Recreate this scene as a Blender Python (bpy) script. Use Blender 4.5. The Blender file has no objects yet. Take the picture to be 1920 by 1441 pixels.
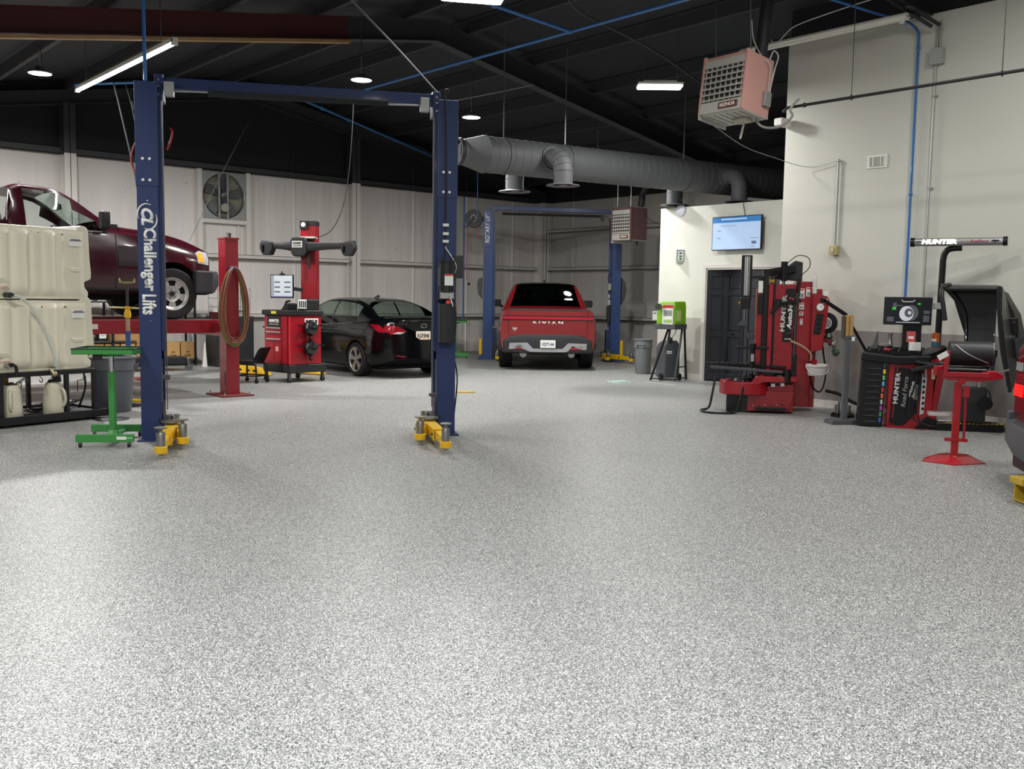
import bpy, bmesh, math, random
from mathutils import Vector, Matrix
from mathutils.bvhtree import BVHTree
random.seed(7)
SC = bpy.context.scene
COL = SC.collection
R_ = math.radians

# ---------------------------------------------------------------- materials
def lin(c):
    if isinstance(c, str):
        c = c.lstrip('#'); c = [int(c[i:i+2], 16)/255 for i in (0, 2, 4)]
    return tuple((x/12.92 if x <= .04045 else ((x+.055)/1.055)**2.4) for x in c)
MATS = {}
def P(name, col, rough=.5, metal=0., coat=0., var=.06, scale=6., bump=0., bscale=60., spec=.5, emit=None, estr=0., alpha=None, trans=0.):
    if name in MATS: return MATS[name]
    m = bpy.data.materials.new(name); m.use_nodes = True
    nt = m.node_tree; b = nt.nodes['Principled BSDF']
    c = lin(col)
    tc = nt.nodes.new('ShaderNodeTexCoord')
    nz = nt.nodes.new('ShaderNodeTexNoise'); nz.inputs['Scale'].default_value = scale; nz.inputs['Detail'].default_value = 5
    nt.links.new(tc.outputs['Object'], nz.inputs['Vector'])
    mx = nt.nodes.new('ShaderNodeMix'); mx.data_type = 'RGBA'
    mx.inputs[6].default_value = tuple(max(0, x*(1-var)) for x in c)+(1,)
    mx.inputs[7].default_value = tuple(min(1, x*(1+var)) for x in c)+(1,)
    nt.links.new(nz.outputs['Fac'], mx.inputs[0])
    nt.links.new(mx.outputs[2], b.inputs['Base Color'])
    b.inputs['Roughness'].default_value = rough; b.inputs['Metallic'].default_value = metal
    b.inputs['Coat Weight'].default_value = coat; b.inputs['Coat Roughness'].default_value = .05
    b.inputs['Specular IOR Level'].default_value = spec
    b.inputs['Transmission Weight'].default_value = trans
    if bump:
        n2 = nt.nodes.new('ShaderNodeTexNoise'); n2.inputs['Scale'].default_value = bscale
        nt.links.new(tc.outputs['Object'], n2.inputs['Vector'])
        bp = nt.nodes.new('ShaderNodeBump'); bp.inputs['Strength'].default_value = bump; bp.inputs['Distance'].default_value = .01
        nt.links.new(n2.outputs['Fac'], bp.inputs['Height']); nt.links.new(bp.outputs['Normal'], b.inputs['Normal'])
    if emit is not None:
        b.inputs['Emission Color'].default_value = lin(emit)+(1,); b.inputs['Emission Strength'].default_value = estr
    MATS[name] = m
    return m
def glassmat(name, tint, clear=.75, rough=.02):
    if name in MATS: return MATS[name]
    m = bpy.data.materials.new(name); m.use_nodes = True; nt = m.node_tree
    for n in list(nt.nodes): nt.nodes.remove(n)
    out = nt.nodes.new('ShaderNodeOutputMaterial'); t = nt.nodes.new('ShaderNodeBsdfTransparent'); g = nt.nodes.new('ShaderNodeBsdfGlossy')
    t.inputs[0].default_value = tuple(clear*x for x in lin(tint))+(1,); g.inputs['Roughness'].default_value = rough
    lw = nt.nodes.new('ShaderNodeLayerWeight'); pw = nt.nodes.new('ShaderNodeMath'); pw.operation = 'POWER'; pw.inputs[1].default_value = 4.
    nt.links.new(lw.outputs['Facing'], pw.inputs[0]); fr = nt.nodes.new('ShaderNodeMath'); fr.operation = 'MULTIPLY_ADD'; fr.inputs[1].default_value = .6; fr.inputs[2].default_value = .05
    nt.links.new(pw.outputs[0], fr.inputs[0])
    mx = nt.nodes.new('ShaderNodeMixShader'); nt.links.new(fr.outputs[0], mx.inputs[0]); nt.links.new(t.outputs[0], mx.inputs[1]); nt.links.new(g.outputs[0], mx.inputs[2])
    nt.links.new(mx.outputs[0], out.inputs[0]); MATS[name] = m
    return m

# ---------------------------------------------------------------- objects and tags
def tag(o, label=None, cat=None, group=None, kind=None):
    if label: o['label'] = label
    if cat: o['category'] = cat
    if group: o['group'] = group
    if kind: o['kind'] = kind
    return o
def thing(name, label, cat, loc=(0, 0, 0), rz=0., group=None, rot=None):
    o = bpy.data.objects.new(name, None); COL.objects.link(o)
    o.empty_display_size = .2
    o.location = loc; o.rotation_euler = rot if rot else (0, 0, R_(rz))
    return tag(o, label, cat, group)
def dup(root, loc=None, rz=None, label=None, parent=None):
    r = root.copy(); COL.objects.link(r)
    if parent: r.parent = parent
    if loc is not None: r.location = loc
    if rz is not None: r.rotation_euler = (0, 0, R_(rz))
    if label: r['label'] = label
    for ch in list(root.children):
        dup(ch, parent=r)
    return r

class MB:
    def __init__(s): s.v = []; s.f = []; s.mi = []; s.m = 0; s.T = Matrix.Identity(4)
    def add(s, vs, fs):
        b = len(s.v); s.v += [tuple(s.T @ Vector(p)) for p in vs]
        s.f += [tuple(b+i for i in f) for f in fs]; s.mi += [s.m]*len(fs); return s
    def box(s, x0, x1, y0, y1, z0, z1):
        if x0 > x1: x0, x1 = x1, x0
        if y0 > y1: y0, y1 = y1, y0
        if z0 > z1: z0, z1 = z1, z0
        vs = [(x0,y0,z0),(x1,y0,z0),(x1,y1,z0),(x0,y1,z0),(x0,y0,z1),(x1,y0,z1),(x1,y1,z1),(x0,y1,z1)]
        return s.add(vs, [(0,3,2,1),(4,5,6,7),(0,1,5,4),(1,2,6,5),(2,3,7,6),(3,0,4,7)])
    def bar(s, p0, p1, w, h, up=(0, 0, 1)):
        p0 = Vector(p0); p1 = Vector(p1); d = (p1-p0); L = d.length; d.normalize(); up = Vector(up)
        sx = d.cross(up)
        if sx.length < 1e-4: sx = d.cross(Vector((1, 0, 0)))
        sx.normalize(); u = sx.cross(d).normalized()
        vs = []
        for p in (p0, p1):
            for a, b in ((-1,-1),(1,-1),(1,1),(-1,1)): vs.append(p+sx*(a*w/2)+u*(b*h/2))
        return s.add(vs, [(0,3,2,1),(4,5,6,7),(0,1,5,4),(1,2,6,5),(2,3,7,6),(3,0,4,7)])
    def cyl(s, p0, p1, r0, r1=None, n=16, caps=True):
        if r1 is None: r1 = r0
        return s.tube([p0, p1], [r0, r1], n, caps=caps)
    def tube(s, path, r, n=8, closed=False, caps=True):
        P_ = [Vector(p) for p in path]; K = len(P_)
        rr = r if isinstance(r, (list, tuple)) else [r]*K
        nrm = None; vs = []
        for i in range(K):
            if closed: t = P_[(i+1) % K]-P_[i-1]
            elif i == 0: t = P_[1]-P_[0]
            elif i == K-1: t = P_[-1]-P_[-2]
            else: t = (P_[i+1]-P_[i]).normalized()+(P_[i]-P_[i-1]).normalized()
            if t.length < 1e-7: t = Vector((0, 0, 1))
            t.normalize()
            if nrm is None:
                a = Vector((0, 0, 1)) if abs(t.z) < .9 else Vector((1, 0, 0)); nrm = t.cross(a).normalized()
            else:
                nrm = (nrm-t*nrm.dot(t)); 
                if nrm.length < 1e-5: nrm = t.orthogonal()
                nrm.normalize()
            bi = t.cross(nrm)
            for k in range(n):
                a = 2*math.pi*k/n; vs.append(P_[i]+(nrm*math.cos(a)+bi*math.sin(a))*rr[i])
        fs = []
        for i in range(K if closed else K-1):
            a = i*n; b = ((i+1) % K)*n
            for k in range(n): fs.append((a+k, a+(k+1) % n, b+(k+1) % n, b+k))
        if caps and not closed: fs += [tuple(reversed(range(n))), tuple(range((K-1)*n, K*n))]
        return s.add(vs, fs)
    def prism(s, poly, pl, a, b):
        def q(u, v, w): return {'xz': (u, w, v), 'xy': (u, v, w), 'yz': (w, u, v)}[pl]
        n = len(poly); vs = [q(u, v, a) for u, v in poly]+[q(u, v, b) for u, v in poly]
        fs = [tuple(reversed(range(n))), tuple(range(n, 2*n))]+[(i, (i+1) % n, n+(i+1) % n, n+i) for i in range(n)]
        return s.add(vs, fs)
    def lathe(s, prof, c=(0, 0, 0), axis='z', n=24, caps=False):
        c = Vector(c); vs = []
        for r, h in prof:
            for k in range(n):
                a = 2*math.pi*k/n; u, v = r*math.cos(a), r*math.sin(a)
                vs.append(c+Vector({'z': (u, v, h), 'x': (h, u, v), 'y': (u, h, v)}[axis]))
        fs = []
        for i in range(len(prof)-1):
            for k in range(n): fs.append((i*n+k, i*n+(k+1) % n, (i+1)*n+(k+1) % n, (i+1)*n+k))
        if caps: fs += [tuple(reversed(range(n))), tuple(range((len(prof)-1)*n, len(prof)*n))]
        return s.add(vs, fs)
    def ball(s, c, rx, ry=None, rz=None, n=12):
        ry = ry or rx; rz = rz or rx; vs = []; fs = []; m = n//2
        for i in range(m+1):
            t = math.pi*i/m
            for k in range(n):
                a = 2*math.pi*k/n; vs.append((c[0]+rx*math.sin(t)*math.cos(a), c[1]+ry*math.sin(t)*math.sin(a), c[2]+rz*math.cos(t)))
        for i in range(m):
            for k in range(n): fs.append((i*n+k, (i+1)*n+k, (i+1)*n+(k+1) % n, i*n+(k+1) % n))
        return s.add(vs, fs)
    def loft(s, rings, closed=True, caps=True):
        n = len(rings[0]); vs = [p for r in rings for p in r]; fs = []
        for i in range(len(rings)-1):
            for k in range(n if closed else n-1):
                fs.append((i*n+k, i*n+(k+1) % n, (i+1)*n+(k+1) % n, (i+1)*n+k))
        if caps and closed: fs += [tuple(reversed(range(n))), tuple(range((len(rings)-1)*n, len(rings)*n))]
        return s.add(vs, fs)
    def build(s, name, mat, parent=None, bevel=0., smooth=True, seg=2, label=None, angle=35, fix=True):
        me = bpy.data.meshes.new(name); me.from_pydata(s.v, [], s.f)
        for m in (mat if isinstance(mat, (list, tuple)) else [mat]): me.materials.append(m)
        me.polygons.foreach_set('material_index', s.mi)
        if fix:
            bm = bmesh.new(); bm.from_mesh(me); bmesh.ops.remove_doubles(bm, verts=bm.verts, dist=1e-5)
            bmesh.ops.recalc_face_normals(bm, faces=bm.faces); bm.to_mesh(me); bm.free()
        me.update()
        return obj_from(me, name, parent, bevel, smooth, seg, label, angle)
def obj_from(me, name, parent=None, bevel=0., smooth=True, seg=2, label=None, angle=35):
    if smooth:
        me.polygons.foreach_set('use_smooth', [True]*len(me.polygons)); me.set_sharp_from_angle(angle=R_(angle))
    o = bpy.data.objects.new(name, me); COL.objects.link(o)
    if parent: o.parent = parent
    if bevel:
        b = o.modifiers.new('bevel', 'BEVEL'); b.width = bevel; b.segments = seg; b.limit_method = 'ANGLE'; b.angle_limit = R_(40); b.harden_normals = True
    if label: o['label'] = label
    return o
def rrect(x0, x1, y0, y1, r, n=4):
    pts = []
    for cx, cy, a0 in ((x1-r, y1-r, 0), (x0+r, y1-r, 90), (x0+r, y0+r, 180), (x1-r, y0+r, 270)):
        for i in range(n+1):
            a = R_(a0+90*i/n); pts.append((cx+r*math.cos(a), cy+r*math.sin(a)))
    return pts
def catmull(pts, k=8, closed=False):
    P_ = [Vector(p) for p in pts]; n = len(P_); out = []
    rng = range(n) if closed else range(n-1)
    for i in rng:
        a = P_[(i-1) % n] if (closed or i > 0) else P_[0]; b = P_[i]; c = P_[(i+1) % n]
        d = P_[(i+2) % n] if (closed or i+2 < n) else P_[-1]
        for j in range(k):
            t = j/k; out.append(.5*((2*b)+(c-a)*t+(2*a-5*b+4*c-d)*t*t+(3*b-a-3*c+d)*t**3))
    if not closed: out.append(P_[-1])
    return out
def text(body, name, mat, parent, org, xd, yd, h, w=None, bold=0., shear=0., thick=.002, gap=1., label=None):
    """lettering centred on org, reading along xd with the letter tops towards yd"""
    cu = bpy.data.curves.new('t', 'FONT'); cu.body = body; cu.align_x = 'CENTER'; cu.shear = shear; cu.space_character = gap
    cu.offset = bold; cu.resolution_u = 3
    o = bpy.data.objects.new('t', cu); COL.objects.link(o)
    dg = bpy.context.evaluated_depsgraph_get(); dg.update()
    me = bpy.data.meshes.new_from_object(o.evaluated_get(dg)); bpy.data.objects.remove(o); bpy.data.curves.remove(cu)
    xs = [v.co.x for v in me.vertices]; ys = [v.co.y for v in me.vertices]
    x0, x1, y0, y1 = min(xs), max(xs), min(ys), max(ys)
    sy = h/(y1-y0); sx = w/(x1-x0) if w else sy
    X = Vector(xd).normalized(); Y = Vector(yd).normalized(); N = X.cross(Y); O = Vector(org)
    bm = bmesh.new(); bm.from_mesh(me)
    for v in bm.verts:
        v.co = O+X*((v.co.x-(x0+x1)/2)*sx)+Y*((v.co.y-(y0+y1)/2)*sy)+N*thick
    r = bmesh.ops.extrude_face_region(bm, geom=list(bm.faces))
    for g in r['geom']:
        if isinstance(g, bmesh.types.BMVert): g.co -= N*thick*1.6
    bmesh.ops.recalc_face_normals(bm, faces=bm.faces); bm.to_mesh(me); bm.free()
    me.materials.clear(); me.materials.append(mat)
    me.name = name
    return obj_from(me, name, parent, smooth=False, label=label)
def boolean(o, cutters):
    """cuts the given temporary shapes out of o for good and removes them"""
    for c in cutters:
        md = o.modifiers.new('b', 'BOOLEAN'); md.operation = 'DIFFERENCE'; md.object = c; md.solver = 'EXACT'; md.material_mode = 'TRANSFER' 
    dg = bpy.context.evaluated_depsgraph_get(); dg.update()
    me = bpy.data.meshes.new_from_object(o.evaluated_get(dg), depsgraph=dg)
    o.modifiers.clear(); old = o.data; o.data = me; bpy.data.meshes.remove(old)
    for c in cutters: bpy.data.objects.remove(c)
    return me
def patch(bvh, poly, axis, start, name, mat, parent, off=.004, cell=.05, label=None, sides=.03):
    """a plate hugging a body: a 2D outline (other two axes in xyz order) projected along axis ('+y' = rays go to +y)"""
    ax = 'xyz'.index(axis[1]); sg = 1 if axis[0] == '+' else -1; o2 = [i for i in range(3) if i != ax]
    bm = bmesh.new(); vs = []
    for u, v in poly:
        c = [0, 0, 0]; c[o2[0]] = u; c[o2[1]] = v; vs.append(bm.verts.new(c))
    bm.faces.new(vs); bmesh.ops.triangulate(bm, faces=bm.faces)
    for _ in range(7):
        es = [e for e in bm.edges if e.calc_length() > cell]
        if not es: break
        bmesh.ops.subdivide_edges(bm, edges=es, cuts=1); bmesh.ops.triangulate(bm, faces=bm.faces)
    D = Vector([0, 0, 0]); D[ax] = sg; last = start; pend = []
    hits = []
    for v in bm.verts:
        p = Vector(v.co); p[ax] = start
        h = bvh.ray_cast(p, D)
        if h[0] is not None: v.co[ax] = h[0][ax]; hits.append(v)
        else: pend.append(v)
    for v in pend:
        if hits:
            q = min(hits, key=lambda a: (a.co[o2[0]]-v.co[o2[0]])**2+(a.co[o2[1]]-v.co[o2[1]])**2); v.co[ax] = q.co[ax]
    for v in bm.verts: v.co[ax] -= sg*off
    r = bmesh.ops.extrude_face_region(bm, geom=list(bm.faces))
    for g in r['geom']:
        if isinstance(g, bmesh.types.BMVert): g.co[ax] += sg*(off+sides)
    bmesh.ops.recalc_face_normals(bm, faces=bm.faces)
    me = bpy.data.meshes.new(name); bm.to_mesh(me); bm.free(); me.materials.append(mat)
    return obj_from(me, name, parent, label=label)

# ---------------------------------------------------------------- shared materials
black = P('black plastic', '#101114', .45)
rubber = P('tyre rubber', '#131315', .75, bump=.3, bscale=120)
chrome = P('chrome', '#d8d8d8', .15, 1.)
steel = P('steel', '#9a9a98', .35, 1.)
galv = P('galvanised', '#a7aaa8', .45, .7, scale=20, var=.15)
white = P('white paint', '#e4e3da', .5)
wlabel = P('white label', '#e8e8e4', .6)
yellow = P('yellow paint', '#e0b005', .4, coat=.2)
lred = P('lift red paint', '#86101f', .38, coat=.3)
mred = P('machine red paint', '#94081a', .32, coat=.25)
blueL = P('lift blue paint', '#12295a', .45, coat=.05, bump=.08, bscale=90)
dkgrey = P('dark grey plastic', '#3a3c3f', .55)
# ================================================================ camera
CH = 1.48
az, th, roll = R_(48.79333), R_(5.21158), math.atan(.015)
Fv = Vector((-math.sin(az)*math.cos(th), math.cos(az)*math.cos(th), -math.sin(th)))
R0 = Vector((math.cos(az), math.sin(az), 0)); U0 = R0.cross(Fv)
Rv = R0*math.cos(roll)+U0*math.sin(roll); Uv = -R0*math.sin(roll)+U0*math.cos(roll)
cam = bpy.data.cameras.new('camera'); co = bpy.data.objects.new('camera', cam); COL.objects.link(co)
cam.sensor_fit = 'HORIZONTAL'; cam.sensor_width = 36; cam.lens = 36*1777/1920; cam.clip_start = .05; cam.clip_end = 200
M = Matrix((Rv, Uv, -Fv)).transposed().to_4x4(); M.translation = Vector((0, 0, CH)); co.matrix_world = M
SC.camera = co
SC.view_settings.view_transform = 'Standard'; SC.view_settings.look = 'None'; SC.view_settings.gamma = 1
SC.view_settings.use_curve_mapping = False
SC.view_settings.exposure = 0.0

# ================================================================ setting
XL, YB, YO, YR, XO, XR = -19.7, 18.3, 14.3, 12.15, -12.05, -7.95
XE, YN = 5.0, -7.0          # east wall, near wall (behind the camera)
def struct(o): o['kind'] = 'structure'; return o

# floor: epoxy with chip flakes
fm = bpy.data.materials.new('flake epoxy floor'); fm.use_nodes = True; nt = fm.node_tree; b = nt.nodes['Principled BSDF']
tc = nt.nodes.new('ShaderNodeTexCoord')
def node(t, **k):
    n = nt.nodes.new(t)
    for a, v in k.items(): n.inputs[a.replace('_', ' ')].default_value = v
    return n
vo = node('ShaderNodeTexVoronoi', Scale=235.); nt.links.new(tc.outputs['Object'], vo.inputs['Vector'])
sp = nt.nodes.new('ShaderNodeSeparateColor'); nt.links.new(vo.outputs['Color'], sp.inputs[0])
cr = nt.nodes.new('ShaderNodeValToRGB'); nt.links.new(sp.outputs[0], cr.inputs[0]); cr.color_ramp.interpolation = 'CONSTANT'
els = [(0, '#303338'), (.13, '#595b5c'), (.28, '#7e7f7d'), (.52, '#969693'), (.76, '#b5b5b1'), (.90, '#e4e5e2')]
while len(cr.color_ramp.elements) < len(els): cr.color_ramp.elements.new(.5)
for e, (p, c) in zip(cr.color_ramp.elements, els): e.position = p; e.color = lin(c)+(1,)
n1 = node('ShaderNodeTexNoise', Scale=.5, Detail=3.); nt.links.new(tc.outputs['Object'], n1.inputs['Vector'])
mr = nt.nodes.new('ShaderNodeMapRange'); mr.inputs[3].default_value = .93; mr.inputs[4].default_value = 1.05; nt.links.new(n1.outputs[0], mr.inputs[0])
mu = nt.nodes.new('ShaderNodeVectorMath'); mu.operation = 'SCALE'; nt.links.new(cr.outputs[0], mu.inputs[0]); nt.links.new(mr.outputs[0], mu.inputs['Scale'])
nt.links.new(mu.outputs[0], b.inputs['Base Color']); b.inputs['Roughness'].default_value = .42
bp = node('ShaderNodeBump', Strength=.25, Distance=.002); nt.links.new(sp.outputs[1], bp.inputs['Height']); nt.links.new(bp.outputs[0], b.inputs['Normal'])
b.inputs['Specular IOR Level'].default_value = .35
struct(MB().box(XL-.3, XE+.3, YN-.3, YB+.3, -.2, 0).build('floor', fm, smooth=False))

# insulated panel walls (vinyl-faced, vertical seams)
def liner(name, c, seam_axis, top=None):
    m = bpy.data.materials.new(name); m.use_nodes = True; t = m.node_tree; bb = t.nodes['Principled BSDF']
    tcn = t.nodes.new('ShaderNodeTexCoord'); mp = t.nodes.new('ShaderNodeMapping'); mp.inputs['Scale'].default_value = (1.2, 1.2, .12)
    t.links.new(tcn.outputs['Object'], mp.inputs[0])
    a = t.nodes.new('ShaderNodeTexNoise'); a.inputs['Scale'].default_value = 3.; a.inputs['Detail'].default_value = 4; t.links.new(mp.outputs[0], a.inputs[0])
    mx = t.nodes.new('ShaderNodeMix'); mx.data_type = 'RGBA'; q = lin(c)
    mx.inputs[6].default_value = tuple(x*.9 for x in q)+(1,); mx.inputs[7].default_value = tuple(min(1, x*1.06) for x in q)+(1,)
    t.links.new(a.outputs[0], mx.inputs[0])
    # scuffs and holes
    s2 = t.nodes.new('ShaderNodeTexNoise'); s2.inputs['Scale'].default_value = 7.; s2.inputs['Detail'].default_value = 8; t.links.new(tcn.outputs['Object'], s2.inputs[0])
    r2 = t.nodes.new('ShaderNodeValToRGB'); r2.color_ramp.elements[0].position = .70; r2.color_ramp.elements[1].position = .73; t.links.new(s2.outputs[0], r2.inputs[0])
    m2 = t.nodes.new('ShaderNodeMix'); m2.data_type = 'RGBA'; m2.inputs[7].default_value = tuple(x*.55 for x in q)+(1,)
    t.links.new(r2.outputs[0], m2.inputs[0]); t.links.new(mx.outputs[2], m2.inputs[6])
    t.links.new(m2.outputs[2], bb.inputs['Base Color']); bb.inputs['Roughness'].default_value = .45
    bpn = t.nodes.new('ShaderNodeBump'); bpn.inputs['Strength'].default_value = .5; bpn.inputs['Distance'].default_value = .06; t.links.new(a.outputs[0], bpn.inputs['Height']); t.links.new(bpn.outputs[0], bb.inputs['Normal'])
    return m
mliner = liner('white vinyl liner', '#dad6d1', 'y')
mlinerb = liner('grey vinyl liner', '#b8b5b0', 'x')
mblack = P('black wall paint', '#1a1c23', .7, bump=.1, bscale=8)
mroof = P('black roof paint', '#272a2f', .75)
mpurl = P('black purlin paint', '#37383b', .6)
def panel_wall(name, mat, axis, at, a0, a1, z0, z1, seams, depth=-.15, sgn=1):
    m = MB()
    if axis == 'x': m.box(at, at+depth, a0, a1, z0, z1)
    else: m.box(a0, a1, at, at+depth, z0, z1)
    for sy in seams:
        if axis == 'x': m.prism([(at, sy-.04), (at+.018, sy-.012), (at+.018, sy+.012), (at, sy+.04)], 'xy', z0, z1)
        else: m.prism([(sy-.04, at), (sy-.012, at-.018), (sy+.012, at-.018), (sy+.04, at)], 'xy', z0, z1)
    return struct(m.build(name, mat, smooth=False))
ZP = 4.1
seamsL = [y for y in (2.2, 3.9, 7.3, 10.6, 13.9, 15.6, 17.2)]
panel_wall('wall_left', mliner, 'x', XL, YN, YB, 0, ZP, seamsL)
panel_wall('wall_left_upper', mblack, 'x', XL, YN, YB, ZP, 6.4, seamsL)
seamsB = [-18.5, -17.0, -15.2, -13.6, -11]
panel_wall('wall_back', mlinerb, 'y', YB, XL, XE, 0, ZP, seamsB, depth=.15)
panel_wall('wall_back_upper', mblack, 'y', YB, XL, XE, ZP, 4.9, seamsB, depth=.15)
mnear = P('plain wall paint', '#b9b8b2', .6)
struct(MB().box(XE, XE+.15, YN, YR, 0, 6.3).build('wall_right_end', mnear, smooth=False))
struct(MB().box(XL, XE, YN-.15, YN, 0, 6.3).build('wall_near', mnear, smooth=False))

# two-tone painted drywall
def twotone(name, up, lo, z):
    m = P(name, up, .5, var=.03, scale=.9, bump=.12, bscale=30); t = m.node_tree; bb = t.nodes['Principled BSDF']
    src = bb.inputs['Base Color'].links[0].from_socket
    tcn = t.nodes.new('ShaderNodeTexCoord'); sx = t.nodes.new('ShaderNodeSeparateXYZ'); t.links.new(tcn.outputs['Object'], sx.inputs[0])
    lt = t.nodes.new('ShaderNodeMath'); lt.operation = 'LESS_THAN'; lt.inputs[1].default_value = z; t.links.new(sx.outputs[2], lt.inputs[0])
    mx = t.nodes.new('ShaderNodeMix'); mx.data_type = 'RGBA'; mx.inputs[7].default_value = lin(lo)+(1,)
    t.links.new(lt.outputs[0], mx.inputs[0]); t.links.new(src, mx.inputs[6]); t.links.new(mx.outputs[2], bb.inputs['Base Color'])
    return m
mright = twotone('two tone wall paint', '#cacac0', '#8c8884', 1.1)
moff = twotone('two tone office paint', '#d9dacf', '#b3b1a8', 1.16)
struct(MB().box(XR, XE, YR, YR+.25, 0, 5.15).build('wall_right', mright, smooth=False))
struct(MB().box(XR, XE, YR+.05, YR+.25, 5.15, 5.8).build('wall_right_upper', mblack, smooth=False))
DX0, DX1, DH = -10.92, -9.14, 2.08
m = MB().box(XO, DX0, YO, YO+.14, 0, 3.23).box(DX1, -7.9, YO, YO+.14, 0, 3.23).box(DX0, DX1, YO, YO+.14, DH, 3.23)
struct(m.build('wall_office', moff, smooth=False))
struct(MB().box(XO, XO+.14, YO+.14, YB, 0, 3.23).build('wall_office_side', moff, smooth=False))
struct(MB().box(XO+.14, XR, YO+.14, YB, 3.1, 3.2).build('ceiling_office', P('office deck', '#5c5a55', .8), smooth=False))
struct(MB().box(DX0-.3, DX1+.3, YO+1.0, YO+1.1, 0, 3).build('wall_closet', mblack, smooth=False))

# roof: two slopes, ridge along x at YRG
YRG, SL, ZRG = 9.37, .172, 6.12
def zr(y): return ZRG-SL*abs(y-YRG)
m = MB()
m.prism([(YN-.3, zr(YN-.3)), (YRG, ZRG), (YB+.3, zr(YB+.3)), (YB+.3, zr(YB+.3)+.1), (YRG, ZRG+.1), (YN-.3, zr(YN-.3)+.1)], 'yz', XL-.3, XE+.3)
struct(m.build('ceiling', mroof, smooth=False))
k = 1
ys = [-5, -3.4, -1.8, -.3, 1.2, 2.7, 4.2, 5.7, 7.2, 8.75, 10.0, 11.5, 13, 14.5, 16, 17.5]
for y in ys:
    z = zr(y); m = MB(); m.box(XL, XE, y-.008, y+.008, z-.2, z); m.box(XL, XE, y, y+.07, z-.2, z-.19); m.box(XL, XE, y-.07, y, z-.01, z)
    struct(m.build('trim_%d' % k, mpurl, smooth=False)); k += 1
# rigid frames (rafters): I-sections following the roof, one in the open bay has a maroon part
mmaroon = P('maroon primer', '#4e1d22', .6, var=.15, scale=2)
def rafter(X, y0, y1, d0, d1, mats, split=None):
    """d0,d1 depth at ends"""
    global k
    segs = [(y0, y1, mats[0])] if split is None else [(y0, split, mats[0]), (split, y1, mats[1])]
    for a, c, mt in segs:
        m = MB()
        def dep(y): return d0+(d1-d0)*(y-y0)/(y1-y0)
        top = lambda y: zr(y)-.2
        m.prism([(a, top(a)), (c, top(c)), (c, top(c)-dep(c)), (a, top(a)-dep(a))], 'yz', X-.006, X+.006)
        for off in (0, 1):
            f = lambda y: top(y)-off*dep(y)
            m.prism([(a, f(a)), (c, f(c)), (c, f(c)+.014*(1 if off else -1)), (a, f(a)+.014*(1 if off else -1))], 'yz', X-.1, X+.1)
        struct(m.build('trim_%d' % k, mt, smooth=False)); k += 1
XF = -12.74
rafter(XF, YN, YRG, .30, .34, [mmaroon, mpurl], split=7.75)
rafter(XF, YRG, YB, .34, .38, [mpurl])
rafter(XL+.15, YN, YRG, .25, .27, [mpurl]); rafter(XL+.15, YRG, YB, .27, .25, [mpurl])

# pale timber strip under the maroon rafter
m = MB(); m.prism([(YN, zr(YN)-.53), (7.75, zr(7.75)-.545), (7.75, zr(7.75)-.59), (YN, zr(YN)-.57)], 'yz', XF+.02, XF+.12)
struct(m.build('trim_%d' % k, P('raw timber', '#a5835a', .7, var=.3, scale=4), smooth=False)); k += 1

# columns
mcolw = P('white column paint', '#d6d2cc', .5, var=.05)
def column(X, y, z1, flange=.22, depth=.28, mlow=mcolw, zs=ZP, face='x'):
    global k
    for z0, zz, mt in ((0, zs, mlow), (zs, z1, mpurl)):
        if zz <= z0: continue
        m = MB()
        if face == 'x':
            m.box(X, X+.012, y-flange/2, y+flange/2, z0, zz); m.box(X+depth-.012, X+depth, y-flange/2, y+flange/2, z0, zz); m.box(X, X+depth, y-.006, y+.006, z0, zz)
        else:
            m.box(y-flange/2, y+flange/2, X-.012, X, z0, zz); m.box(y-flange/2, y+flange/2, X-depth, X-depth+.012, z0, zz); m.box(y-.006, y+.006, X-depth, X, z0, zz)
        struct(m.build('trim_%d' % k, mt, smooth=False)); k += 1
for y in (-.6, 5.72, 12.05): column(XL+.02, y, zr(y)-.45)
column(XL+.02, YB-.25, zr(YB)-.3, .2, .3)
column(YB-.02, XL+.32, zr(YB)-.3, .12, .1, face='y')
# girts
mgirt = P('white girt paint', '#cfccc6', .5)
mgirtb = P('grey girt paint', '#b0aeaa', .5)
def girt_l(z, y0, y1, mt, h=.09, d=.16):
    global k
    m = MB(); m.box(XL, XL+d, y0, y1, z-h, z-h+.012); m.box(XL+d-.012, XL+d, y0, y1, z-h, z); m.box(XL, XL+d, y0, y1, z-.01, z)
    struct(m.build('trim_%d' % k, mt, smooth=False)); k += 1
def girt_b(z, x0, x1, mt, h=.09, d=.16):
    global k
    m = MB(); m.box(x0, x1, YB-d, YB, z-h, z-h+.012); m.box(x0, x1, YB-d, YB-d+.012, z-h, z); m.box(x0, x1, YB-d, YB, z-.01, z)
    struct(m.build('trim_%d' % k, mt, smooth=False)); k += 1
cols = [-.6, 5.72, 12.05, YB-.25]
segs = [(YN, -.7), (-.5, 5.61), (5.83, 11.94), (12.16, YB-.36)]
for a, c in segs:
    girt_l(1.05, a, c, mgirt); girt_l(2.33, a, c, mgirt)
    girt_l(ZP+.12, a, c, mpurl, h=.13)
girt_b(1.04, XL+.4, XO, mgirtb); girt_b(2.33, XL+.4, XO, mgirtb); girt_b(3.36, XL+.25, XO, mgirtb)
# fan opening posts and rails
for y in (8.33, 9.42):
    struct(MB().box(XL, XL+.14, y-.05, y+.05, 2.33, ZP).build('trim_%d' % k, mcolw, smooth=False)); k += 1
struct(MB().box(XL, XL+.14, 8.38, 9.37, 2.98, 3.06).build('trim_%d' % k, mcolw, smooth=False)); k += 1
struct(MB().box(XL+.01, XL+.05, 9.2, 9.24, 2.33, 2.98).build('trim_%d' % k, mcolw, smooth=False)); k += 1
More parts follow.
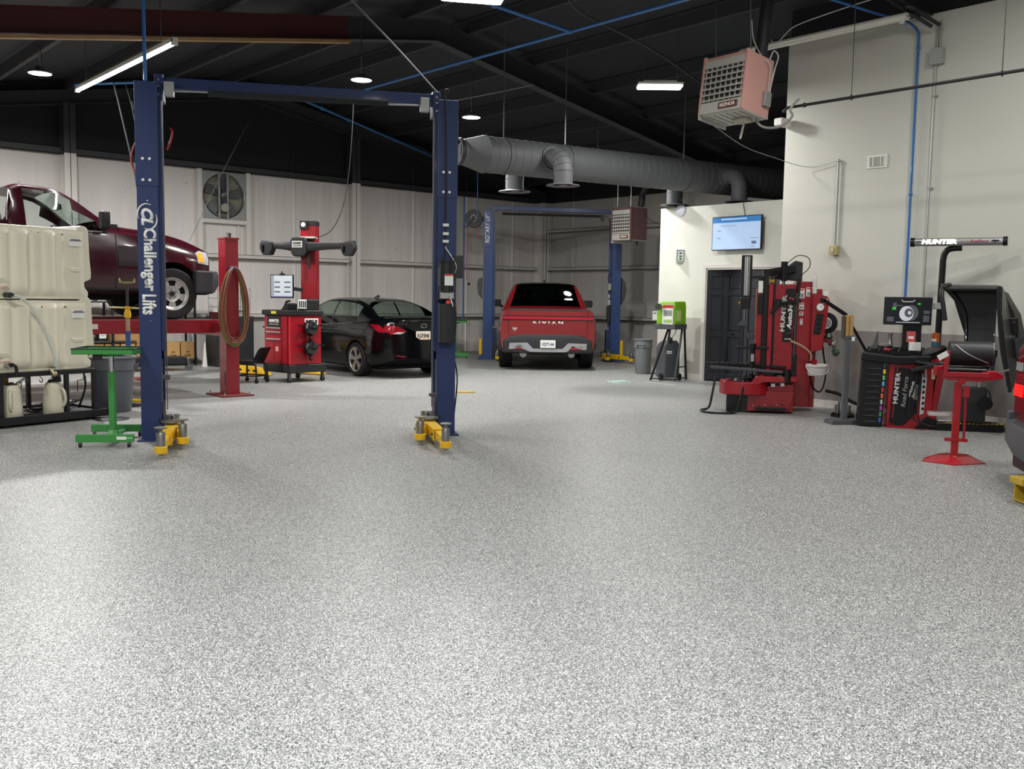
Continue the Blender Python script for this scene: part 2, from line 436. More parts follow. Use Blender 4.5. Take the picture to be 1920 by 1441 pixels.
# baseboards
struct(MB().box(XR, XE, YR-.014, YR, 0, .105).build('baseboard_right', mcolw, bevel=.003))
struct(MB().box(XO, DX0-.08, YO-.014, YO, 0, .105).build('baseboard_office', mcolw, bevel=.003))
struct(MB().box(XL, XL+.02, YN, YB, 0, .06).build('baseboard_left', P('sill angle', '#9b9994', .6), smooth=False))
struct(MB().box(XL, XO, YB-.02, YB, 0, .06).build('baseboard_back', P('sill angle', '#9b9994', .6), smooth=False))

# bifold closet door
door = bpy.data.objects.new('door_1', None); COL.objects.link(door); door['kind'] = 'structure'; door.location = (DX0, YO, 0)
mdoor = P('charcoal door paint', '#24272d', .4)
W = DX1-DX0
m = MB()
m.box(-.075, 0, -.02, .01, 0, DH+.07).box(W, W+.075, -.02, .01, 0, DH+.07).box(0, W, -.02, .01, DH, DH+.07)
m.box(-.001, .02, .0, .14, 0, DH).box(W-.02, W+.001, 0, .14, 0, DH).box(0, W, 0, .14, DH-.03, DH)
m.build('door_frame', mcolw, door, bevel=.003)
def leaf(x0, x1, y0, y1, knob):
    L = math.hypot(x1-x0, y1-y0); a = math.atan2(y1-y0, x1-x0)
    T = Matrix.Translation((x0, y0, 0)) @ Matrix.Rotation(a, 4, 'Z')
    m = MB(); m.T = T; fr = .075
    bands = [(.16, .82), (.92, 1.58), (1.68, 1.93)]
    z = .02
    m.box(0, fr, -.02, .015, .02, DH-.04); m.box(L-fr, L, -.02, .015, .02, DH-.04)
    zs = [.02]+[v for bnd in bands for v in bnd]+[DH-.04]
    for i in range(0, len(zs), 2): m.box(fr, L-fr, -.02, .015, zs[i], zs[i+1])
    for a0, a1 in bands:
        m.box(fr, L-fr, -.004, .01, a0, a1)
        if L > .3: m.box(fr+.035, L-fr-.035, -.016, .01, a0+.035, a1-.035)
        else: m.box(fr+.02, L-fr-.02, -.016, .01, a0+.035, a1-.035)
    lf = m.build('door_leaf', mdoor, door, bevel=.004)
    if knob:
        kk = MB(); kk.T = T; kk.lathe([(.008, 0), (.008, -.02), (.02, -.03), (.018, -.045), (0, -.048)], (L*.5, -.02, .88), 'y', 14); kk.build('knob', P('dark knob', '#1b1b1d', .3, .4), lf)
leaf(.02, .31, .0, .25, False); leaf(.31, .83, .24, .05, True)
leaf(.84, 1.29, .05, .08, True); leaf(1.29, 1.75, .08, .06, False)
# ================================================================ two post lifts
def u_column(z0, z1, sgn, w=.2, d=.32, lip=.05, t=.012):
    """C channel, open towards the inside of the lift (sgn = +1: opens to +x)"""
    a, b = -w/2, w/2
    p = [(a, -d/2), (b, -d/2), (b, -d/2+lip), (b-t, -d/2+lip), (b-t, -d/2+t), (a+t, -d/2+t), (a+t, d/2-t), (b-t, d/2-t), (b-t, d/2-lip), (b, d/2-lip), (b, d/2), (a, d/2)]
    p = [(x*sgn, y) for x, y in p]
    m = MB(); m.prism(p, 'xy', z0, z1); return m
def bolt(parent, x, y, z, d=(0, -1, 0), r=.012, name='bolt', mat=None):
    m = MB(); D = Vector(d); p = Vector((x, y, z)); m.cyl(p, p+D*.012, r, r*.85, 6); return m.build(name, mat or chrome, parent, smooth=False)
def arm(parent, p0, p1, pads, z=.13, h=.11, w=.11, mat=None, mode=0, pad_h=.12):
    """telescopic arm p0 -> p1 (2D) with a screw pad at its end"""
    mat = mat or yellow
    P0 = Vector((p0[0], p0[1], z)); P1 = Vector((p1[0], p1[1], z-.02)); d = (P1-P0); L = d.length; d.normalize()
    mid = P0+d*L*.68
    m = MB()
    m.bar(P0, mid, w, h); m.bar(mid-d*.012, mid, w+.012, h+.012)
    a = m.build('lift_arm', mat, parent, bevel=.006)
    m = MB(); m.bar(mid-d*.1, P1-d*.04, w*.72, h*.72); m.build('arm_extension', mat, a, bevel=.004)
    sd = Vector((-d.y, d.x, 0))
    m = MB(); m.cyl(mid-d*.03-sd*(w*.5+.004), mid-d*.03-sd*(w*.5+.016), .014, n=8); m.build('arm_stop', black, a)
    m = MB(); m.lathe([(0, z-.085), (.052, z-.085), (.056, z-.08), (.056, z-.025), (.05, z-.02), (.036, z-.02)], (P1.x, P1.y, 0), n=20); m.build('pad_socket', mat, a)
    m = MB(); m.lathe([(0, z-.11), (.02, z-.11), (.02, z-.085), (.04, z-.02), (.04, z+.10), (.038, z+.105), (.02, z+.105)], (P1.x, P1.y, 0), n=20); m.build('pad_sleeve', steel, a)
    m = MB(); m.lathe([(.017, z+.10), (.017, z+.135), (.05, z+.138), (.056, z+.145), (.058, z+.152), (.045, z+.155), (0, z+.155)], (P1.x, P1.y, 0), n=8); m.build('lift_pad', P('worn pad', '#8b8a80', .6, .5), a)
    # gear quadrant at the carriage
    m = MB(); m.lathe([(0, z-.07), (.085, z-.07), (.085, z-.055), (0, z-.055)], (P0.x, P0.y, 0), n=18)
    m.build('arm_gear', mat, a)
    m = MB(); m.cyl((P0.x, P0.y, z-.1), (P0.x, P0.y, z+.11), .025, n=12); m.build('arm_pin', steel, a)
    return a
def carriage(parent, x, sgn, z=.05, h=.75, mat=None):
    m = MB(); m.box(x+sgn*.03, x+sgn*.085, -.1, .1, z, z+h); m.box(x+sgn*.07, x+sgn*.16, -.2, .2, z, z+.05); m.box(x+sgn*.07, x+sgn*.16, -.2, .2, z+.13, z+.17)
    return m.build('carriage', mat or black, parent, bevel=.004)

L0 = (-9.63, 3.58)
S = 2.985; HT = 3.53
LF = thing('two_post_lift', 'tall blue two-post lift nearer the camera, lettering down its left column and yellow arms', 'car lift', (L0[0], L0[1], 0), 62.2, 'blue two-post lifts')
for x, sg in ((0, 1), (S, -1)):
    c = u_column(.012, 2.56, sg).build('column', blueL, LF, bevel=.004)
    e = u_column(2.52, HT, sg, w=.212, d=.335).build('column_extension', blueL, LF, bevel=.004)
    for zz in (2.58, 2.785):
        for xx in (-.037, .027): bolt(e, x*0+xx if sg > 0 else S+xx-.01, -.168, zz, r=.017, mat=P('bolt zinc', '#e2e3e4', .35, .3))
    if sg < 0:
        c.location.x = S; e.location.x = S
        for ch in e.children: ch.location.x = -S
    m = MB(); m.box(x-.13, x+.13, -.26, .22, 0, .016); b_ = m.build('base_plate', blueL, LF, bevel=.003)
    for yy in (-.22, .2):
        for xx in (-.1, .1): 
            q = MB(); q.cyl((x+xx, yy, .016), (x+xx, yy, .045), .012, n=6); q.build('anchor_bolt', galv, b_)
    carriage(LF, x, sg)
    # arm restraint linkage: black plate and shiny bits
    m = MB(); m.prism([(-.20, .03), (-.16, .36), (-.10, .40), (-.05, .40), (-.05, .03)], 'yz', x+sg*.11, x+sg*.122); m.build('guard_plate', black, LF)
    m = MB(); m.lathe([(0, .2), (.1, .2), (.1, .215), (0, .215)], (x+sg*.2, -.3, 0), n=14); m.build('arm_clevis', steel, LF)
    # small ledge on the inner edge
    m = MB(); m.box(x+sg*.10, x+sg*.18, -.2, -.12, .42 if sg < 0 else .62, .45 if sg < 0 else .66); m.build('tool_ledge', dkgrey, LF, bevel=.003)
    # inner cable guard strip
    m = MB(); m.box(x+sg*.1, x+sg*.135, -.12, -.06, .9, 3.4); m.build('cable_guard', blueL, LF)
    m = MB(); m.tube([(x+sg*.145, -.1, .3), (x+sg*.145, -.1, 3.42)], .006, 6); m.build('equaliser_cable', steel, LF)
# overhead beam
m = MB(); m.box(.1, S-.1, -.06, .06, 3.49, 3.60); m.build('overhead_beam', blueL, LF, bevel=.005)
for x in (.115, S-.115):
    m = MB(); m.box(x-.04, x+.04, -.1, .1, 3.36, 3.62); g = m.build('beam_bracket', blueL, LF, bevel=.004)
    for zz, yy in ((3.42, -.07), (3.56, -.07), (3.5, -.08)): bolt(g, x, yy-.03, zz, r=.014, mat=steel)
m = MB(); m.tube([(.58, -.12, 3.45), (2.36, -.12, 3.47)], .032, 14); m.build('padded_shutoff_bar', P('foam', '#232528', .9), LF)
for a_, b_ in ((.22, .6), (2.34, 2.74)):
    m = MB(); m.cyl((a_, -.12, 3.455), (b_, -.12, 3.468), .009, n=8); m.build('bar_rod', galv, LF)
for x in (.215, S-.245):
    m = MB(); m.box(x-.045, x+.045, -.16, -.08, 3.40, 3.54); m.build('switch_box', galv, LF, bevel=.003)
# lettering on the left column: reads downwards
wt = P('white vinyl', '#e9e9e6', .5)
Xd, Yd = (0, 0, -1), (1, 0, 0)
text('Challenger', 'lettering', wt, LF, (.0, -.163, 1.80), Xd, Yd, .155, .62, bold=.035)
text('Lifts', 'lettering', wt, LF, (.0, -.163, 1.36), Xd, Yd, .135, .20, bold=.035)
text('CL', 'emblem', wt, LF, (-.005, -.163, 2.22), Xd, Yd, .115, .17, bold=.05, shear=.25)
m = MB()
arc = [(.0+.085*math.cos(a), 2.25+.10*math.sin(a)) for a in [R_(q) for q in range(60, 215, 10)]]
m.tube([(x-.01, -.164, z) for x, z in arc], [.002+.006*math.sin(math.pi*i/(len(arc)-1)) for i in range(len(arc))], 5); m.build('emblem_swoosh', wt, LF)
m = MB(); arc = [(.005+.08*math.cos(a), 2.2+.10*math.sin(a)) for a in [R_(q) for q in range(-120, 40, 10)]]
m.tube([(x, -.164, z) for x, z in arc], [.002+.006*math.sin(math.pi*i/(len(arc)-1)) for i in range(len(arc))], 5); m.build('emblem_swoosh', wt, LF)
bolt(LF, .0, -.16, 2.38, r=.009); bolt(LF, .01, -.16, 1.20, r=.009)
# arms
arm(LF, (.2, -.1), (.22, -1.28), None); arm(LF, (.22, .02), (.35, -.72), None)
arm(LF, (S-.2, -.1), (S-.19, -1.32), None); arm(LF, (S-.22, .02), (S-.36, -.78), None)
# power unit on the right column front
m = MB(); m.box(S-.105, S+.07, -.24, -.16, 1.44, 1.84); pu = m.build('power_unit_bracket', black, LF, bevel=.004)
m = MB(); m.cyl((S-.02, -.27, 1.53), (S-.02, -.27, 1.83), .082, n=20); m.lathe([(.082, 1.83), (.086, 1.84), (.086, 1.86), (0, 1.87)], (S-.02, -.27, 0), n=20); m.build('motor', black, LF)
m = MB(); m.box(S-.055, S+.035, -.356, -.35, 1.60, 1.72); m.build('motor_label', wlabel, LF)
m = MB(); m.box(S-.055, S+.035, -.358, -.355, 1.70, 1.72); m.build('label_stripe', P('label red', '#c0392b', .6), LF)
m = MB(); m.box(S-.1, S-.085, -.245, -.24, 1.6, 1.78); m.build('side_label', wlabel, LF)
m = MB(); m.box(S-.09, S+.05, -.33, -.2, 1.46, 1.53); m.build('valve_block', galv, LF, bevel=.006)
m = MB(); m.cyl((S+.0, -.34, 1.49), (S+.03, -.38, 1.38), .008, n=8); m.build('release_lever', chrome, LF)
m = MB(); m.lathe([(0, 1.40), (.026, 1.40), (.028, 1.42), (.02, 1.445), (0, 1.45)], (S-.01, -.33, 0), n=14); m.build('filler_cap', P('cap red', '#d9352b', .4), LF)
m = MB(); m.prism(rrect(S-.1, S+.065, -.36, -.165, .02), 'xy', 1.0, 1.41); m.build('oil_reservoir', black, LF, bevel=.006)
m = MB(); m.box(S+.06, S+.17, -.2, -.1, 1.68, 1.92); sb = m.build('switch_cabinet', P('cabinet black', '#242629', .5), LF, bevel=.005)
m = MB(); m.tube(catmull([(S-.02, -.17, 2.06), (S-.02, -.18, 2.0), (S+.03, -.2, 1.92), (S+.09, -.22, 1.8), (S+.06, -.23, 1.72)], 6), .007, 6); m.build('motor_cord', galv, LF)
m = MB(); m.tube(catmull([(S-.03, -.17, 3.55), (S-.0, -.20, 3.62), (S-.05, -.22, 3.6), (S-.03, -.18, 3.4), (S-.02, -.175, 3.0), (S-.02, -.175, 2.3), (S-.03, -.18, 1.9), (S-.07, -.22, 1.8)], 8), .009, 6); m.build('hydraulic_hose', black, LF)
for i, zz in enumerate((2.05, 2.13, 2.22)):
    m = MB(); m.box(S-.05, S+.01, -.2, -.165, zz, zz+.03); m.build('hose_clamp', white, LF, bevel=.002)
m = MB(); m.tube(catmull([(S+.1, -.05, 1.66), (S+.12, -.06, 1.2), (S+.1, -.04, .9), (S+.14, -.06, .6), (S+.11, -.05, .2)], 8), .008, 6); m.build('low_hose', black, LF)
m = MB(); m.tube(catmull([(S+.105, .0, 3.5), (S+.135, 0, 3.3), (S+.115, 0, 2.9), (S+.105, 0, 2.5)], 8), .006, 6); m.build('side_cable', black, LF)
# black hose at left column, red whips at its upper end
m = MB(); m.tube(catmull([(-.10, 0, 3.0), (-.15, -.02, 2.88), (-.16, -.02, 2.75), (-.10, -.02, 2.62)], 8), .009, 6); m.build('red_air_hose', P('red hose', '#b5343c', .5), LF, label='red air hose loop')
m = MB(); m.tube(catmull([(.2, .02, 3.12), (.225, .0, 3.08), (.21, 0, 3.0), (.17, 0, 2.9)], 8), .011, 6); m.build('air_whip', P('red hose', '#b5343c', .5), LF)
m = MB(); m.cyl((-.14, 0, 3.36), (-.13, 0, 3.28), .012, n=8); m.build('air_fitting', black, LF)

# the farther lift
RL = thing('two_post_lift', 'blue two-post lift far back, around the red pickup, white lettering sideways on its left post', 'car lift', (-17.62, 14.62, 0), 48.8, 'blue two-post lifts')
blueF = P('lift blue far', '#1a3a6e', .4, coat=.2)
S2 = 3.06
for x, sg in ((0, 1), (S2, -1)):
    c = u_column(.01, 3.45, sg, w=.23, d=.28).build('column', blueF, RL, bevel=.004)
    if sg < 0: c.location.x = S2
    m = MB(); m.prism([(x-.12*sg, .01), (x-.25*sg, .012), (x-.12*sg, .12)], 'xz', -.1, .1); m.box(x-.25, x+.25, -.2, .2, 0, .014); m.build('base_plate', blueF, RL, bevel=.003)
    m = MB(); m.box(x+sg*.11, x+sg*.22, -.12, .12, .05, .75); m.box(x+sg*.2, x+sg*.32, -.16, .1, .06, .22); m.build('carriage', P('deep blue', '#14264c', .5), RL, bevel=.004)
    m = MB(); m.box(x+sg*.12, x+sg*.17, -.06, .06, .8, 3.4); m.build('cable_guard', blueF, RL)
    m = MB(); m.prism([(-.14, 1.45), (-.24, 1.56), (-.26, 1.8), (-.24, 1.92), (-.14, 1.96)] if sg > 0 else [(.14, 1.35), (.22, 1.5), (.26, 1.7), (.22, 1.9), (.14, 2.0)], 'xz', -.1, .1); q = m.build('cable_cover', dkgrey, RL)
    if sg < 0: q.location.x = S2
m = MB(); m.prism([(.0, 3.45), (.05, 3.62), (.14, 3.67), (S2-.1, 3.60), (S2+.08, 3.58), (S2+.1, 3.42), (S2-.08, 3.42), (S2-.14, 3.51), (.14, 3.56), (.1, 3.45)], 'xz', -.07, .07); m.build('overhead_beam', blueF, RL, bevel=.005)
m = MB(); m.tube([(.32, -.1, 3.47), (2.66, -.1, 3.44)], .03, 12); m.build('padded_shutoff_bar', P('foam', '#232528', .9), RL)
m = MB(); m.box(2.66, 2.74, -.14, -.06, 3.32, 3.48); m.build('switch_box', black, RL)
m = MB(); m.box(-.115, .06, -.162, -.142, 2.68, 3.55); m.build('name_plate', P('plate blue', '#22407e', .4), RL, bevel=.003)
text('ROTARY LIFT', 'lettering', wt, RL, (-.03, -.165, 3.14), (0, 0, 1), (-1, 0, 0), .11, .72, bold=.03)
m = MB(); m.tube([(-.03+.04*math.cos(a), -.165, 2.73+.025*math.sin(a)) for a in [R_(q) for q in range(180, 361, 20)]], .006, 5); m.build('emblem', P('badge red', '#d04a50', .5), RL)
m = MB(); m.prism([(-.16, .35), (-.2, .9), (-.12, .92), (-.1, .35)], 'xz', -.1, -.05) ; 
m = MB(); m.box(-.2, -.13, -.12, -.06, .12, .5); m.build('arm_restraint', yellow, RL, bevel=.01)
m = MB(); m.box(S2+.13, S2+.2, -.12, -.06, .12, .5); m.build('arm_restraint', yellow, RL, bevel=.01)
arm(RL, (.28, -.1), (.26, -.75), None, z=.14); arm(RL, (.32, .0), (.5, -.45), None, z=.14)
arm(RL, (S2-.28, -.1), (S2+.3, -.95), None, z=.14); arm(RL, (S2-.25, .0), (S2-.2, -.55), None, z=.14)
m = MB(); m.prism([(.14, .1), (.3, .1), (.24, .34), (.16, .34)], 'xz', -.2, -.14); m.build('guard_plate', black, RL)
# controls on the right post
for zz, hh, ww in ((1.70, .16, .08), (1.50, .1, .06), (1.34, .14, .07)):
    m = MB(); m.box(S2-.2, S2-.2+ww, -.18, -.12, zz, zz+hh); m.build('valve', galv if zz < 1.6 else P('pale box', '#8e9088', .6), RL, bevel=.006)
m = MB(); m.box(S2-.22, S2-.13, -.2, -.1, .95, 1.32); m.build('oil_reservoir', black, RL, bevel=.004)
m = MB(); m.tube(catmull([(S2-.16, -.15, 1.86), (S2-.2, -.15, 1.95), (S2-.18, -.13, 2.06), (S2-.1, -.1, 2.1)], 6), .008, 6); m.build('power_cord', black, RL)
m = MB(); m.tube(catmull([(2.7, -.1, 3.46), (2.84, -.1, 3.4), (2.9, -.13, 3.1), (2.88, -.14, 2.7)], 6), .007, 6); m.build('switch_cord', black, RL)
m = MB(); m.cyl((S2+.05, -.15, 3.2), (S2+.05, -.165, 3.2), .03, n=10); m.build('sticker', wlabel, RL)

# ================================================================ red four post lift
FL = thing('four_post_lift', 'red four-post lift holding up the maroon pickup, hose coiled over its near post', 'car lift', (-14.75, 3.9, 0), 0)
def fl_post(x, y, h=2.28):
    m = MB(); m.box(x-.12, x+.12, y-.10, y+.10, .02, h); p = m.build('post', lred, FL, bevel=.006)
    m = MB(); m.box(x-.13, x+.13, y-.11, y+.11, h-.02, h+.005); m.build('post_cap', lred, FL, bevel=.003)
    m = MB(); m.box(x-.3, x+.3, y-.24, y+.24, 0, .022); bp_ = m.build('base_plate', P('rusty red plate', '#6e2a2a', .7, var=.3, scale=12), FL, bevel=.003)
    for sx in (-.25, .25):
        for sy in (-.19, .19):
            q = MB(); q.cyl((x+sx, y+sy, .022), (x+sx, y+sy, .06), .012, n=6); q.build('anchor_bolt', galv, bp_)
    return p
fx1, fx0 = 1.62, -1.55; fy1 = 2.1
fl_post(fx1, fy1); fl_post(fx0, fy1); fl_post(fx1, fy1-4.6); fl_post(fx0, fy1-4.6)
for y in (fy1, fy1-4.6):
    m = MB(); m.box(fx0+.1, fx1-.1, y-.09, y+.09, .86, 1.05); m.build('cross_beam', lred, FL, bevel=.005)
for x0, x1 in ((.72, 1.24), (-1.2, -.68)):
    m = MB(); m.box(x0, x1, -2.9, 2.25, .9, 1.09); rw = m.build('runway', lred, FL, bevel=.005)
    m = MB(); m.box(x0+.03, x1-.03, -2.85, 2.2, 1.09, 1.095); m.build('runway_deck', P('runway deck', '#5a5552', .7, var=.3), rw, smooth=False)
    m = MB(); m.box(x0+.02, x1-.02, 2.18, 2.22, 1.09, 1.2); m.build('wheel_stop', lred, rw)
m = MB(); m.box(1.24, 1.243, .18, .38, .97, 1.04); m.build('rating_label', P('label grey', '#c9c9c4', .6), FL)
m = MB(); m.box(1.243, 1.245, .19, .28, .975, 1.035); m.build('label_print', black, FL)
m = MB(); m.cyl((fx1-.02, fy1, 2.28), (fx1-.02, fy1, 2.36), .018, n=10); m.build('post_stud', steel, FL)
m = MB(); m.cyl((fx1+.06, fy1, 2.28), (fx1+.06, fy1, 2.35), .016, n=10); m.build('post_stud', black, FL)
m = MB(); m.box(fx1+.05, fx1+.08, fy1-.103, fy1-.099, .15, .36); m.build('inspection_slot', black, FL)
m = MB(); m.box(fx1+.12, fx1+.19, fy1-.05, fy1+.05, 1.82, 1.87); m.build('hose_hook', P('hook blue', '#3c6ea8', .5), FL, bevel=.01)
# hose coil
rnd = random.Random(3)
t = thing('air_hose', 'coiled green and red hose hanging over the near post of the red lift', 'hose', (-14.75+fx1+.17, 3.9+fy1, 0), 0)
hg = P('olive hose', '#6f7a3a', .55); hr = P('faded red hose', '#84433a', .55)
for j, mt in ((0, hg), (1, hr)):
    pts = []
    n = 7
    for i in range(n*16):
        a = 2*math.pi*i/16; L = i//16
        w_ = .20+.035*math.sin(L*2.1+j)+.015*math.sin(a*2+L)
        bot = .72+.09*((L*37) % 7)/7+.05*j
        top = 1.86
        cz = (top+bot)/2; hz = (top-bot)/2
        c_, s_ = math.cos(a), math.sin(a)
        x = .0+.035*math.sin(L*1.3+j*2); 
        sq = math.copysign(abs(s_)**.85, s_)
        y = w_*sq*(.55+.45*(1-((c_+1)/2)**2)); z = cz+hz*c_
        pts.append((x+.02*j, y, z))
    m = MB(); m.tube(catmull(pts, 3), .0085, 6); m.build('hose_strand', mt, t)
# ================================================================ spiral duct with drops
mduct = P('duct grey', '#5d5f61', .62, 0., var=.08, scale=3)
mductd = P('duct dark', '#2a2b2d', .6)
DZ = 3.75
D0 = Vector((-11.95, 9.35, DZ)); D1 = Vector((-10.62, 16.9, DZ)); dd = (D1-D0).normalized(); side = Vector((dd.y, -dd.x, 0))
ang = math.degrees(math.atan2(dd.y, dd.x))-90
t = thing('spiral_duct', 'large grey spiral air duct running back under the black roof', 'duct', D0, ang)
LD = (D1-D0).length
R = .285
m = MB(); prof = []
y = .38
while y < LD:
    prof += [(R, y), (R, y+.138), (R+.004, y+.143), (R+.004, y+.148)]; y += .15
m.lathe(prof, axis='y', n=40); m.build('duct_barrel', mduct, t, angle=25)
m = MB(); m.lathe([(.2, -.08), (.2, .02), (.205, .03), (R+.005, .36), (R+.012, .37), (R+.012, .40), (R, .41)], axis='y', n=40); m.build('end_reducer', mduct, t, angle=25)
m = MB(); m.lathe([(.0, -.02), (.17, -.02), (.19, -.1), (.215, -.1), (.215, -.04), (.2, -.02)], axis='y', n=32); m.build('end_collar', mductd, t)
m = MB(); m.box(-.01, .01, -.12, -.08, -.19, .19); m.build('damper_bar', steel, t)
def drop(y, sgn, r=.155, out=.32, down=.5, mat=None, name='elbow', z_end=None):
    """take-off from the side of the barrel turning down to a flange"""
    mat = mat or mduct
    e0 = Vector((sgn*(R-.03), y, 0))
    rb = .24
    pts = [e0, e0+Vector((sgn*out*.4, 0, 0))]
    c = pts[-1]+Vector((0, 0, -rb))
    for i in range(1, 6):
        a = math.pi/2*(i/5); pts.append(c+Vector((sgn*rb*math.sin(a), 0, rb*math.cos(a))))
    endz = pts[-1].z-.22 if z_end is None else z_end
    pts.append(Vector((pts[-1].x, y, endz)))
    m = MB(); m.tube(pts, r, 28, caps=False); el = m.build('elbow', mat, t, angle=25)
    for i in range(1, len(pts)-1):
        tt = (pts[i+1]-pts[i-1]).normalized(); q = MB(); q.cyl(pts[i]-tt*.008, pts[i]+tt*.008, r+.007, n=28, caps=False); q.build('seam_ring', mat, el)
    q = MB(); q.lathe([(r-.01, endz+.03), (r+.005, endz+.02), (r+.11, endz-.0), (r+.12, endz-.012), (r+.1, endz-.012), (r-.01, endz+.01)], (pts[-1].x, y, 0), n=32); q.build('diffuser_flange', mat, el)
    q = MB(); q.lathe([(0, endz+.02), (r*.5, endz+.0), (r*.55, endz-.004)], (pts[-1].x, y, 0), n=24); q.build('diffuser_cone', steel, el)
    q = MB(); q.cyl(e0, e0+Vector((sgn*.05, 0, 0)), r+.035, n=28); q.build('collar', mat, el)
drop(1.5, 1); drop(1.35, -1); drop(5.35, 1, mat=mductd if False else None, z_end=-.47, r=.145); drop(4.9, -1, z_end=-.47, r=.15)
for (dy, off) in ((.75, 0), (1.95, 0), (4.55, 0)):
    p = D0+dd*dy; zt = zr(p.y)-.18-DZ
    m = MB(); m.bar((0, dy, R+.005), (0, dy, zt), .03, .004, up=(0, 1, 0)); m.build('hanger_strap', P('strap grey', '#5a5c5e', .6, .2), t)
    m = MB(); m.lathe([(R+.012, dy-.015), (R+.014, dy), (R+.012, dy+.015)], axis='y', n=40); m.build('strap_ring', mduct, t)
# ================================================================ unit heaters
mcop = P('copper pink casing', '#c4948a', .5, coat=.1, var=.05, scale=2); mbrown = P('brown casing', '#65484a', .55, var=.05)
mlv = P('louvre grey', '#bdbcb4', .45, .2); mplate = P('oxblood plate', '#5a2420', .5)
def heater(name, label, loc, rot, w, d, h, casing, grp):
    t = thing(name, label, 'heater', loc, 0, grp, rot=rot)
    m = MB(); m.box(0, w, .03, d, 0, h); m.build('casing', [casing], t, bevel=.008)
    m = MB()
    m.box(-.012, .02, .0, .05, -.005, h+.01); m.build('corner_post', casing, t, bevel=.003)
    m = MB(); m.box(w-.02, w+.012, .0, .05, -.005, h+.01); m.build('corner_post', casing, t, bevel=.003)
    m = MB(); m.box(.02, w-.02, .005, .03, h*.80, h*.93); m.build('face_panel', mlv, t, bevel=.003)
    m = MB(); m.box(.02, w-.02, .0, .03, .0, h*.19); m.build('face_panel', mlv, t, bevel=.003)
    m = MB(); m.box(.02, w-.02, .028, .034, h*.19, h*.8); m.build('dark_opening', P('heater inside', '#33322f', .8), t)
    for i in range(6):
        z = h*.19+(h*.61)*(i+.15)/6
        m = MB(); m.prism([(-.005, z), (.026, z+.03), (.026, z+.038), (-.005, z+.012)], 'yz', .02, w-.02); m.build('louvre', mlv, t)
    for i in range(8):
        x = .05+(w-.1)*i/7; m = MB(); m.box(x-.004, x+.004, .008, .03, h*.19, h*.8); m.build('divider', mlv, t)
    for i in range(5):
        x = .12+(w-.2)*i/4; m = MB(); m.cyl((x, .06, h*.2), (x, .06, h*.78), .018, n=8); m.build('heat_tube', P('tube pale', '#a39f97', .5, .6), t)
    m = MB(); m.box(w*.47, w*.9, -.012, .0, h*.045, h*.15); m.build('name_plate', mplate, t, bevel=.002)
    text('REZNOR', 'lettering', P('plate cream', '#e6d7cd', .5), t, (w*.685, -.014, h*.098), (1, 0, 0), (0, 0, 1), h*.065, w*.36, bold=.04)
    m = MB(); m.box(.0, w, .03, d, -.012, 0); m.build('bottom_panel', mlv, t)
    for i in range(6):
        x = w*(.12+.15*i); m = MB(); m.box(x, x+.012, .08, d-.06, -.016, -.012); m.build('bottom_slot', P('slot grey', '#84827c', .7), t)
    m = MB(); m.box(.0, .016, .0, d, -.06, 0); m.build('bottom_lip', mlv, t)
    return t
H1 = heater('unit_heater', 'copper-pink unit heater hanging high by the pale right wall, its louvres grey', (-7.74, 9.86, 3.83), (R_(-7), 0, R_(-3)), .67, .54, .72, mcop, 'hanging unit heaters')
m = MB(); m.box(.675, .72, .38, .50, .12, .30); m.build('junction_box', galv, H1, bevel=.004)
m = MB(); m.tube(catmull([(.70, .44, .3), (.70, .44, .55), (.70, .40, .64), (.64, .32, .72), (.5, .3, .95), (.45, .28, 1.2)], 6), .008, 6); m.build('control_cord', P('pale cord', '#b8b4aa', .6), H1)
m = MB(); m.tube(catmull([(.71, .46, .3), (.72, .50, .6), (.72, .54, .76), (.70, .50, .82), (.70, .45, .80), (.68, .43, .70)], 6), .009, 6); m.build('flex_conduit', P('pale conduit', '#b9b6ae', .5), H1)
m = MB(); m.tube(catmull([(.55, .45, -.02), (.6, .5, -.09), (.7, .55, -.12), (.85, .6, -.1), (.95, .65, .02), (.93, .62, .1), (.98, .7, .24)], 6), .016, 8); m.build('gas_pipe', P('pipe grey', '#8e8b85', .5), H1)
m = MB(); m.cyl((.42, .4, -.03), (.40, .38, -.26), .014, n=8); m.build('drip_leg', P('pipe pale', '#b5b0a5', .6), H1)
m = MB(); m.box(.3, .52, .3, .44, -.06, -.015); m.build('gas_valve', P('pipe pale', '#b5b0a5', .6), H1, bevel=.01)
m = MB(); m.cyl((.52, .45, .74), (.52, .45, 1.75), .075, n=20); m.build('flue', P('flue black', '#1b1c20', .6), H1)
for q in ((.08, .12), (.62, .12), (.4, .6)):
    m = MB(); m.cyl((q[0], q[1], .75), (q[0], q[1]-.18, 1.75), .006, n=6); m.build('threaded_rod', steel, H1)
H2 = heater('unit_heater', 'smaller looking brown unit heater hanging in the far corner beyond the red pickup', (-14.74, 15.8, 2.80), (R_(0), 0, 0), .565, .56, .71, mbrown, 'hanging unit heaters')
m = MB(); m.tube(catmull([(.5, .4, .75), (.52, .42, .9), (.5, .45, 1.05), (.6, .5, 1.25), (.62, .5, 1.5), (.62, .5, 1.9)], 6), .07, 14); m.build('flue', P('flue black', '#1b1c20', .6), H2)
m = MB(); m.cyl((.5, .3, -.01), (.5, .3, -.12), .02, n=8); m.build('drip_leg', black, H2)
for q in ((.08, .1), (.25, .35)):
    m = MB(); m.cyl((q[0], q[1], .75), (q[0], q[1], 1.9), .006, n=6); m.build('threaded_rod', steel, H2)
m = MB(); m.tube(catmull([(.61, .4, .62), (.7, .5, .45), (.95, .7, .32), (1.3, .9, .22)], 6), .007, 6); m.build('power_cord', black, H2)

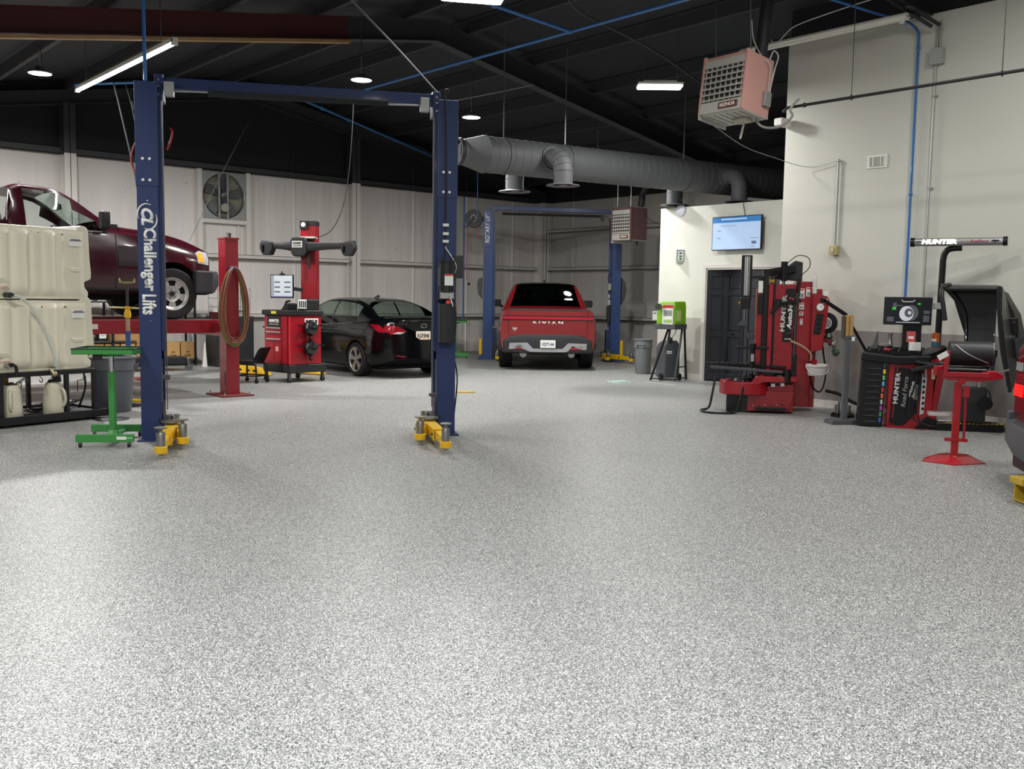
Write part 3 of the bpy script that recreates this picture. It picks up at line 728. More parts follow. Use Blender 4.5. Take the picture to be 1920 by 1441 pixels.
# ================================================================ compressed air pipes
mblp = P('air pipe blue', '#2f6fb0', .4, coat=.2)
def pipe(name, label, cat, pts, r, mat, fit=None, grp=None, n=10):
    t = thing(name, label, cat, pts[0], 0, grp); o = Vector(pts[0])
    m = MB(); m.tube([Vector(p)-o for p in pts], r, n); m.build('pipe', mat, t)
    for f in (fit or []):
        p = Vector(f)-o; q = MB(); q.ball(p, r*1.7, n=10); q.build('fitting', mat if mat is not mblp else mblp, t)
    return t
pipe('air_pipe', 'blue air pipe running straight across under the black roof beyond the nearer lift', 'pipe', [(-14.62, 9.26, 5.1), (-6.9, 9.32, 5.1)], .022, mblp, [(-9.52, 9.29, 5.1), (-12, 9.27, 5.1)])
pipe('air_pipe', 'blue air pipe sloping down with the roof towards the far corner', 'pipe', [(-16.2, 8.7, 5.14), (-19.2, 14.1, 4.92)], .024, mblp, [(-16.7, 9.6, 5.105), (-17.2, 10.5, 5.07), (-18.2, 12.3, 4.99)])
pipe('air_pipe', 'short blue air pipe joining the long pipe at the top of the photo', 'pipe', [(-9.3, 7.3, 5.1), (-9.52, 9.28, 5.1)], .022, mblp, [(-9.35, 7.8, 5.1)])
pipe('air_pipe', 'blue air pipe dropping from the roof to the top of the nearer left lift column', 'pipe', [(-9.72, 3.58, 5.05), (-9.74, 3.6, 3.5)], .018, mblp)
pipe('air_pipe', 'blue air pipe end under the roof, level with the left column head', 'pipe', [(-16.2, 4.87, 4.75), (-15.33, 5.56, 4.75)], .02, mblp)
pts = [(-6.75, 11.1, 5.32), (-6.4, 11.75, 5.18), (-6.17, 12.0, 5.1)]+catmull([(-6.1, 12.06, 5.05), (-6.03, 12.1, 4.95), (-6.02, 12.11, 4.8)], 4)+[(-6.02, 12.11, 1.0)]
pipe('air_pipe', 'blue air pipe running down the pale right wall behind the screen of the wheel balancer', 'pipe', pts, .017, mblp, [(-6.02, 12.11, 4.75), (-6.02, 12.11, 2.9), (-6.25, 11.93, 5.12)])
pipe('air_pipe', 'thin blue air pipe dropping beside the hose reel on the far wall', 'pipe', [(-17.55, 14.2, 4.9), (-17.55, 14.2, 3.4), (-17.55, 14.2, 3.35)], .012, mblp)
pipe('air_pipe', 'thin blue air pipe dropping down the left wall beside the far lift', 'pipe', [(-19.0, 14.95, 4.0), (-19.0, 14.95, .85)], .02, mblp, [(-19.0, 14.95, 2.2), (-19.0, 14.95, 1.0)])
# gas pipe hung in front of the right wall
mblk = P('gas pipe black', '#1c1c1f', .5)
t = pipe('gas_pipe', 'black gas pipe hanging level in front of the pale right wall', 'pipe', [(-6.95, 10.55, 3.86), (-6.86, 10.5, 3.89), (-6.7, 10.5, 3.89), (4.0, 10.5, 3.89)], .018, mblk, [(-6.62, 10.5, 3.89)])
for x in (-6.0, -4.3, -2.4):
    q = MB(); q.tube([(x+6.95+.0, -.05, .03+.03*math.cos(a)+.0) if False else (x+6.95, -.05+.028*math.sin(a), .03+.028*math.cos(a)) for a in [R_(v) for v in range(0, 360, 30)]], .006, 5, closed=True); cl = q.build('clevis', mblk, t)
    q = MB(); q.cyl((x+6.95, -.05, .055), (x+6.95, -.05, zr(10.5)-.2-3.86), .005, n=6); q.build('hanger_rod', mblk, t)
# unlit white strip fixture along the top of the right wall
t = thing('strip_fixture', 'unlit white strip light fixture along the top of the pale right wall', 'lamp', (-7.2, 11.72, 5.02), 0)
MB().box(-1.25, 1.22, -.04, .04, 0, .08).build('housing', white, t, bevel=.006)
m = MB(); m.box(1.14, 1.2, -.05, -.03, -.05, .06); m.build('socket', white, t, bevel=.004)
m = MB(); m.box(-1.25, 1.22, -.08, .08, .035, .045); m.build('reflector', white, t)
m = MB(); m.tube(catmull([(-.75, -.03, .12), (-.65, -.05, .03), (-.5, -.08, .12), (-.3, -.08, .22), (.3, -.05, .3), (.9, -.02, .36), (1.3, 0, .45)], 6), .007, 6); m.build('power_cord', wlabel, t)
# conduits and boxes on the right wall
t = thing('conduit', 'steel conduit with a grey box running down the pale right wall beside the blue pipe', 'conduit', (-5.78, 12.12, 0), 0)
m = MB(); m.cyl((0, 0, 1.2), (0, 0, 4.5), .012, n=8); m.build('tube', galv, t)
m = MB(); m.cyl((.04, 0, 4.7), (.04, 0, 5.05), .01, n=8); m.build('upper_tube', galv, t)
m = MB(); m.cyl((-.0, 0, 4.7), (-.0, 0, 5.0), .01, n=8); m.build('upper_tube', galv, t)
m = MB(); m.box(-.06, .1, -.06, .02, 4.5, 4.7); m.build('junction_box', P('box grey', '#a6a8a8', .5), t, bevel=.005)
for z in (2.95, 4.1): 
    m = MB(); m.box(-.02, .04, -.015, .02, z, z+.02); m.build('strap', galv, t)
m = MB(); m.box(-.15, -.07, -.6, .0, 5.12, 5.17); m.build('strut', mblk, t)
t = thing('conduit', 'short steel conduit ending in a brass-coloured box on the pale right wall', 'conduit', (-7.07, 12.12, 0), 0)
m = MB(); m.cyl((0, 0, 2.27), (0, 0, 3.42), .014, n=8); m.build('tube', galv, t)
m = MB(); m.box(-.06, .06, -.06, .02, 2.14, 2.27); m.build('switch_box', P('brass paint', '#b6a878', .5), t, bevel=.006)
m = MB(); m.box(-.02, .02, -.075, -.05, 2.18, 2.24); m.build('switch', P('old ivory', '#c9bf98', .5), t)
m = MB(); m.ball((0, -.0, 3.43), .025, n=10); m.build('elbow', galv, t)
m = MB(); m.tube(catmull([(0, -.01, 3.44), (-.2, -.01, 3.4), (-.4, -.02, 3.38), (-.6, -.1, 3.42), (-.75, -.4, 3.5), (-.85, -1.0, 3.6), (-.7, -1.9, 3.75)], 8), .005, 5); m.build('lead_wire', galv, t)
t = thing('air_register', 'small white air register set in the pale right wall', 'vent', (-6.52, 12.149, 3.37), 0)
t.scale = (.72, 1, .72)
m = MB(); m.box(-.2, .2, -.012, 0, -.12, .12); m.build('frame', white, t, bevel=.003)
m = MB(); m.box(-.15, .13, -.014, -.012, -.085, .085); m.build('opening', P('vent dark', '#50504e', .7), t)
for i in range(14):
    x = -.145+.27*i/13; m = MB(); m.box(x, x+.006, -.022, -.012, -.085, .085); m.build('fin', white, t)
for i in (-.075, .075):
    m = MB(); m.box(i-.01, i+.01, -.024, -.012, -.085, .085); m.build('divider', white, t)
tag(MB().box(-.0, .14, -.12, .12, 0, .11).build('security_camera', white, None, bevel=.02), 'small white camera housing at the edge of the pale right wall by the gas pipe', 'camera').location = (-7.98, 12.0, 3.98)
# exhaust fan
t = thing('exhaust_fan', 'big square wall exhaust fan with dark blades high on the left wall', 'fan', (XL+.05, 8.875, 3.56), 0)
g_ = P('fan grey', '#8d908e', .5, .4)
N = 40; Rf = .455
m = MB(); hw, hh = .49, .5
ring = [(Rf*math.cos(2*math.pi*i/N), Rf*math.sin(2*math.pi*i/N)) for i in range(N)]
outer = []
for i in range(N):
    a = 2*math.pi*i/N; c, s_ = math.cos(a), math.sin(a); k_ = min(hw/max(abs(c), 1e-6), hh/max(abs(s_), 1e-6)); outer.append((c*k_, s_*k_))
vs = [(.06, y, z) for y, z in ring]+[(.06, y, z) for y, z in outer]+[(-.02, y, z) for y, z in ring]
m.add(vs, [(i, (i+1) % N, N+(i+1) % N, N+i) for i in range(N)]+[(i, (i+1) % N, 2*N+(i+1) % N, 2*N+i) for i in range(N)])
m.build('fan_housing', g_, t)
m = MB(); m.lathe([(Rf, .06), (Rf+.015, .075), (Rf+.02, .06)], axis='x', n=40); m.build('orifice_ring', steel, t)
for i in range(10):
    z = -.45+.09*i; m = MB(); m.box(-.045, -.035, -.46, .46, z, z+.082); m.build('shutter_blade', P('shutter', '#7d7a6c', .6), t)
fb = P('fan blade', '#5c6061', .5, .3)
for i in range(5):
    a = R_(20+72*i); pr = []
    for r_, w_, tw in ((.07, .05, .06), (.2, .12, .05), (.32, .16, .035), (.42, .13, .02)):
        e = Vector((0, math.cos(a), math.sin(a))); f = Vector((0, -math.sin(a), math.cos(a)))
        c = e*r_; pr.append([c-f*w_+Vector((-.01, 0, 0)), c+f*w_*.4+Vector((tw, 0, 0)), c+f*w_*.4+Vector((tw-.006, 0, 0)), c-f*w_+Vector((-.016, 0, 0))])
    m = MB(); m.loft(pr); m.build('fan_blade', fb, t)
m = MB(); m.cyl((-.02, 0, 0), (.05, 0, 0), .07, n=20); m.build('hub', P('hub grey', '#6f7270', .4, .5), t)
for y in (-.12, .07):
    m = MB(); m.box(.065, .085, y-.02, y+.02, -.49, .49); m.build('motor_rail', g_, t, bevel=.003)
m = MB(); m.cyl((.05, -.02, -.25), (.17, -.02, -.25), .09, n=18); m.build('motor', P('motor tan', '#9a958a', .5), t, bevel=.01)
m = MB(); m.tube([(.09, .06*math.cos(a), .06*math.sin(a)) for a in [R_(v) for v in range(0, 360, 30)]], .008, 6, closed=True); m.build('pulley', galv, t)
m = MB(); m.box(.09, .1, -.05, .05, -.22, .0); m.build('drive_belt', black, t)
# hanging cords and cables
def cord(name, label, pts, r=.008, mat=None, cat='cable', k=10, grp=None):
    o = Vector(pts[0]); m = MB(); m.tube([Vector(p)-o for p in catmull(pts, k)], r, 6)
    ob = m.build(name, mat or P('cable black', '#2b2b2d', .6), None); ob.location = o; return tag(ob, label, cat, grp)
cord('ceiling_cable', 'slim dark rope looping from above the left tube light down towards the raised pickup', [(-14.95, 5.05, 4.6), (-15.1, 5.2, 4.2), (-15.35, 5.5, 3.2), (-15.4, 5.6, 2.32)], .014)
cord('ceiling_cable', 'second dark rope beside the first, dropping behind the blue column to the raised pickup', [(-14.88, 5.2, 4.6), (-15.0, 5.35, 4.2), (-15.25, 5.6, 3.2), (-15.3, 5.65, 2.32)], .008)
cord('ceiling_cable', 'thin cable slanting down from the roof to the front of the raised maroon pickup', [(-16.3, 8.2, 5.2), (-15.6, 7.4, 4.2), (-14.9, 6.6, 3.2), (-14.5, 6.0, 2.3)], .006)
cord('ceiling_cable', 'cable hanging in a long curve from the round lamp to the alignment machine head', [(-13.2, 8.1, 5.15), (-13.3, 8.2, 4.4), (-13.75, 8.35, 3.2), (-14.1, 8.3, 2.6), (-14.45, 8.1, 2.42)], .007)
cord('ceiling_cable', 'grey cable swooping from the roof down onto the head of the right blue column', [(-8.6, 4.6, 5.08), (-8.5, 5.0, 4.6), (-8.35, 5.7, 4.0), (-8.25, 6.15, 3.6)], .01, P('grey cable', '#5b5b5d', .6))
cord('roof_conduit', 'grey conduit snaking across the black roof above the duct', [(-9.9, 6.9, 5.22), (-9.6, 7.6, 5.3), (-9.4, 8.8, 5.6), (-9.8, 9.8, 5.5), (-9.9, 11.5, 5.3), (-10.3, 14.0, 4.9)], .018, P('dark conduit', '#3c3d40', .5), 'conduit')
cord('roof_cable', 'loose pale cable end hanging over the big duct near the round lamp', [(-12.9, 9.9, 4.75), (-12.3, 10.3, 4.85), (-11.9, 10.8, 5.0)], .009, P('pale cable', '#8a8a86', .6))
# cable reel on the far lift
t = thing('hose_reel', 'black hose reel mounted left of the far blue lift, thin red hose hanging down', 'reel', (-17.95, 14.42, 3.36), 48.8)
m = MB(); m.lathe([(.0, -.10), (.21, -.10), (.215, -.09), (.21, -.08), (.14, -.08), (.14, .02), (.21, .02), (.215, .03), (.21, .04), (0, .04)], axis='y', n=32); m.build('spool', black, t)
m = MB(); m.lathe([(.14, -.075), (.185, -.075), (.185, .015), (.14, .015)], axis='y', n=32); m.build('wound_hose', P('hose black', '#202022', .7), t)
for i in range(8):
    a = 2*math.pi*i/8; m = MB(); m.cyl((.07*math.cos(a), -.1, .07*math.sin(a)), (.07*math.cos(a), -.108, .07*math.sin(a)), .009, n=6); m.build('bolt', chrome, t)
m = MB(); m.bar((0, -.12, 0), (-.17, -.12, -.2), .05, .03); m.build('guide_arm', black, t, bevel=.005)
m = MB(); m.cyl((-.17, -.14, -.2), (-.17, -.1, -.2), .03, n=12); m.build('roller', black, t)
m = MB(); m.box(.0, .26, .04, .07, -.06, .06); m.build('bracket', black, t)
m = MB(); m.tube(catmull([(-.16, -.12, -.22), (-.16, -.12, -1.0), (-.15, -.12, -1.46)], 4), .009, 6); m.build('hose', P('red hose', '#b5343c', .5), t, label='thin red hose')
m = MB(); m.cyl((-.15, -.12, -1.46), (-.15, -.12, -1.54), .014, n=8); m.build('coupler', chrome, t)
m = MB(); m.ball((-.10, -.12, -1.56), .035, n=12); m.build('ball_stop', black, t)
m = MB(); m.tube(catmull([(.05, 0, -.2), (.06, 0, -.38), (.12, 0, -.46), (.2, 0, -.44)], 6), .009, 6); m.build('feed_hose', P('red hose', '#b5343c', .5), t)

t = thing('roof_brace', 'pair of black braces reaching from the roof to the top of the pale right wall', 'brace', (-5.8, 12.0, 4.95), 0)
for dx in (0, .10):
    m = MB(); m.bar((dx, 0, 0), (dx-.85, -.9, .72), .05, .03); m.build('brace_bar', mblk, t)
# ================================================================ vehicles
# local frame: x right, y forward, z up, origin on the ground under the rear axle
def interp(ks, vs, t):
    """monotone cubic through (ks, vs)"""
    n = len(ks)
    if t <= ks[0]: return vs[0]
    if t >= ks[-1]: return vs[-1]
    d = [(vs[i+1]-vs[i])/(ks[i+1]-ks[i]) for i in range(n-1)]
    mm = [d[0]]+[0 if d[i-1]*d[i] <= 0 else 2*d[i-1]*d[i]/(d[i-1]+d[i]) for i in range(1, n-1)]+[d[-1]]
    i = max(j for j in range(n-1) if ks[j] <= t); h = ks[i+1]-ks[i]; u = (t-ks[i])/h
    return (2*u**3-3*u*u+1)*vs[i]+(u**3-2*u*u+u)*h*mm[i]+(-2*u**3+3*u*u)*vs[i+1]+(u**3-u*u)*h*mm[i+1]
def body(name, T, ycuts, classify, mats, arches, parent, deform=None, linmats=None):
    """T: dict param -> (keys, values) along y; returns body object and BVH; glass faces come out as separate parts"""
    rings = []
    def par(p, y): return interp(T[p][0], T[p][1], y)
    for y in ycuts:
        z0, w0, zm, wm, zb, wb, zt, wt, cr = [par(p, y) for p in ('z0', 'w0', 'zm', 'wm', 'zb', 'wb', 'zt', 'wt', 'cr')]
        h = [(0, z0), (w0*.6, z0), (w0*.96, z0+.01), (w0+.35*(wm-w0), z0+.10*(zm-z0)+.02), (w0+.8*(wm-w0), z0+.5*(zm-z0)), (wm, zm), (wm-.25*(wm-wb), zm+.55*(zb-zm)), (wb+.01, zb-.012), (wb-.012, zb+.006)]
        gx0, gz0 = wb-.022, zb+.012; gx1, gz1 = wt+.035, zt-.055
        for u in (.0, .33, .66, 1.):
            bul = .022*math.sin(math.pi*u)*min(1, (zt-zb)/.3)
            h.append((gx0+(gx1-gx0)*u+bul, gz0+(gz1-gz0)*u))
        h += [(wt+.012, zt-.022), (wt-.04, zt), (wt*.8, zt+cr*.55), (wt*.45, zt+cr*.9), (0, zt+cr)]
        ring = [(x, y, z) for x, z in h]+[(-x, y, z) for x, z in reversed(h[1:-1])]
        rings.append(ring)
    n = len(rings[0]); NH = (n//2)   # index NH is the top centre
    m = MB()
    for i in range(len(rings)-1):
        ym = (ycuts[i]+ycuts[i+1])/2
        for k in range(n):
            j = k if k < NH else n-1-k       # segment number from the bottom centre on either side
            m.m = classify(ym, j, 1 if k < NH else -1)
            m.add([rings[i][k], rings[i][(k+1) % n], rings[i+1][(k+1) % n], rings[i+1][k]], [(0, 1, 2, 3)])
    m.m = 0
    m.add(rings[0], [tuple(reversed(range(n)))]); m.add(rings[-1], [tuple(range(n))])
    o = m.build(name, mats, None, smooth=False)
    if deform:
        for v in o.data.vertices: v.co = deform(v.co)
    cut = []
    for (ya, za, ra, wa) in arches:
        for sx in (-1, 1):
            c = MB(); c.cyl((sx*(wa-.34), ya, za), (sx*(wa+.2), ya, za), ra, n=40); co_ = c.build('cut', [linmats], None, smooth=False); cut.append(co_)
    bpy.context.view_layer.update()
    if cut:
        boolean(o, cut)
    me = o.data
    bm = bmesh.new(); bm.from_mesh(me)
    names = [mm.name if mm else '' for mm in me.materials]
    # full-body BVH for plates
    bvh = BVHTree.FromBMesh(bm)
    glass_ids = [i for i, nm in enumerate(names) if nm.startswith('glass')]
    objs = []
    gf = {}
    for f in bm.faces:
        if f.material_index in glass_ids: gf.setdefault(f.material_index, []).append(f)
    for gi, fs in gf.items():
        fset = set(fs)
        while fset:
            st = [fset.pop()]; isl = []
            while st:
                f = st.pop(); isl.append(f)
                for e in f.edges:
                    for g in e.link_faces:
                        if g in fset: fset.remove(g); st.append(g)
            vs = {}; vl = []; fl = []
            for f in isl:
                q = []
                for v in f.verts:
                    if v.index not in vs: vs[v.index] = len(vl); vl.append(tuple(v.co))
                    q.append(vs[v.index])
                fl.append(q)
            gm = bpy.data.meshes.new('window'); gm.from_pydata(vl, [], fl); gm.materials.append(me.materials[gi]); gm.update()
            objs.append(obj_from(gm, 'windshield' if 'front' in names[gi] else 'rear_window' if 'rear' in names[gi] else 'side_window', parent, angle=50))
    allg = [f for fs in gf.values() for f in fs]
    bmesh.ops.delete(bm, geom=allg, context='FACES')
    bm.to_mesh(me); bm.free()
    me.name = name; o.parent = parent
    me.polygons.foreach_set('use_smooth', [True]*len(me.polygons)); me.set_sharp_from_angle(angle=R_(32))
    o.name = name
    return o, bvh
def linsp(a, b, step):
    n = max(1, int(round((b-a)/step))); return [a+(b-a)*i/n for i in range(n+1)]
def wheel(parent, x, y, R, W, sgn, style, rimR, rimmat, zoff=0.):
    t = MB()
    p = [(rimR-.01, -W/2+.01), (rimR+.015, -W/2), (R*.93, -W/2), (R*.985, -W/2+.02), (R, -W/2+.045), (R, -W*.22), (R-.008, -W*.2), (R-.008, -W*.18), (R, -W*.16), (R, -.01), (R-.008, -.006), (R-.008, .006), (R, .01), (R, W*.16), (R-.008, W*.18), (R-.008, W*.2), (R, W*.22), (R, W/2-.045), (R*.985, W/2-.02), (R*.93, W/2), (rimR+.015, W/2), (rimR-.01, W/2-.01)]
    wl = bpy.data.objects.new('wheel', None); COL.objects.link(wl); wl.parent = parent; wl.location = (x, y, R+zoff); 
    t.lathe(p, axis='x', n=48); t.build('tyre', rubber, wl, angle=30)
    o = sgn*(W/2)
    m = MB(); m.lathe([(rimR, -sgn*W/2*.9), (rimR*.96, 0), (rimR*.95, o*.9), (rimR, o*.98), (rimR+.012, o*1.0), (rimR+.012, o*.96)], axis='x', n=48)
    if style == 'five':
        m.m = 0
        for i in range(5):
            a = 2*math.pi*i/5+.2
            def pt(r, da, dx): return (o*dx, r*math.cos(a+da), r*math.sin(a+da))
            f1 = [pt(.05, -.6, .86), pt(.05, .6, .86), pt(rimR*.6, .25, .9), pt(rimR*.96, .3, .96), pt(rimR*.96, -.3, .96), pt(rimR*.6, -.25, .9)]
            f2 = [(v[0]-sgn*.03, v[1], v[2]) for v in f1]
            m.loft([f1, f2])
    elif style == 'slots':
        N = 60; r0, r1, r2, r3 = rimR*.36, rimR*.52, rimR*.86, rimR*.97
        for i in range(N):
            a0, a1 = 2*math.pi*i/N, 2*math.pi*(i+1)/N
            k_ = (i % 12)
            def q(r, a, dx): return (o*dx, r*math.cos(a), r*math.sin(a))
            m.add([q(0.03, a0, .70), q(0.03, a1, .70), q(r0, a1, .72), q(r0, a0, .72)], [(0, 1, 2, 3)])
            m.add([q(r0, a0, .72), q(r0, a1, .72), q(r1, a1, .80), q(r1, a0, .80)], [(0, 1, 2, 3)])
            if k_ > 5: 
                s_ = .0
                m.add([q(r1, a0, .80), q(r1, a1, .80), q(r2, a1+s_, .80), q(r2, a0+s_, .80)], [(0, 1, 2, 3)])
            m.add([q(r2, a0, .80), q(r2, a1, .80), q(r3, a1, .92), q(r3, a0, .92)], [(0, 1, 2, 3)])
    rim = m.build('rim', rimmat, wl, angle=30, fix=(style != 'slots'))
    c = MB(); c.cyl((o*.2, 0, 0), (o*.3, 0, 0), rimR*.93, n=32); c.build('brake_disc', P('brake dark', '#2a2a2c', .6, .4), wl)
    c = MB(); c.cyl((o*.6, 0, 0), (o*.92 if style == 'five' else o*.9, 0, 0), .036, n=18); c.build('hub_cap', black if style != 'five' else rimmat, wl)
    for i in range(5):
        a = 2*math.pi*i/5+.5; c = MB(); c.cyl((o*.6, .06*math.cos(a), .06*math.sin(a)), (o*.86, .06*math.cos(a), .06*math.sin(a)), .011, n=8); c.build('lug_nut', steel if style != 'plain' else black, wl)
    return wl
def seat(parent, x, y, z, mat, h=.62, w=.5):
    m = MB(); m.prism(rrect(x-w/2, x+w/2, y-.05, y+.45, .06), 'xy', z, z+.14); m.build('seat_cushion', mat, parent, bevel=.02)
    m = MB(); m.T = Matrix.Translation((x, y, z+.1)) @ Matrix.Rotation(R_(12), 4, 'X'); m.prism(rrect(-w/2, w/2, 0, h, .08), 'xz', -.1, .02); m.build('seat_back', mat, parent, bevel=.02)
    m = MB(); m.T = Matrix.Translation((x, y-.14, z+.1+h+.02)) @ Matrix.Rotation(R_(12), 4, 'X'); m.prism(rrect(-.13, .13, 0, .17, .05), 'xz', -.06, .02); m.build('headrest', mat, parent, bevel=.015)
well = P('wheel well', '#0e0e10', .85)

# ---------------------------------------------------------------- red electric pickup, seen from behind
TR = thing('pickup_truck', 'red crew-cab pickup seen from behind, parked inside the far blue lift', 'pickup truck', (-14.93, 14.02, 0), 49.2)
rp = P('pickup red', '#741317', .22, coat=.8, var=.04); clad = P('cladding grey', '#27282a', .5); gd = glassmat('glass rear dark', '#3b4448', .5)
gds = glassmat('glass side dark', '#3b4448', .35); gfr = glassmat('glass front', '#9fb0ae', .75)
T = dict(
 z0=([-1.0, -.6, .5, 3, 4.3], [.42, .32, .36, .36, .45]),
 w0=([-1.0, 4.3], [.93, .90]),
 zm=([-1.0, 4.3], [.80, .78]),
 wm=([-1.0, -.8, 0, 3.4, 4.0, 4.35], [.97, 1.01, 1.03, 1.03, .99, .88]),
 zb=([-1.0, .2, 3, 4.35], [1.22, 1.24, 1.20, 1.06]),
 wb=([-1.0, -.8, .3, 2.6, 4.0, 4.35], [.90, .93, .95, .94, .88, .78]),
 zt=([-1.0, .42, .5, .75, 1.3, 2.3, 2.7, 3.35, 3.6, 4.35], [1.26, 1.275, 1.30, 1.78, 1.815, 1.79, 1.66, 1.28, 1.24, 1.12]),
 wt=([-1.0, .42, .5, .75, 1.3, 2.3, 3.3, 4.35], [.84, .84, .82, .67, .67, .66, .80, .70]),
 cr=([-1.0, .42, .8, 2.4, 3.4, 4.35], [.01, .01, .035, .035, .03, .02]))
yc = [-1.0, -.97, -.9, -.8]+linsp(-.7, .3, .12)[0:]+[.42, .5, .54, .60, .66, .71, .75, .85, 1.0, 1.2, 1.4, 1.62, 1.7, 1.9, 2.1, 2.3, 2.42, 2.6, 2.8, 3.0, 3.2, 3.32, 3.42, 3.6, 3.8, 4.0, 4.15, 4.28, 4.35]
def cls(y, j, s):
    if j <= 4 and j >= 0: return 1
    if 9 <= j <= 11:
        if .78 < y < 1.62 or 1.70 < y < 2.8: return 3
        if .5 < y < .75: return 0
    if j >= 14 and .50 < y < .74: return 2
    if j >= 14 and 2.36 < y < 3.3: return 4
    if j >= 13 and .78 < y < 2.3: return 5
    return 0
bo, bv = body('truck_body', T, yc, cls, [rp, clad, gd, gds, gfr, P('roof black', '#17181b', .15, coat=.5)], [(0, .40, .46, .95), (3.45, .40, .46, .95)], TR, linmats=well)
for x in (-.86, .86):
    for y in (0, 3.45): wheel(TR, x, y, .415, .28, 1 if x > 0 else -1, 'five', .27, P('rim dark', '#4c4e52', .4, .7))
patch(bv, [(-.80, .72), (.80, .72), (.80, 1.245), (-.80, 1.245)], '+y', -2, 'tailgate', rp, TR, off=.012)
patch(bv, [(-.815, .74), (-.806, .74), (-.806, 1.24), (-.815, 1.24)], '+y', -2, 'tailgate_gap', black, TR, off=.006)
patch(bv, [(.806, .74), (.815, .74), (.815, 1.24), (.806, 1.24)], '+y', -2, 'tailgate_gap', black, TR, off=.006)
tl = P('tail light red', '#9c0e24', .15, coat=.6); blk = P('gloss black trim', '#0c0c0e', .15, coat=.5)
patch(bv, [(-.93, 1.035), (.93, 1.035), (.93, 1.125), (-.93, 1.125)], '+y', -2, 'light_bar_surround', blk, TR, off=.02)
m_ = patch(bv, [(-.925, 1.052), (.925, 1.052), (.925, 1.108), (-.925, 1.108)], '+y', -2, 'light_bar', tl, TR, off=.026)
patch(bv, [(-.84, 1.235), (.84, 1.235), (.84, 1.27), (-.84, 1.27)], '+y', -2, 'tailgate_top_trim', clad, TR, off=.015)
# rear bumper
m = MB(); rg = []
for x in [-1.03, -1.02, -.98, -.9, -.8, -.5, -.25, 0, .25, .5, .8, .9, .98, 1.02, 1.03]:
    a = abs(x); yb = -1.11+.09*a**2+(.30*(a-.9)/.13 if a > .9 else 0)
    zt_ = .735-(.20*max(0, a-.72)/.31); zl = .34+.02*a+(.08*(a-.9)/.13 if a > .9 else 0)
    rg.append([(x, yb+.10, zt_+.01), (x, yb+.01, zt_), (x, yb, zt_-.05), (x, yb+.01, (zt_+zl)/2), (x, yb+.03, zl+.03), (x, yb+.12, zl), (x, yb+.35, zl+.02), (x, yb+.4, zt_)])
m.loft(rg); bmp = m.build('rear_bumper', clad, TR, angle=40)
me_ = bmp.data; bmm = bmesh.new(); bmm.from_mesh(me_); bvb = BVHTree.FromBMesh(bmm); bmm.free()
slv = P('skid silver', '#a9abae', .4, .4)
patch(bvb, [(-.80, .44), (-.71, .44), (-.70, .50), (-.5, .515), (-.42, .41), (-.36, .39), (.36, .39), (.42, .41), (.5, .515), (.70, .50), (.71, .44), (.80, .44), (.80, .565), (.42, .575), (.30, .455), (-.30, .455), (-.42, .575), (-.78, .565)], '+y', -2, 'bumper_trim', slv, TR, off=.014)
patch(bvb, [(-.69, .44), (-.44, .44), (-.48, .485), (-.66, .49)], '+y', -2, 'rear_reflector', tl, TR, off=.01)
patch(bvb, [(.44, .44), (.69, .44), (.66, .49), (.48, .485)], '+y', -2, 'rear_reflector', tl, TR, off=.01)
m = MB(); m.prism(rrect(-.155, .155, .475, .635, .012), 'xz', -1.135, -1.128); lp = m.build('number_plate', P('plate white', '#dcdcd4', .5), TR)
text('102*144', 'plate_number', P('plate blue', '#2e5f96', .5), TR, (0, -1.137, .553), (1, 0, 0), (0, 0, 1), .075, .245, bold=.01)
text('R I V I A N', 'lettering', P('emblem silver', '#e6e2e0', .25, .6), TR, (.0, -1.014-.006, .985), (1, 0, 0), (0, 0, 1), .052, .62, bold=.03)
m = MB()
for p0, p1 in (((-.68, .80), (-.68, .88)), ((-.72, .85), (-.64, .85)), ((-.72, .85), (-.72, .89)), ((-.64, .85), (-.64, .89)), ((-.70, .83), (-.70, .88)), ((-.66, .83), (-.66, .88))):
    m.bar((p0[0], -1.016, p0[1]), (p1[0], -1.016, p1[1]), .010, .008, up=(0, 1, 0))
m.build('badge', P('emblem silver', '#e6e2e0', .25, .6), TR)
for s in (-1, 1):
    m = MB(); m.loft([[(s*(.93+dx), 2.62+dy, z) for dx, dy, z in q] for q in ([(0, 0, 1.25), (0, .06, 1.25), (0, .06, 1.30), (0, 0, 1.30)], [(.08, 0, 1.25), (.08, .08, 1.25), (.08, .08, 1.33), (.08, 0, 1.33)])]); m.build('mirror_arm', blk, TR)
    m = MB(); m.T = Matrix.Translation((s*1.11, 2.62, 1.36)); m.prism(rrect(-.12, .12, -.085, .085, .04), 'xz', -.03, .10); m.build('side_mirror', blk, TR, bevel=.02)
m = MB(); m.loft([[(-.02, 1.35, 1.84), (.02, 1.35, 1.84), (.02, 1.5, 1.85), (-.02, 1.5, 1.85)], [(-.004, 1.33, 1.91), (.004, 1.33, 1.91), (.004, 1.37, 1.91), (-.004, 1.37, 1.91)]]); m.build('roof_fin', blk, TR)
for x in (-.5, .5):
    m = MB(); m.cyl((x, -.9, .33), (x, -.55, .35), .07, n=16); m.build('air_spring', steel, TR)
m = MB(); m.cyl((-.7, 0, .38), (.7, 0, .38), .06, n=12); m.box(-.35, .35, -.5, 3.9, .30, .36); m.build('underbody', well, TR)
sm = P('seat grey', '#4a4b4d', .8)
for x in (-.4, .4): seat(TR, x, 1.15, .75, sm); seat(TR, x, 2.2, .75, sm)

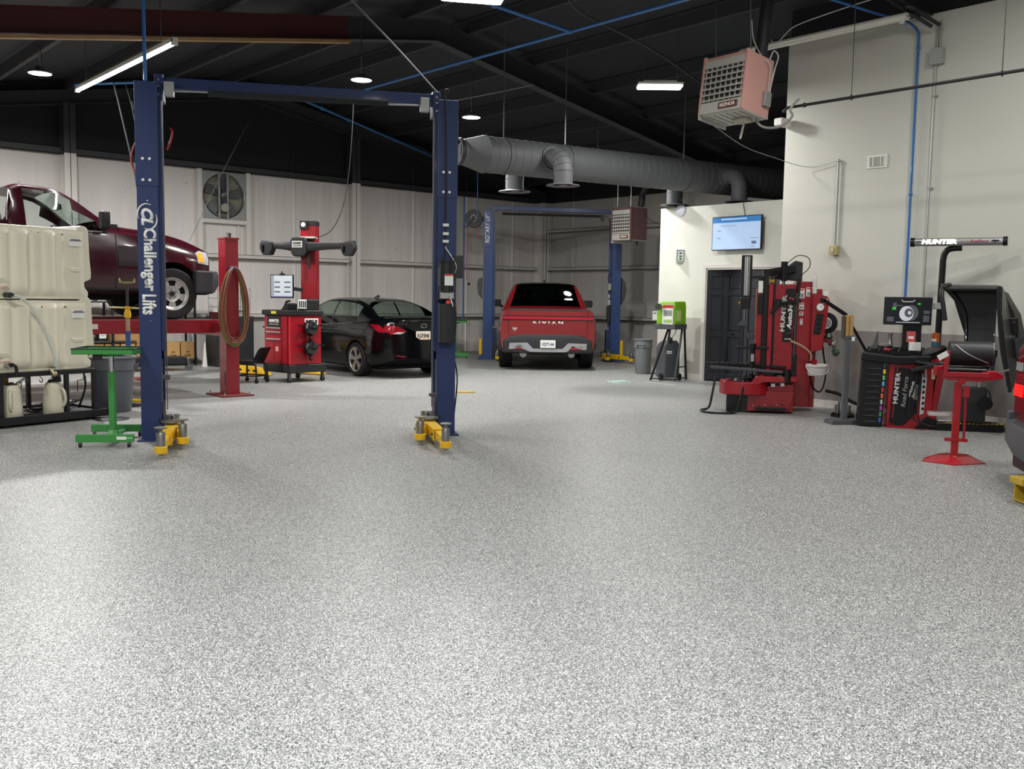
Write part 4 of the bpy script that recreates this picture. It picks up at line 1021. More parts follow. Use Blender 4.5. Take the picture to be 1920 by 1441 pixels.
# ---------------------------------------------------------------- black saloon, rear three-quarter
CA = thing('saloon_car', 'glossy black four-door saloon with red tail light, parked beside the red alignment cabinet', 'car', (-14.99, 10.18, 0), 88)
bp_ = P('saloon black', '#050608', .15, coat=.45, var=.02, spec=.3); gc = P('rocker black', '#08090a', .3, coat=.1, spec=.3)
gg = glassmat('glass rear saloon', '#dbe8e2', .85); ggs = glassmat('glass side saloon', '#d5e2dc', .8); ggf = glassmat('glass front saloon', '#e2efe9', .9)
T = dict(
 z0=([-.98, -.7, -.3, .4, 2.3, 3.5], [.34, .24, .20, .18, .18, .24]),
 w0=([-.98, -.6, 0, 2.8, 3.5], [.62, .80, .84, .84, .6]),
 zm=([-.98, 0, 3.5], [.66, .68, .60]),
 wm=([-.98, -.9, -.7, -.3, .3, 2.3, 3.0, 3.4, 3.52], [.66, .74, .83, .875, .885, .885, .84, .68, .5]),
 zb=([-.98, -.5, 0, .6, 1.8, 2.4, 3.1, 3.52], [1.03, 1.04, 1.0, .96, .90, .88, .78, .62]),
 wb=([-.98, -.9, -.6, 0, .6, 2.2, 3.0, 3.52], [.58, .66, .74, .80, .83, .83, .72, .42]),
 zt=([-.98, -.85, -.62, -.52, .0, .55, 1.0, 1.4, 1.75, 2.3, 2.6, 3.1, 3.52], [1.055, 1.09, 1.085, 1.10, 1.30, 1.405, 1.425, 1.42, 1.36, 1.10, .98, .86, .66]),
 wt=([-.98, -.85, -.5, .0, .6, 1.4, 1.8, 2.3, 3.0, 3.52], [.50, .60, .68, .60, .565, .575, .58, .68, .62, .34]),
 cr=([-.98, -.5, .3, 1.2, 2.5, 3.52], [.01, .02, .03, .03, .03, .02]))
yc = [-.98, -.96, -.92, -.87, -.8, -.72, -.62, -.56, -.50, -.4, -.3, -.2, -.1, 0, .12, .22, .32, .45, .6, .75, .9, 1.02, 1.08, 1.2, 1.4, 1.6, 1.8, 1.95, 2.1, 2.3, 2.45, 2.6, 2.8, 3.0, 3.15, 3.3, 3.42, 3.52]
def cls(y, j, s):
    if j <= 3: return 1
    if 9 <= j <= 11 and (.12 < y < 1.02 or 1.08 < y < 2.1): return 3
    if j == 9 and 2.1 < y < 2.3: return 3
    if j >= 14 and -.50 < y < .45: return 2
    if j >= 14 and 1.6 < y < 2.45: return 4
    return 0
def df(c):
    c = c.copy()
    if c.y < -.3: c.y += (-(c.y)-.3)*.0+.20*(abs(c.x)/.85)**3*min(1, (-c.y-.3)/.5)
    if c.y < -.9 and c.z < .62: c.y -= .03
    return c
bo2, bv2 = body('car_body', T, yc, cls, [bp_, gc, gg, ggs, ggf], [(0, .325, .355, .86), (2.70, .325, .355, .86)], CA, deform=df, linmats=well)
srim = P('alloy silver', '#b9bbbd', .3, .8)
for x in (-.775, .775):
    for y in (0, 2.70): wheel(CA, x, y, .316, .205, 1 if x > 0 else -1, 'five', .215, srim)
tle = P('tail lens red', '#870d1e', .15, coat=.6)
for s in (-1, 1):
    pl = [(s*.36, .855), (s*.50, .80), (s*.66, .80), (s*.74, .87), (s*.70, .965), (s*.55, .945)]
    patch(bv2, pl, '+y', -2, 'tail_light', tle, CA, off=.012)
    patch(bv2, [(s*.40, .835), (s*.50, .805), (s*.64, .812), (s*.55, .845)], '+y', -2, 'reverse_lens', P('clear lens', '#d5d2cf', .1, .3), CA, off=.018)
    patch(bv2, [(-.86, .83), (-.66, .83), (-.42, .955), (-.40, .975), (-.62, .965)], '+x' if s < 0 else '-x', -2*1 if s < 0 else 2, 'tail_light_side', tle, CA, off=.006)
    patch(bv2, [(s*.34, .395), (s*.56, .43), (s*.54, .41), (s*.42, .385)], '+y', -2, 'bumper_reflector', tle, CA, off=.008)
def ysurf(bv, x, z, start=-2):
    h = bv.ray_cast(Vector((x, start, z)), Vector((0, 1, 0))); return h[0].y if h[0] else start
yp = ysurf(bv2, 0, .78)
m = MB(); m.prism(rrect(-.155, .155, .70, .855, .012), 'xz', yp-.022, yp-.012); m.build('number_plate', P('plate cream', '#ddd6c4', .5), CA)
text('RGP3848', 'plate_number', P('plate ink', '#24262c', .5), CA, (0, yp-.024, .775), (1, 0, 0), (0, 0, 1), .075, .25, bold=.012)
m = MB()
for i in range(10): m.box(-.14+.03*i, -.125+.03*i, yp-.0235, yp-.021, .705, .712+.012*((i*7) % 3))
m.build('plate_print', P('plate orange', '#c4773a', .6), CA)
ye = ysurf(bv2, 0, .95)
m = MB(); m.tube([(.068*math.cos(a), ye-.012, .955+.034*math.sin(a)) for a in [2*math.pi*i/24 for i in range(24)]], .006, 6, closed=True)
m.bar((-.03, ye-.012, .93), (-.018, ye-.012, .98), .009, .006, up=(0, 1, 0)).bar((.018, ye-.012, .93), (.03, ye-.012, .98), .009, .006, up=(0, 1, 0)).bar((-.024, ye-.012, .95), (.024, ye-.012, .96), .009, .006, up=(0, 1, 0))
m.build('emblem', chrome, CA)
text('ELANTRA', 'lettering', chrome, CA, (-.44, ysurf(bv2, -.44, .99)-.012, .985), (1, -.12, 0), (0, 0, 1), .024, .17)
patch(bv2, [(-.5, 1.045), (.5, 1.045), (.5, 1.065), (-.5, 1.065)], '+y', -2, 'trunk_lip', bp_, CA, off=.012)
m = MB(); m.loft([[(-.018, .62, 1.45), (.018, .62, 1.45), (.018, .78, 1.45), (-.018, .78, 1.45)], [(-.004, .60, 1.50), (.004, .60, 1.50), (.004, .66, 1.50), (-.004, .66, 1.50)]]); m.build('roof_fin', blk, CA)
for s in (-1, 1):
    m = MB(); m.T = Matrix.Translation((s*.97, 2.05, .99)); m.prism(rrect(-.1, .1, -.06, .06, .03), 'xz', -.05, .06); m.build('side_mirror', bp_, CA, bevel=.02)
sm2 = P('seat charcoal', '#35373a', .8)
for x in (-.38, .38): seat(CA, x, .6, .30, sm2, h=.42); seat(CA, x, 1.5, .30, sm2, h=.46)
m = MB(); m.box(-.6, .6, -.4, 3.1, .14, .2); m.build('underbody', well, CA)

# ---------------------------------------------------------------- maroon pickup on the lift
TM = thing('pickup_truck', 'dark maroon regular-cab pickup raised up on the red four-post lift', 'pickup truck', (-14.56, 5.38-2.82, 1.095), 0)
mp = P('pickup maroon', '#360916', .2, coat=.5, var=.03); mcl = P('bumper grey', '#303236', .5)
gt = glassmat('glass side pickup', '#f0f5f3', .92); gtr = glassmat('glass rear pickup', '#f0f5f3', .92); gtf = glassmat('glass front pickup', '#dff0ea', .92)
T = dict(
 z0=([-1.0, -.3, 0, 2.0, 3.3, 3.42], [.50, .42, .36, .36, .42, .55]),
 w0=([-1.0, 3.0, 3.42], [.84, .84, .74]),
 zm=([-1.0, 3.42], [.84, .82]),
 wm=([-1.0, 2.6, 3.1, 3.42], [.95, .95, .90, .82]),
 zb=([-1.0, .64, .8, 1.9, 2.6, 3.1, 3.42], [1.25, 1.25, 1.22, 1.21, 1.15, 1.05, .99]),
 wb=([-1.0, .7, 2.2, 3.0, 3.42], [.93, .92, .89, .82, .72]),
 zt=([-1.0, .60, .66, .74, .9, 1.15, 1.35, 1.50, 2.06, 2.2, 2.6, 3.0, 3.25, 3.42], [1.29, 1.29, 1.32, 1.74, 1.79, 1.78, 1.75, 1.68, 1.31, 1.28, 1.25, 1.18, 1.10, 1.03]),
 wt=([-1.0, .60, .66, .78, 1.4, 2.05, 2.6, 3.42], [.86, .86, .84, .66, .66, .78, .76, .64]),
 cr=([-1.0, .66, .9, 1.4, 2.1, 3.42], [.01, .01, .03, .03, .04, .03]))
yc = linsp(-1.0, .4, .2)+[.56, .60, .64, .67, .70, .74, .80, .86, .90, 1.0, 1.1, 1.2, 1.3, 1.4, 1.5, 1.6, 1.7, 1.8, 1.88, 1.96, 2.06, 2.16, 2.3, 2.45, 2.6, 2.75, 2.9, 3.05, 3.15, 3.25, 3.33, 3.39, 3.42]
def cls(y, j, s):
    if 9 <= j <= 11 and .90 < y < 1.50: return 3
    if 9 <= j <= 10 and 1.50 < y < 1.80: return 3
    if j == 9 and 1.8 < y < 1.9: return 3
    if j >= 14 and .65 < y < .74: return 2
    if j >= 14 and 1.44 < y < 2.0: return 4
    if 9 <= j <= 11 and .64 < y < .70: return 0
    return 0
bo3, bv3 = body('truck_body', T, yc, cls, [mp, mcl, gtr, gt, gtf], [(0, .37, .46, .88), (2.82, .37, .46, .88)], TM, linmats=well)
ford = P('alloy pale', '#b7b6b3', .35, .5)
for x in (-.79, .79):
    for y in (0, 2.82): wheel(TM, x, y, .372, .255, 1 if x > 0 else -1, 'slots', .225, ford)
# door lines, trim, mirror, headlamp, bumper
xs = 2
patch(bv3, [(.83, .40), (.845, .40), (.835, 1.2), (.82, 1.2)], '-x', xs, 'door_gap', black, TM, off=.003)
patch(bv3, [(2.02, .40), (2.035, .40), (2.035, 1.18), (2.02, 1.18)], '-x', xs, 'door_gap', black, TM, off=.003)
patch(bv3, [(.84, 1.195), (1.93, 1.185), (1.93, 1.21), (.84, 1.225)], '-x', xs, 'window_sill_trim', black, TM, off=.012)
patch(bv3, [(-.98, .405), (2.35, .405), (2.35, .44), (-.98, .44)], '-x', xs, 'rocker_trim', mcl, TM, off=.01)
patch(bv3, [(2.05, .75), (2.42, .75), (2.36, 1.03), (2.05, 1.03)], '-x', xs, 'fender_panel', P('worn panel', '#26181c', .6), TM, off=.004)
m = MB(); m.loft([[(.90, 1.86, 1.22), (.90, 1.92, 1.22), (.90, 1.92, 1.28), (.90, 1.86, 1.28)], [(1.0, 1.82, 1.22), (1.0, 1.90, 1.22), (1.0, 1.90, 1.30), (1.0, 1.82, 1.30)]]); m.build('mirror_arm', black, TM)
m = MB(); m.T = Matrix.Translation((1.04, 1.83, 1.36)); m.prism(rrect(-.09, .09, -.12, .12, .035), 'xz', -.04, .07); m.build('side_mirror', black, TM, bevel=.02)
m = MB(); m.T = Matrix.Translation((-1.04, 1.83, 1.36)); m.prism(rrect(-.09, .09, -.12, .12, .035), 'xz', -.04, .07); m.build('side_mirror', black, TM, bevel=.02)
amb = P('amber lens', '#f0a020', .2, coat=.5, emit='#f0a020', estr=.2); hl = P('headlamp clear', '#c9cdd0', .1, .3, coat=.5)
for s in (-1, 1):
    st = '-x' if s > 0 else '+x'
    patch(bv3, [(3.22, .83), (3.40, .80), (3.405, .99), (3.28, 1.015), (3.20, .98)], st, 2*s, 'headlamp', hl, TM, off=.010)
    patch(bv3, [(3.23, .85), (3.33, .835), (3.30, .99), (3.22, .97)], st, 2*s, 'turn_signal', amb, TM, off=.016)
patch(bv3, [(-.5, .72), (.5, .72), (.5, .95), (-.5, .95)], '-y', 6, 'grille', chrome, TM, off=.02)
for s in (-1, 1):
    patch(bv3, [(s*.52, .76), (s*.70, .78), (s*.70, .96), (s*.52, .96)], '-y', 6, 'headlamp', hl, TM, off=.02)
m = MB(); rg = []
for x in [-.98, -.96, -.9, -.7, -.4, 0, .4, .7, .9, .96, .98]:
    a = abs(x); yb = 3.62-.12*a**2-(.10*(a-.9)/.08 if a > .9 else 0); y2 = 3.30
    rg.append([(x, y2, .72), (x, yb-.02, .71), (x, yb, .66), (x, yb, .50), (x, yb-.04, .44), (x, yb-.06, .40), (x, y2, .36)])
m.loft(rg); m.build('front_bumper', mcl, TM, angle=40)
m = MB(); m.box(.83, .99, 3.14, 3.42, .38, .72); m.build('bumper_end', mcl, TM, bevel=.03)
for s in (-1, 1):
    m = MB(); m.tube(catmull([(s*.3, 2.02, 1.32), (s*.2, 2.05, 1.36), (s*.05, 2.1, 1.335)], 5), .01, 6); m.build('wiper', black, TM)
m = MB(); m.box(.55, .8, 2.0, 2.1, 1.27, 1.33); m.build('cowl_trim', black, TM, bevel=.01)
sm3 = P('seat grey cloth', '#6d6c6a', .85)
for x in (-.42, .42): seat(TM, x, 1.02, .72, sm3, h=.5, w=.56)
m = MB(); m.tube([(-.4+.18*math.cos(a), 1.62-.05*math.sin(a), 1.16+.17*math.sin(a)) for a in [2*math.pi*i/24 for i in range(24)]], .014, 6, closed=True); m.bar((-.4, 1.62, 1.16), (-.4, 1.9, 1.0), .05, .04); m.build('steering_wheel', black, TM)
m = MB(); m.box(-.8, .8, 1.75, 2.0, .95, 1.18); m.build('dashboard', dkgrey, TM, bevel=.03)
m = MB(); m.tube([(.1, 1.52, 1.62), (.1, 1.56, 1.56)], .01, 6); m.box(-.02, .22, 1.50, 1.53, 1.53, 1.60); m.build('inner_mirror', black, TM)
m = MB(); m.box(-.35, .35, -.9, 3.3, .30, .42); m.cyl((-.75, 0, .37), (.75, 0, .37), .07, n=12); m.cyl((-.7, 2.82, .34), (.7, 2.82, .34), .05, n=12); m.cyl((.3, .2, .3), (.3, 2.2, .32), .05, n=12); m.build('underbody', well, TM)

# ---------------------------------------------------------------- red car cut off by the right edge
RC = thing('car', 'red car with grey bumper, cut off by the right edge', 'car', (-2.09, 8.53, 0), -54)
T = dict(
 z0=([-.86, -.5, .5, 2, 3.2], [.42, .34, .3, .3, .4]), w0=([-.86, 3.2], [.80, .86]), zm=([-.86, 3.2], [.78, .78]),
 wm=([-.86, -.7, -.3, 3.2], [.80, .88, .93, .90]), zb=([-.86, 3.2], [1.12, 1.02]), wb=([-.86, -.7, 0, 3.2], [.74, .84, .88, .82]),
 zt=([-.86, -.6, -.3, .3, 1.6, 2.2, 2.8, 3.2], [1.16, 1.50, 1.62, 1.68, 1.66, 1.30, 1.1, 1.04]), wt=([-.86, 0, 1.6, 2.4, 3.2], [.68, .64, .64, .76, .72]), cr=([-.86, 3.2], [.02, .03]))
yc = [-.86, -.82, -.74, -.64, -.5, -.36, -.2, 0, .2, .4, .6, .8, 1., 1.2, 1.4, 1.6, 1.8, 2.0, 2.2, 2.4, 2.6, 2.8, 3.0, 3.2]
def cls(y, j, s):
    if j <= 4: return 1
    if 9 <= j <= 11 and -.2 < y < 1.6: return 3
    if j >= 14 and (-.82 < y < -.36): return 2
    return 0
bo4, bv4 = body('car_body', T, yc, cls, [rp, P('bumper mid grey', '#54575b', .5), gd, gds], [(0, .36, .42, .86), (2.6, .36, .42, .86)], RC, linmats=well)
for x in (-.80, .80):
    for y in (0, 2.6): wheel(RC, x, y, .36, .235, 1 if x > 0 else -1, 'five', .24, srim)

patch(bv4, [(-.925, .56), (-.50, .58), (-.52, .92), (-.60, 1.16), (-.84, 1.14), (-.90, .98)], '+y', -2, 'tail_light', P('dark red lens', '#7a1420', .12, coat=.8), RC, off=.03)
patch(bv4, [(-.80, .71), (-.56, .71), (-.56, .81), (-.80, .81)], '+y', -2, 'lit_brake_lens', P('lit red lens', '#ff2020', .3, emit='#ff1818', estr=1.2), RC, off=.036)
patch(bv4, [(-.84, .93), (-.60, .93), (-.60, 1.0), (-.82, 1.0)], '+y', -2, 'reverse_lens', hl, RC, off=.036)
mb_ = P('bumper mid grey', '#54575b', .5)
m = MB(); rg = []
for x in [-1.0, -.99, -.94, -.8, -.5, 0, .5, .8, .94, .99, 1.0]:
    a = abs(x); yb = -1.0+.08*a**2+(.22*(a-.9)/.1 if a > .9 else 0)
    rg.append([(x, yb+.16, .50), (x, yb+.02, .49), (x, yb, .45), (x, yb+.005, .32), (x, yb+.07, .20), (x, yb+.18, .14), (x, -.4, .16), (x, -.4, .49)])
m.loft(rg); m.build('rear_bumper', mb_, RC, angle=40)
m = MB(); m.prism(rrect(-.93, .93, -.86, -.5, .1), 'xy', .08, .2); m.build('lower_valance', black, RC, bevel=.02)
m = MB(); m.box(-.965, -.90, -.90, -.76, .38, .56); m.build('bumper_corner', mb_, RC, bevel=.015)
# ================================================================ left foreground: fluid tanks on a black rack
TK = (-11.49, 3.56, 0); TA = 105.4
mrack = P('rack black', '#101216', .45)
t = thing('tank_rack', 'low black steel rack carrying the two stacked cream fluid tanks', 'rack', TK, TA)
X0, X1 = -1.62, .06
for x in (X0+.02, -1.05, -.30, X1-.02):
    for y in (.03, .82):
        m = MB(); m.box(x-.022, x+.022, y-.022, y+.022, .09, .56); m.build('post', mrack, t, bevel=.003)
for y in (.03, .82):
    m = MB(); m.box(X0, X1, y-.025, y+.025, .54, .59); m.build('top_rail', mrack, t, bevel=.003)
for x in (X0+.02, -.8, X1-.02):
    m = MB(); m.box(x-.02, x+.02, .03, .82, .54, .585); m.build('cross_rail', mrack, t, bevel=.003)
m = MB(); m.box(X0, X1+.10, -.02, .9, .075, .09); m.build('tray_floor', mrack, t)
m = MB(); m.box(X0, X1+.12, -.05, -.02, .03, .115); m.build('tray_lip', mrack, t, bevel=.004)
m = MB(); m.box(X1+.09, X1+.12, -.05, .92, .03, .115); m.build('tray_lip', mrack, t, bevel=.004)
m = MB(); m.box(X0, X1+.12, .90, .93, .03, .115); m.build('tray_lip', mrack, t, bevel=.004)
for x in (X0+.1, -1.0, .0):
    for y in (.05, .8):
        m = MB(); m.box(x-.04, x+.04, y-.04, y+.04, 0, .08); m.build('foot', mrack, t)
for i, x in enumerate((-.62, -.78, -.1)):
    m = MB(); m.tube(catmull([(x, .03, .55), (x+.01, -.02, .50), (x-.01, -.03, .47), (x-.03, -.02, .5)], 5), .005, 5); m.build('wire_hook', mrack, t)
m = MB(); m.tube([(-.03, .1, .46), (-.12, .1, .455), (-.12, .1, .33)], .006, 6); m.build('wire_hook', mrack, t)
def tank(z0, h, name_lbl, bottom_z, shift=0.):
    """blow moulded tank: fluted front, knob on the top right, bitten lower right corner"""
    t = thing('fluid_tank', name_lbl, 'tank', (TK[0], TK[1], bottom_z), TA, 'stacked cream fluid tanks')
    prof = []
    x0, x1 = -1.6, .0+shift
    # outline in xz with the knob and the notch
    out = [(x0, .03), (x0+.04, 0), (x1-.12, 0), (x1-.03, .015), (x1-.02, .05), (x1-.02, .09), (x1-.05, .12), (x1-.075, .17), (x1-.06, .2), (x1-.02, .215), (x1+.02, .235), (x1+.025, .3), (x1+.012, h*.55), (x1, h-.03), (x1-.01, h+.01), (x1-.04, h+.035), (x1-.09, h+.04), (x1-.13, h+.02), (x1-.14, h-.005), (x0+.04, h), (x0, h-.04)]
    # fluted front: a grid of columns
    N = 90; M_ = 10
    def flute(x, z):
        u = (x-x0)/(x1-x0)
        s = 0
        for c, w_, d in ((-1.42, .08, .03), (-1.18, .09, .032), (-.98, .06, .02), (-.80, .09, .032), (-.62, .05, .018), (-.48, .08, .03), (-.34, .04, .012)):
            s += 1.5*d*math.exp(-((x-c)/w_)**4)
        s *= min(1, z/.12)*min(1, (h-z)/.08)
        return s
    m = MB()
    m.prism(out, 'xz', .045, .70); core = m.build('tank_body', P('cream polyethylene', '#ddd7c1', .42, var=.06, scale=2.5), t, bevel=.03, seg=3)
    m = MB(); g = []
    for i in range(N+1):
        x = x0+.03+(x1-.10-x0)*i/N; col = []
        for j in range(M_*3+1):
            z = .03+(h-.06)*j/(M_*3); e = min(1, min(i, N-i)/3, min(j, M_*3-j)/1.5)
            col.append((x, .045-(.012+flute(x, z))*e, z))
        g.append(col)
    m.loft(g, closed=False, caps=False); m.build('fluted_front', P('cream polyethylene', '#ddd7c1', .42, var=.06, scale=2.5), t, angle=60)
    m = MB(); m.box(-.26+shift, -.11+shift, .012, .03, h-.20, h-.11); m.build('maker_label', wlabel, t)
    m = MB()
    m.box(-.255+shift, -.115+shift, .010, .012, h-.142, h-.132); 
    m.build('label_line', P('label ink', '#44464a', .6), t)
    m = MB(); m.box(-.24+shift, -.13+shift, .010, .012, h-.128, h-.120); m.build('label_line', P('label ink', '#44464a', .6), t)
    for x in (-.62, -.34):
        m = MB(); m.cyl((x+shift, .03, h-.075), (x+shift, .010, h-.075), .010, n=10); m.build('rivet', P('rivet', '#7b7a72', .5, .5), t)
    m = MB(); m.prism([(-.28+shift, .36), (-.10+shift, .36), (-.14+shift, .31), (-.24+shift, .31)], 'xz', .02, .04); m.build('moulded_pocket', P('cream polyethylene', '#ddd7c1', .42), t, bevel=.01)
    m = MB(); m.prism([(-1.12, .22), (-.98, .22), (-.93, .17), (-1.17, .17)], 'xz', .0, .03); m.build('moulded_step', P('cream shade', '#c9c4ad', .5), t, bevel=.006)
    text('CAUTION', 'caution_print', P('caution red', '#a04338', .6), t, (-1.03, -.012, .125), (1, 0, 0), (0, 0, 1), .016, .15)
    m = MB(); m.box(-1.15, -.93, -.012, -.010, .106, .110); m.build('caution_line', P('caution red', '#a04338', .6), t)
    return t
T1 = tank(0, .79, 'cream fluid tank at the bottom of the stack, resting on the black rack', .59, .045)
T2 = tank(0, .80, 'cream fluid tank on top of the stack, a clear tube leaving its valve', 1.39, .03)
# valves
def valve(parent, x, z, mat=None):
    m = MB(); m.cyl((x, .03, z), (x, -.06, z), .028, n=14); m.build('valve_body', mat or galv, parent)
    m = MB(); m.tube(catmull([(x, -.05, z), (x+.05, -.07, z+.0), (x+.065, -.07, z-.05), (x+.065, -.07, z-.12)], 4), .018, 10); m.build('valve_elbow', black, parent)
    m = MB(); m.box(x-.015, x+.03, -.085, -.06, z+.015, z+.03); m.build('valve_handle', black, parent)
valve(T1, -.99, .085)
m = MB(); m.cyl((-.97, .02, .04), (-.97, -.08, .04), .03, n=14); m.box(-1.0, -.94, -.1, -.05, .03, .06); m.build('valve_body', P('valve green', '#1d2a26', .4), T2)
m = MB(); m.tube(catmull([(-.97, -.08, .04), (-.88, -.09, .02), (-.76, -.09, -.08), (-.62, -.08, -.30), (-.50, -.07, -.60), (-.47, -.06, -.78)], 8), .017, 10); m.build('clear_tube', P('clear tube', '#e9efe9', .15, trans=.6), T2)
t = thing('ball_valve', 'brass ball valve with black elbow on the front rail of the black rack', 'valve', (TK[0], TK[1], .59), TA)
m = MB(); m.cyl((-.52, -.03, .03), (-.50, -.06, -.03), .022, n=12); m.ball((-.49, -.055, -.03), .032, n=12); m.build('valve_body', P('brass valve', '#b7a98a', .35, .8), t)
m = MB(); m.tube([(-.49, -.055, -.03), (-.44, -.06, -.05), (-.43, -.06, -.12)], .018, 10); m.build('valve_elbow', black, t)
m = MB(); m.bar((-.54, -.04, .05), (-.48, -.07, .04), .02, .012); m.build('valve_handle', P('handle brown', '#5a3b2e', .5), t)
# jugs
def jug(lx, ly, rot, label, hs=1):
    a = R_(TA); x = TK[0]+lx*math.cos(a)-ly*math.sin(a); y = TK[1]+lx*math.sin(a)+ly*math.cos(a)
    t = thing('fluid_jug', label, 'jug', (x, y, .09), rot, 'cream jugs on the rack tray')
    cm = P('jug cream', '#cfcab2', .35, var=.05)
    m = MB(); m.lathe([(0, 0), (.10, 0), (.112, .015), (.108, .12), (.092, .3), (.082, .345), (.07, .36), (.06, .362)], n=28); m.build('jug_body', cm, t, angle=50)
    m = MB(); m.lathe([(0, .378), (.055, .375), (.062, .36), (.062, .35)], n=24); m.build('lid', black, t)
    m = MB(); m.box(-.02, .02, -.045, .045, .375, .39); m.build('lid_grip', black, t, bevel=.004)
    m = MB(); m.tube(catmull([(.01, -.10, .09), (.0, -.125, .10), (.0, -.15, .16), (.0, -.14, .25), (0, -.105, .30), (0, -.085, .29)], 5), .016, 10); m.build('handle', cm, t)
    m = MB(); m.tube(catmull([(.03, .05, .36), (.06, .08, .39), (.09, .09, .37), (.085, .07, .31)], 5), .005, 5); m.build('cap_strap', black, t)
    m = MB(); m.cyl((.05, .04, .36), (.16, .10, .46), .02, .014, n=12); m.build('spout', glassmat('spout clear', '#dfe3dc', .7, .2), t)
    return t
jug(-.885, .12, TA-35, 'cream plastic jug with black lid on the tray, left one of two')
jug(-.42, .10, TA+25, 'cream plastic jug with black lid on the tray, right one below the brass valve')
t = thing('amber_container', 'amber container hanging inside the rack behind the left cream jug', 'container', (TK[0], TK[1], 0), TA)
m = MB(); m.prism(rrect(-1.02, -.86, .2, .34, .02), 'xy', .42, .56); m.build('container_body', P('amber plastic', '#b07a18', .3, coat=.3), t)
t = thing('hose_bundle', 'tangle of black hoses and steel fittings lying on the rack tray', 'hose', (TK[0], TK[1], .09), TA)
rr = random.Random(11)
for i in range(4):
    c = (-.35+.12*i, .45+.05*i); m = MB(); pts = [(c[0]+(.16+.02*i)*math.cos(a), c[1]+.12*math.sin(a), .02+.02*i+.015*math.sin(3*a+i)) for a in [2*math.pi*j/14 for j in range(14)]]
    m.tube(catmull(pts, 3, closed=True), .012, 6, closed=True); m.build('hose_loop', rubber, t)
for i in range(4):
    x = -.28+.07*i; m = MB(); m.cyl((x, .3+.04*i, .06+.02*(i % 2)), (x+.07, .34+.03*i, .09), .018, n=10); m.build('hose_fitting', galv if i % 2 else steel, t)
m = MB(); m.tube(catmull([(.02, .2, .46), (.03, .18, .3), (.0, .2, .15), (-.02, .25, .03)], 6), .012, 8); m.build('hanging_hose', rubber, t)

# ---------------------------------------------------------------- trash cans
mbin = P('bin grey', '#5b5f66', .55, bump=.1)
def bin_(loc, rz, r0, r1, h, label, mat, square=False):
    t = thing('trash_can', label, 'trash can', loc, rz, 'grey plastic trash cans')
    m = MB(); m.lathe([(0, 0), (r0, 0), (r0+.01, .015), (r0+(r1-r0)*.75, h*.74), (r0+(r1-r0)*.75+.02, h*.76), (r1, h-.03), (r1+.022, h-.025), (r1+.024, h-.005), (r1+.005, h), (r1-.01, h-.005), (r0-.005, .02), (0, .02)], n=36); m.build('can', mat, t, angle=40)
    for a in (-68, 112):
        q = MB(); q.T = Matrix.Rotation(R_(a), 4, 'Z')
        q.box(-.08, .08, -r1-.035, -r1+.01, h-.12, h-.10); q.box(-.08, -.06, -r1-.035, -r1+.02, h-.17, h-.1); q.box(.06, .08, -r1-.035, -r1+.02, h-.17, h-.1)
        q.build('handle', mat, t, bevel=.005)
    return t
bin_((-12.11, 4.0, 0), 48, .20, .265, .69, 'round grey trash can behind the green work table', mbin)
bin_((-12.62, 14.55, 0), 90, .145, .175, .70, 'tall grey trash can standing beside the corner of the small office', P('bin mid grey', '#6f7375', .55))
# low black floor mat / disc next to the bin
t = thing('drain_lid', 'flat black round lid on the floor at the foot of the trash can', 'lid', (-11.35, 3.72, 0), 0)
m = MB(); m.lathe([(0, .022), (.05, .02), (.12, .014), (.2, .006), (.2, 0), (0, 0)], n=28); m.build('disc', black, t)

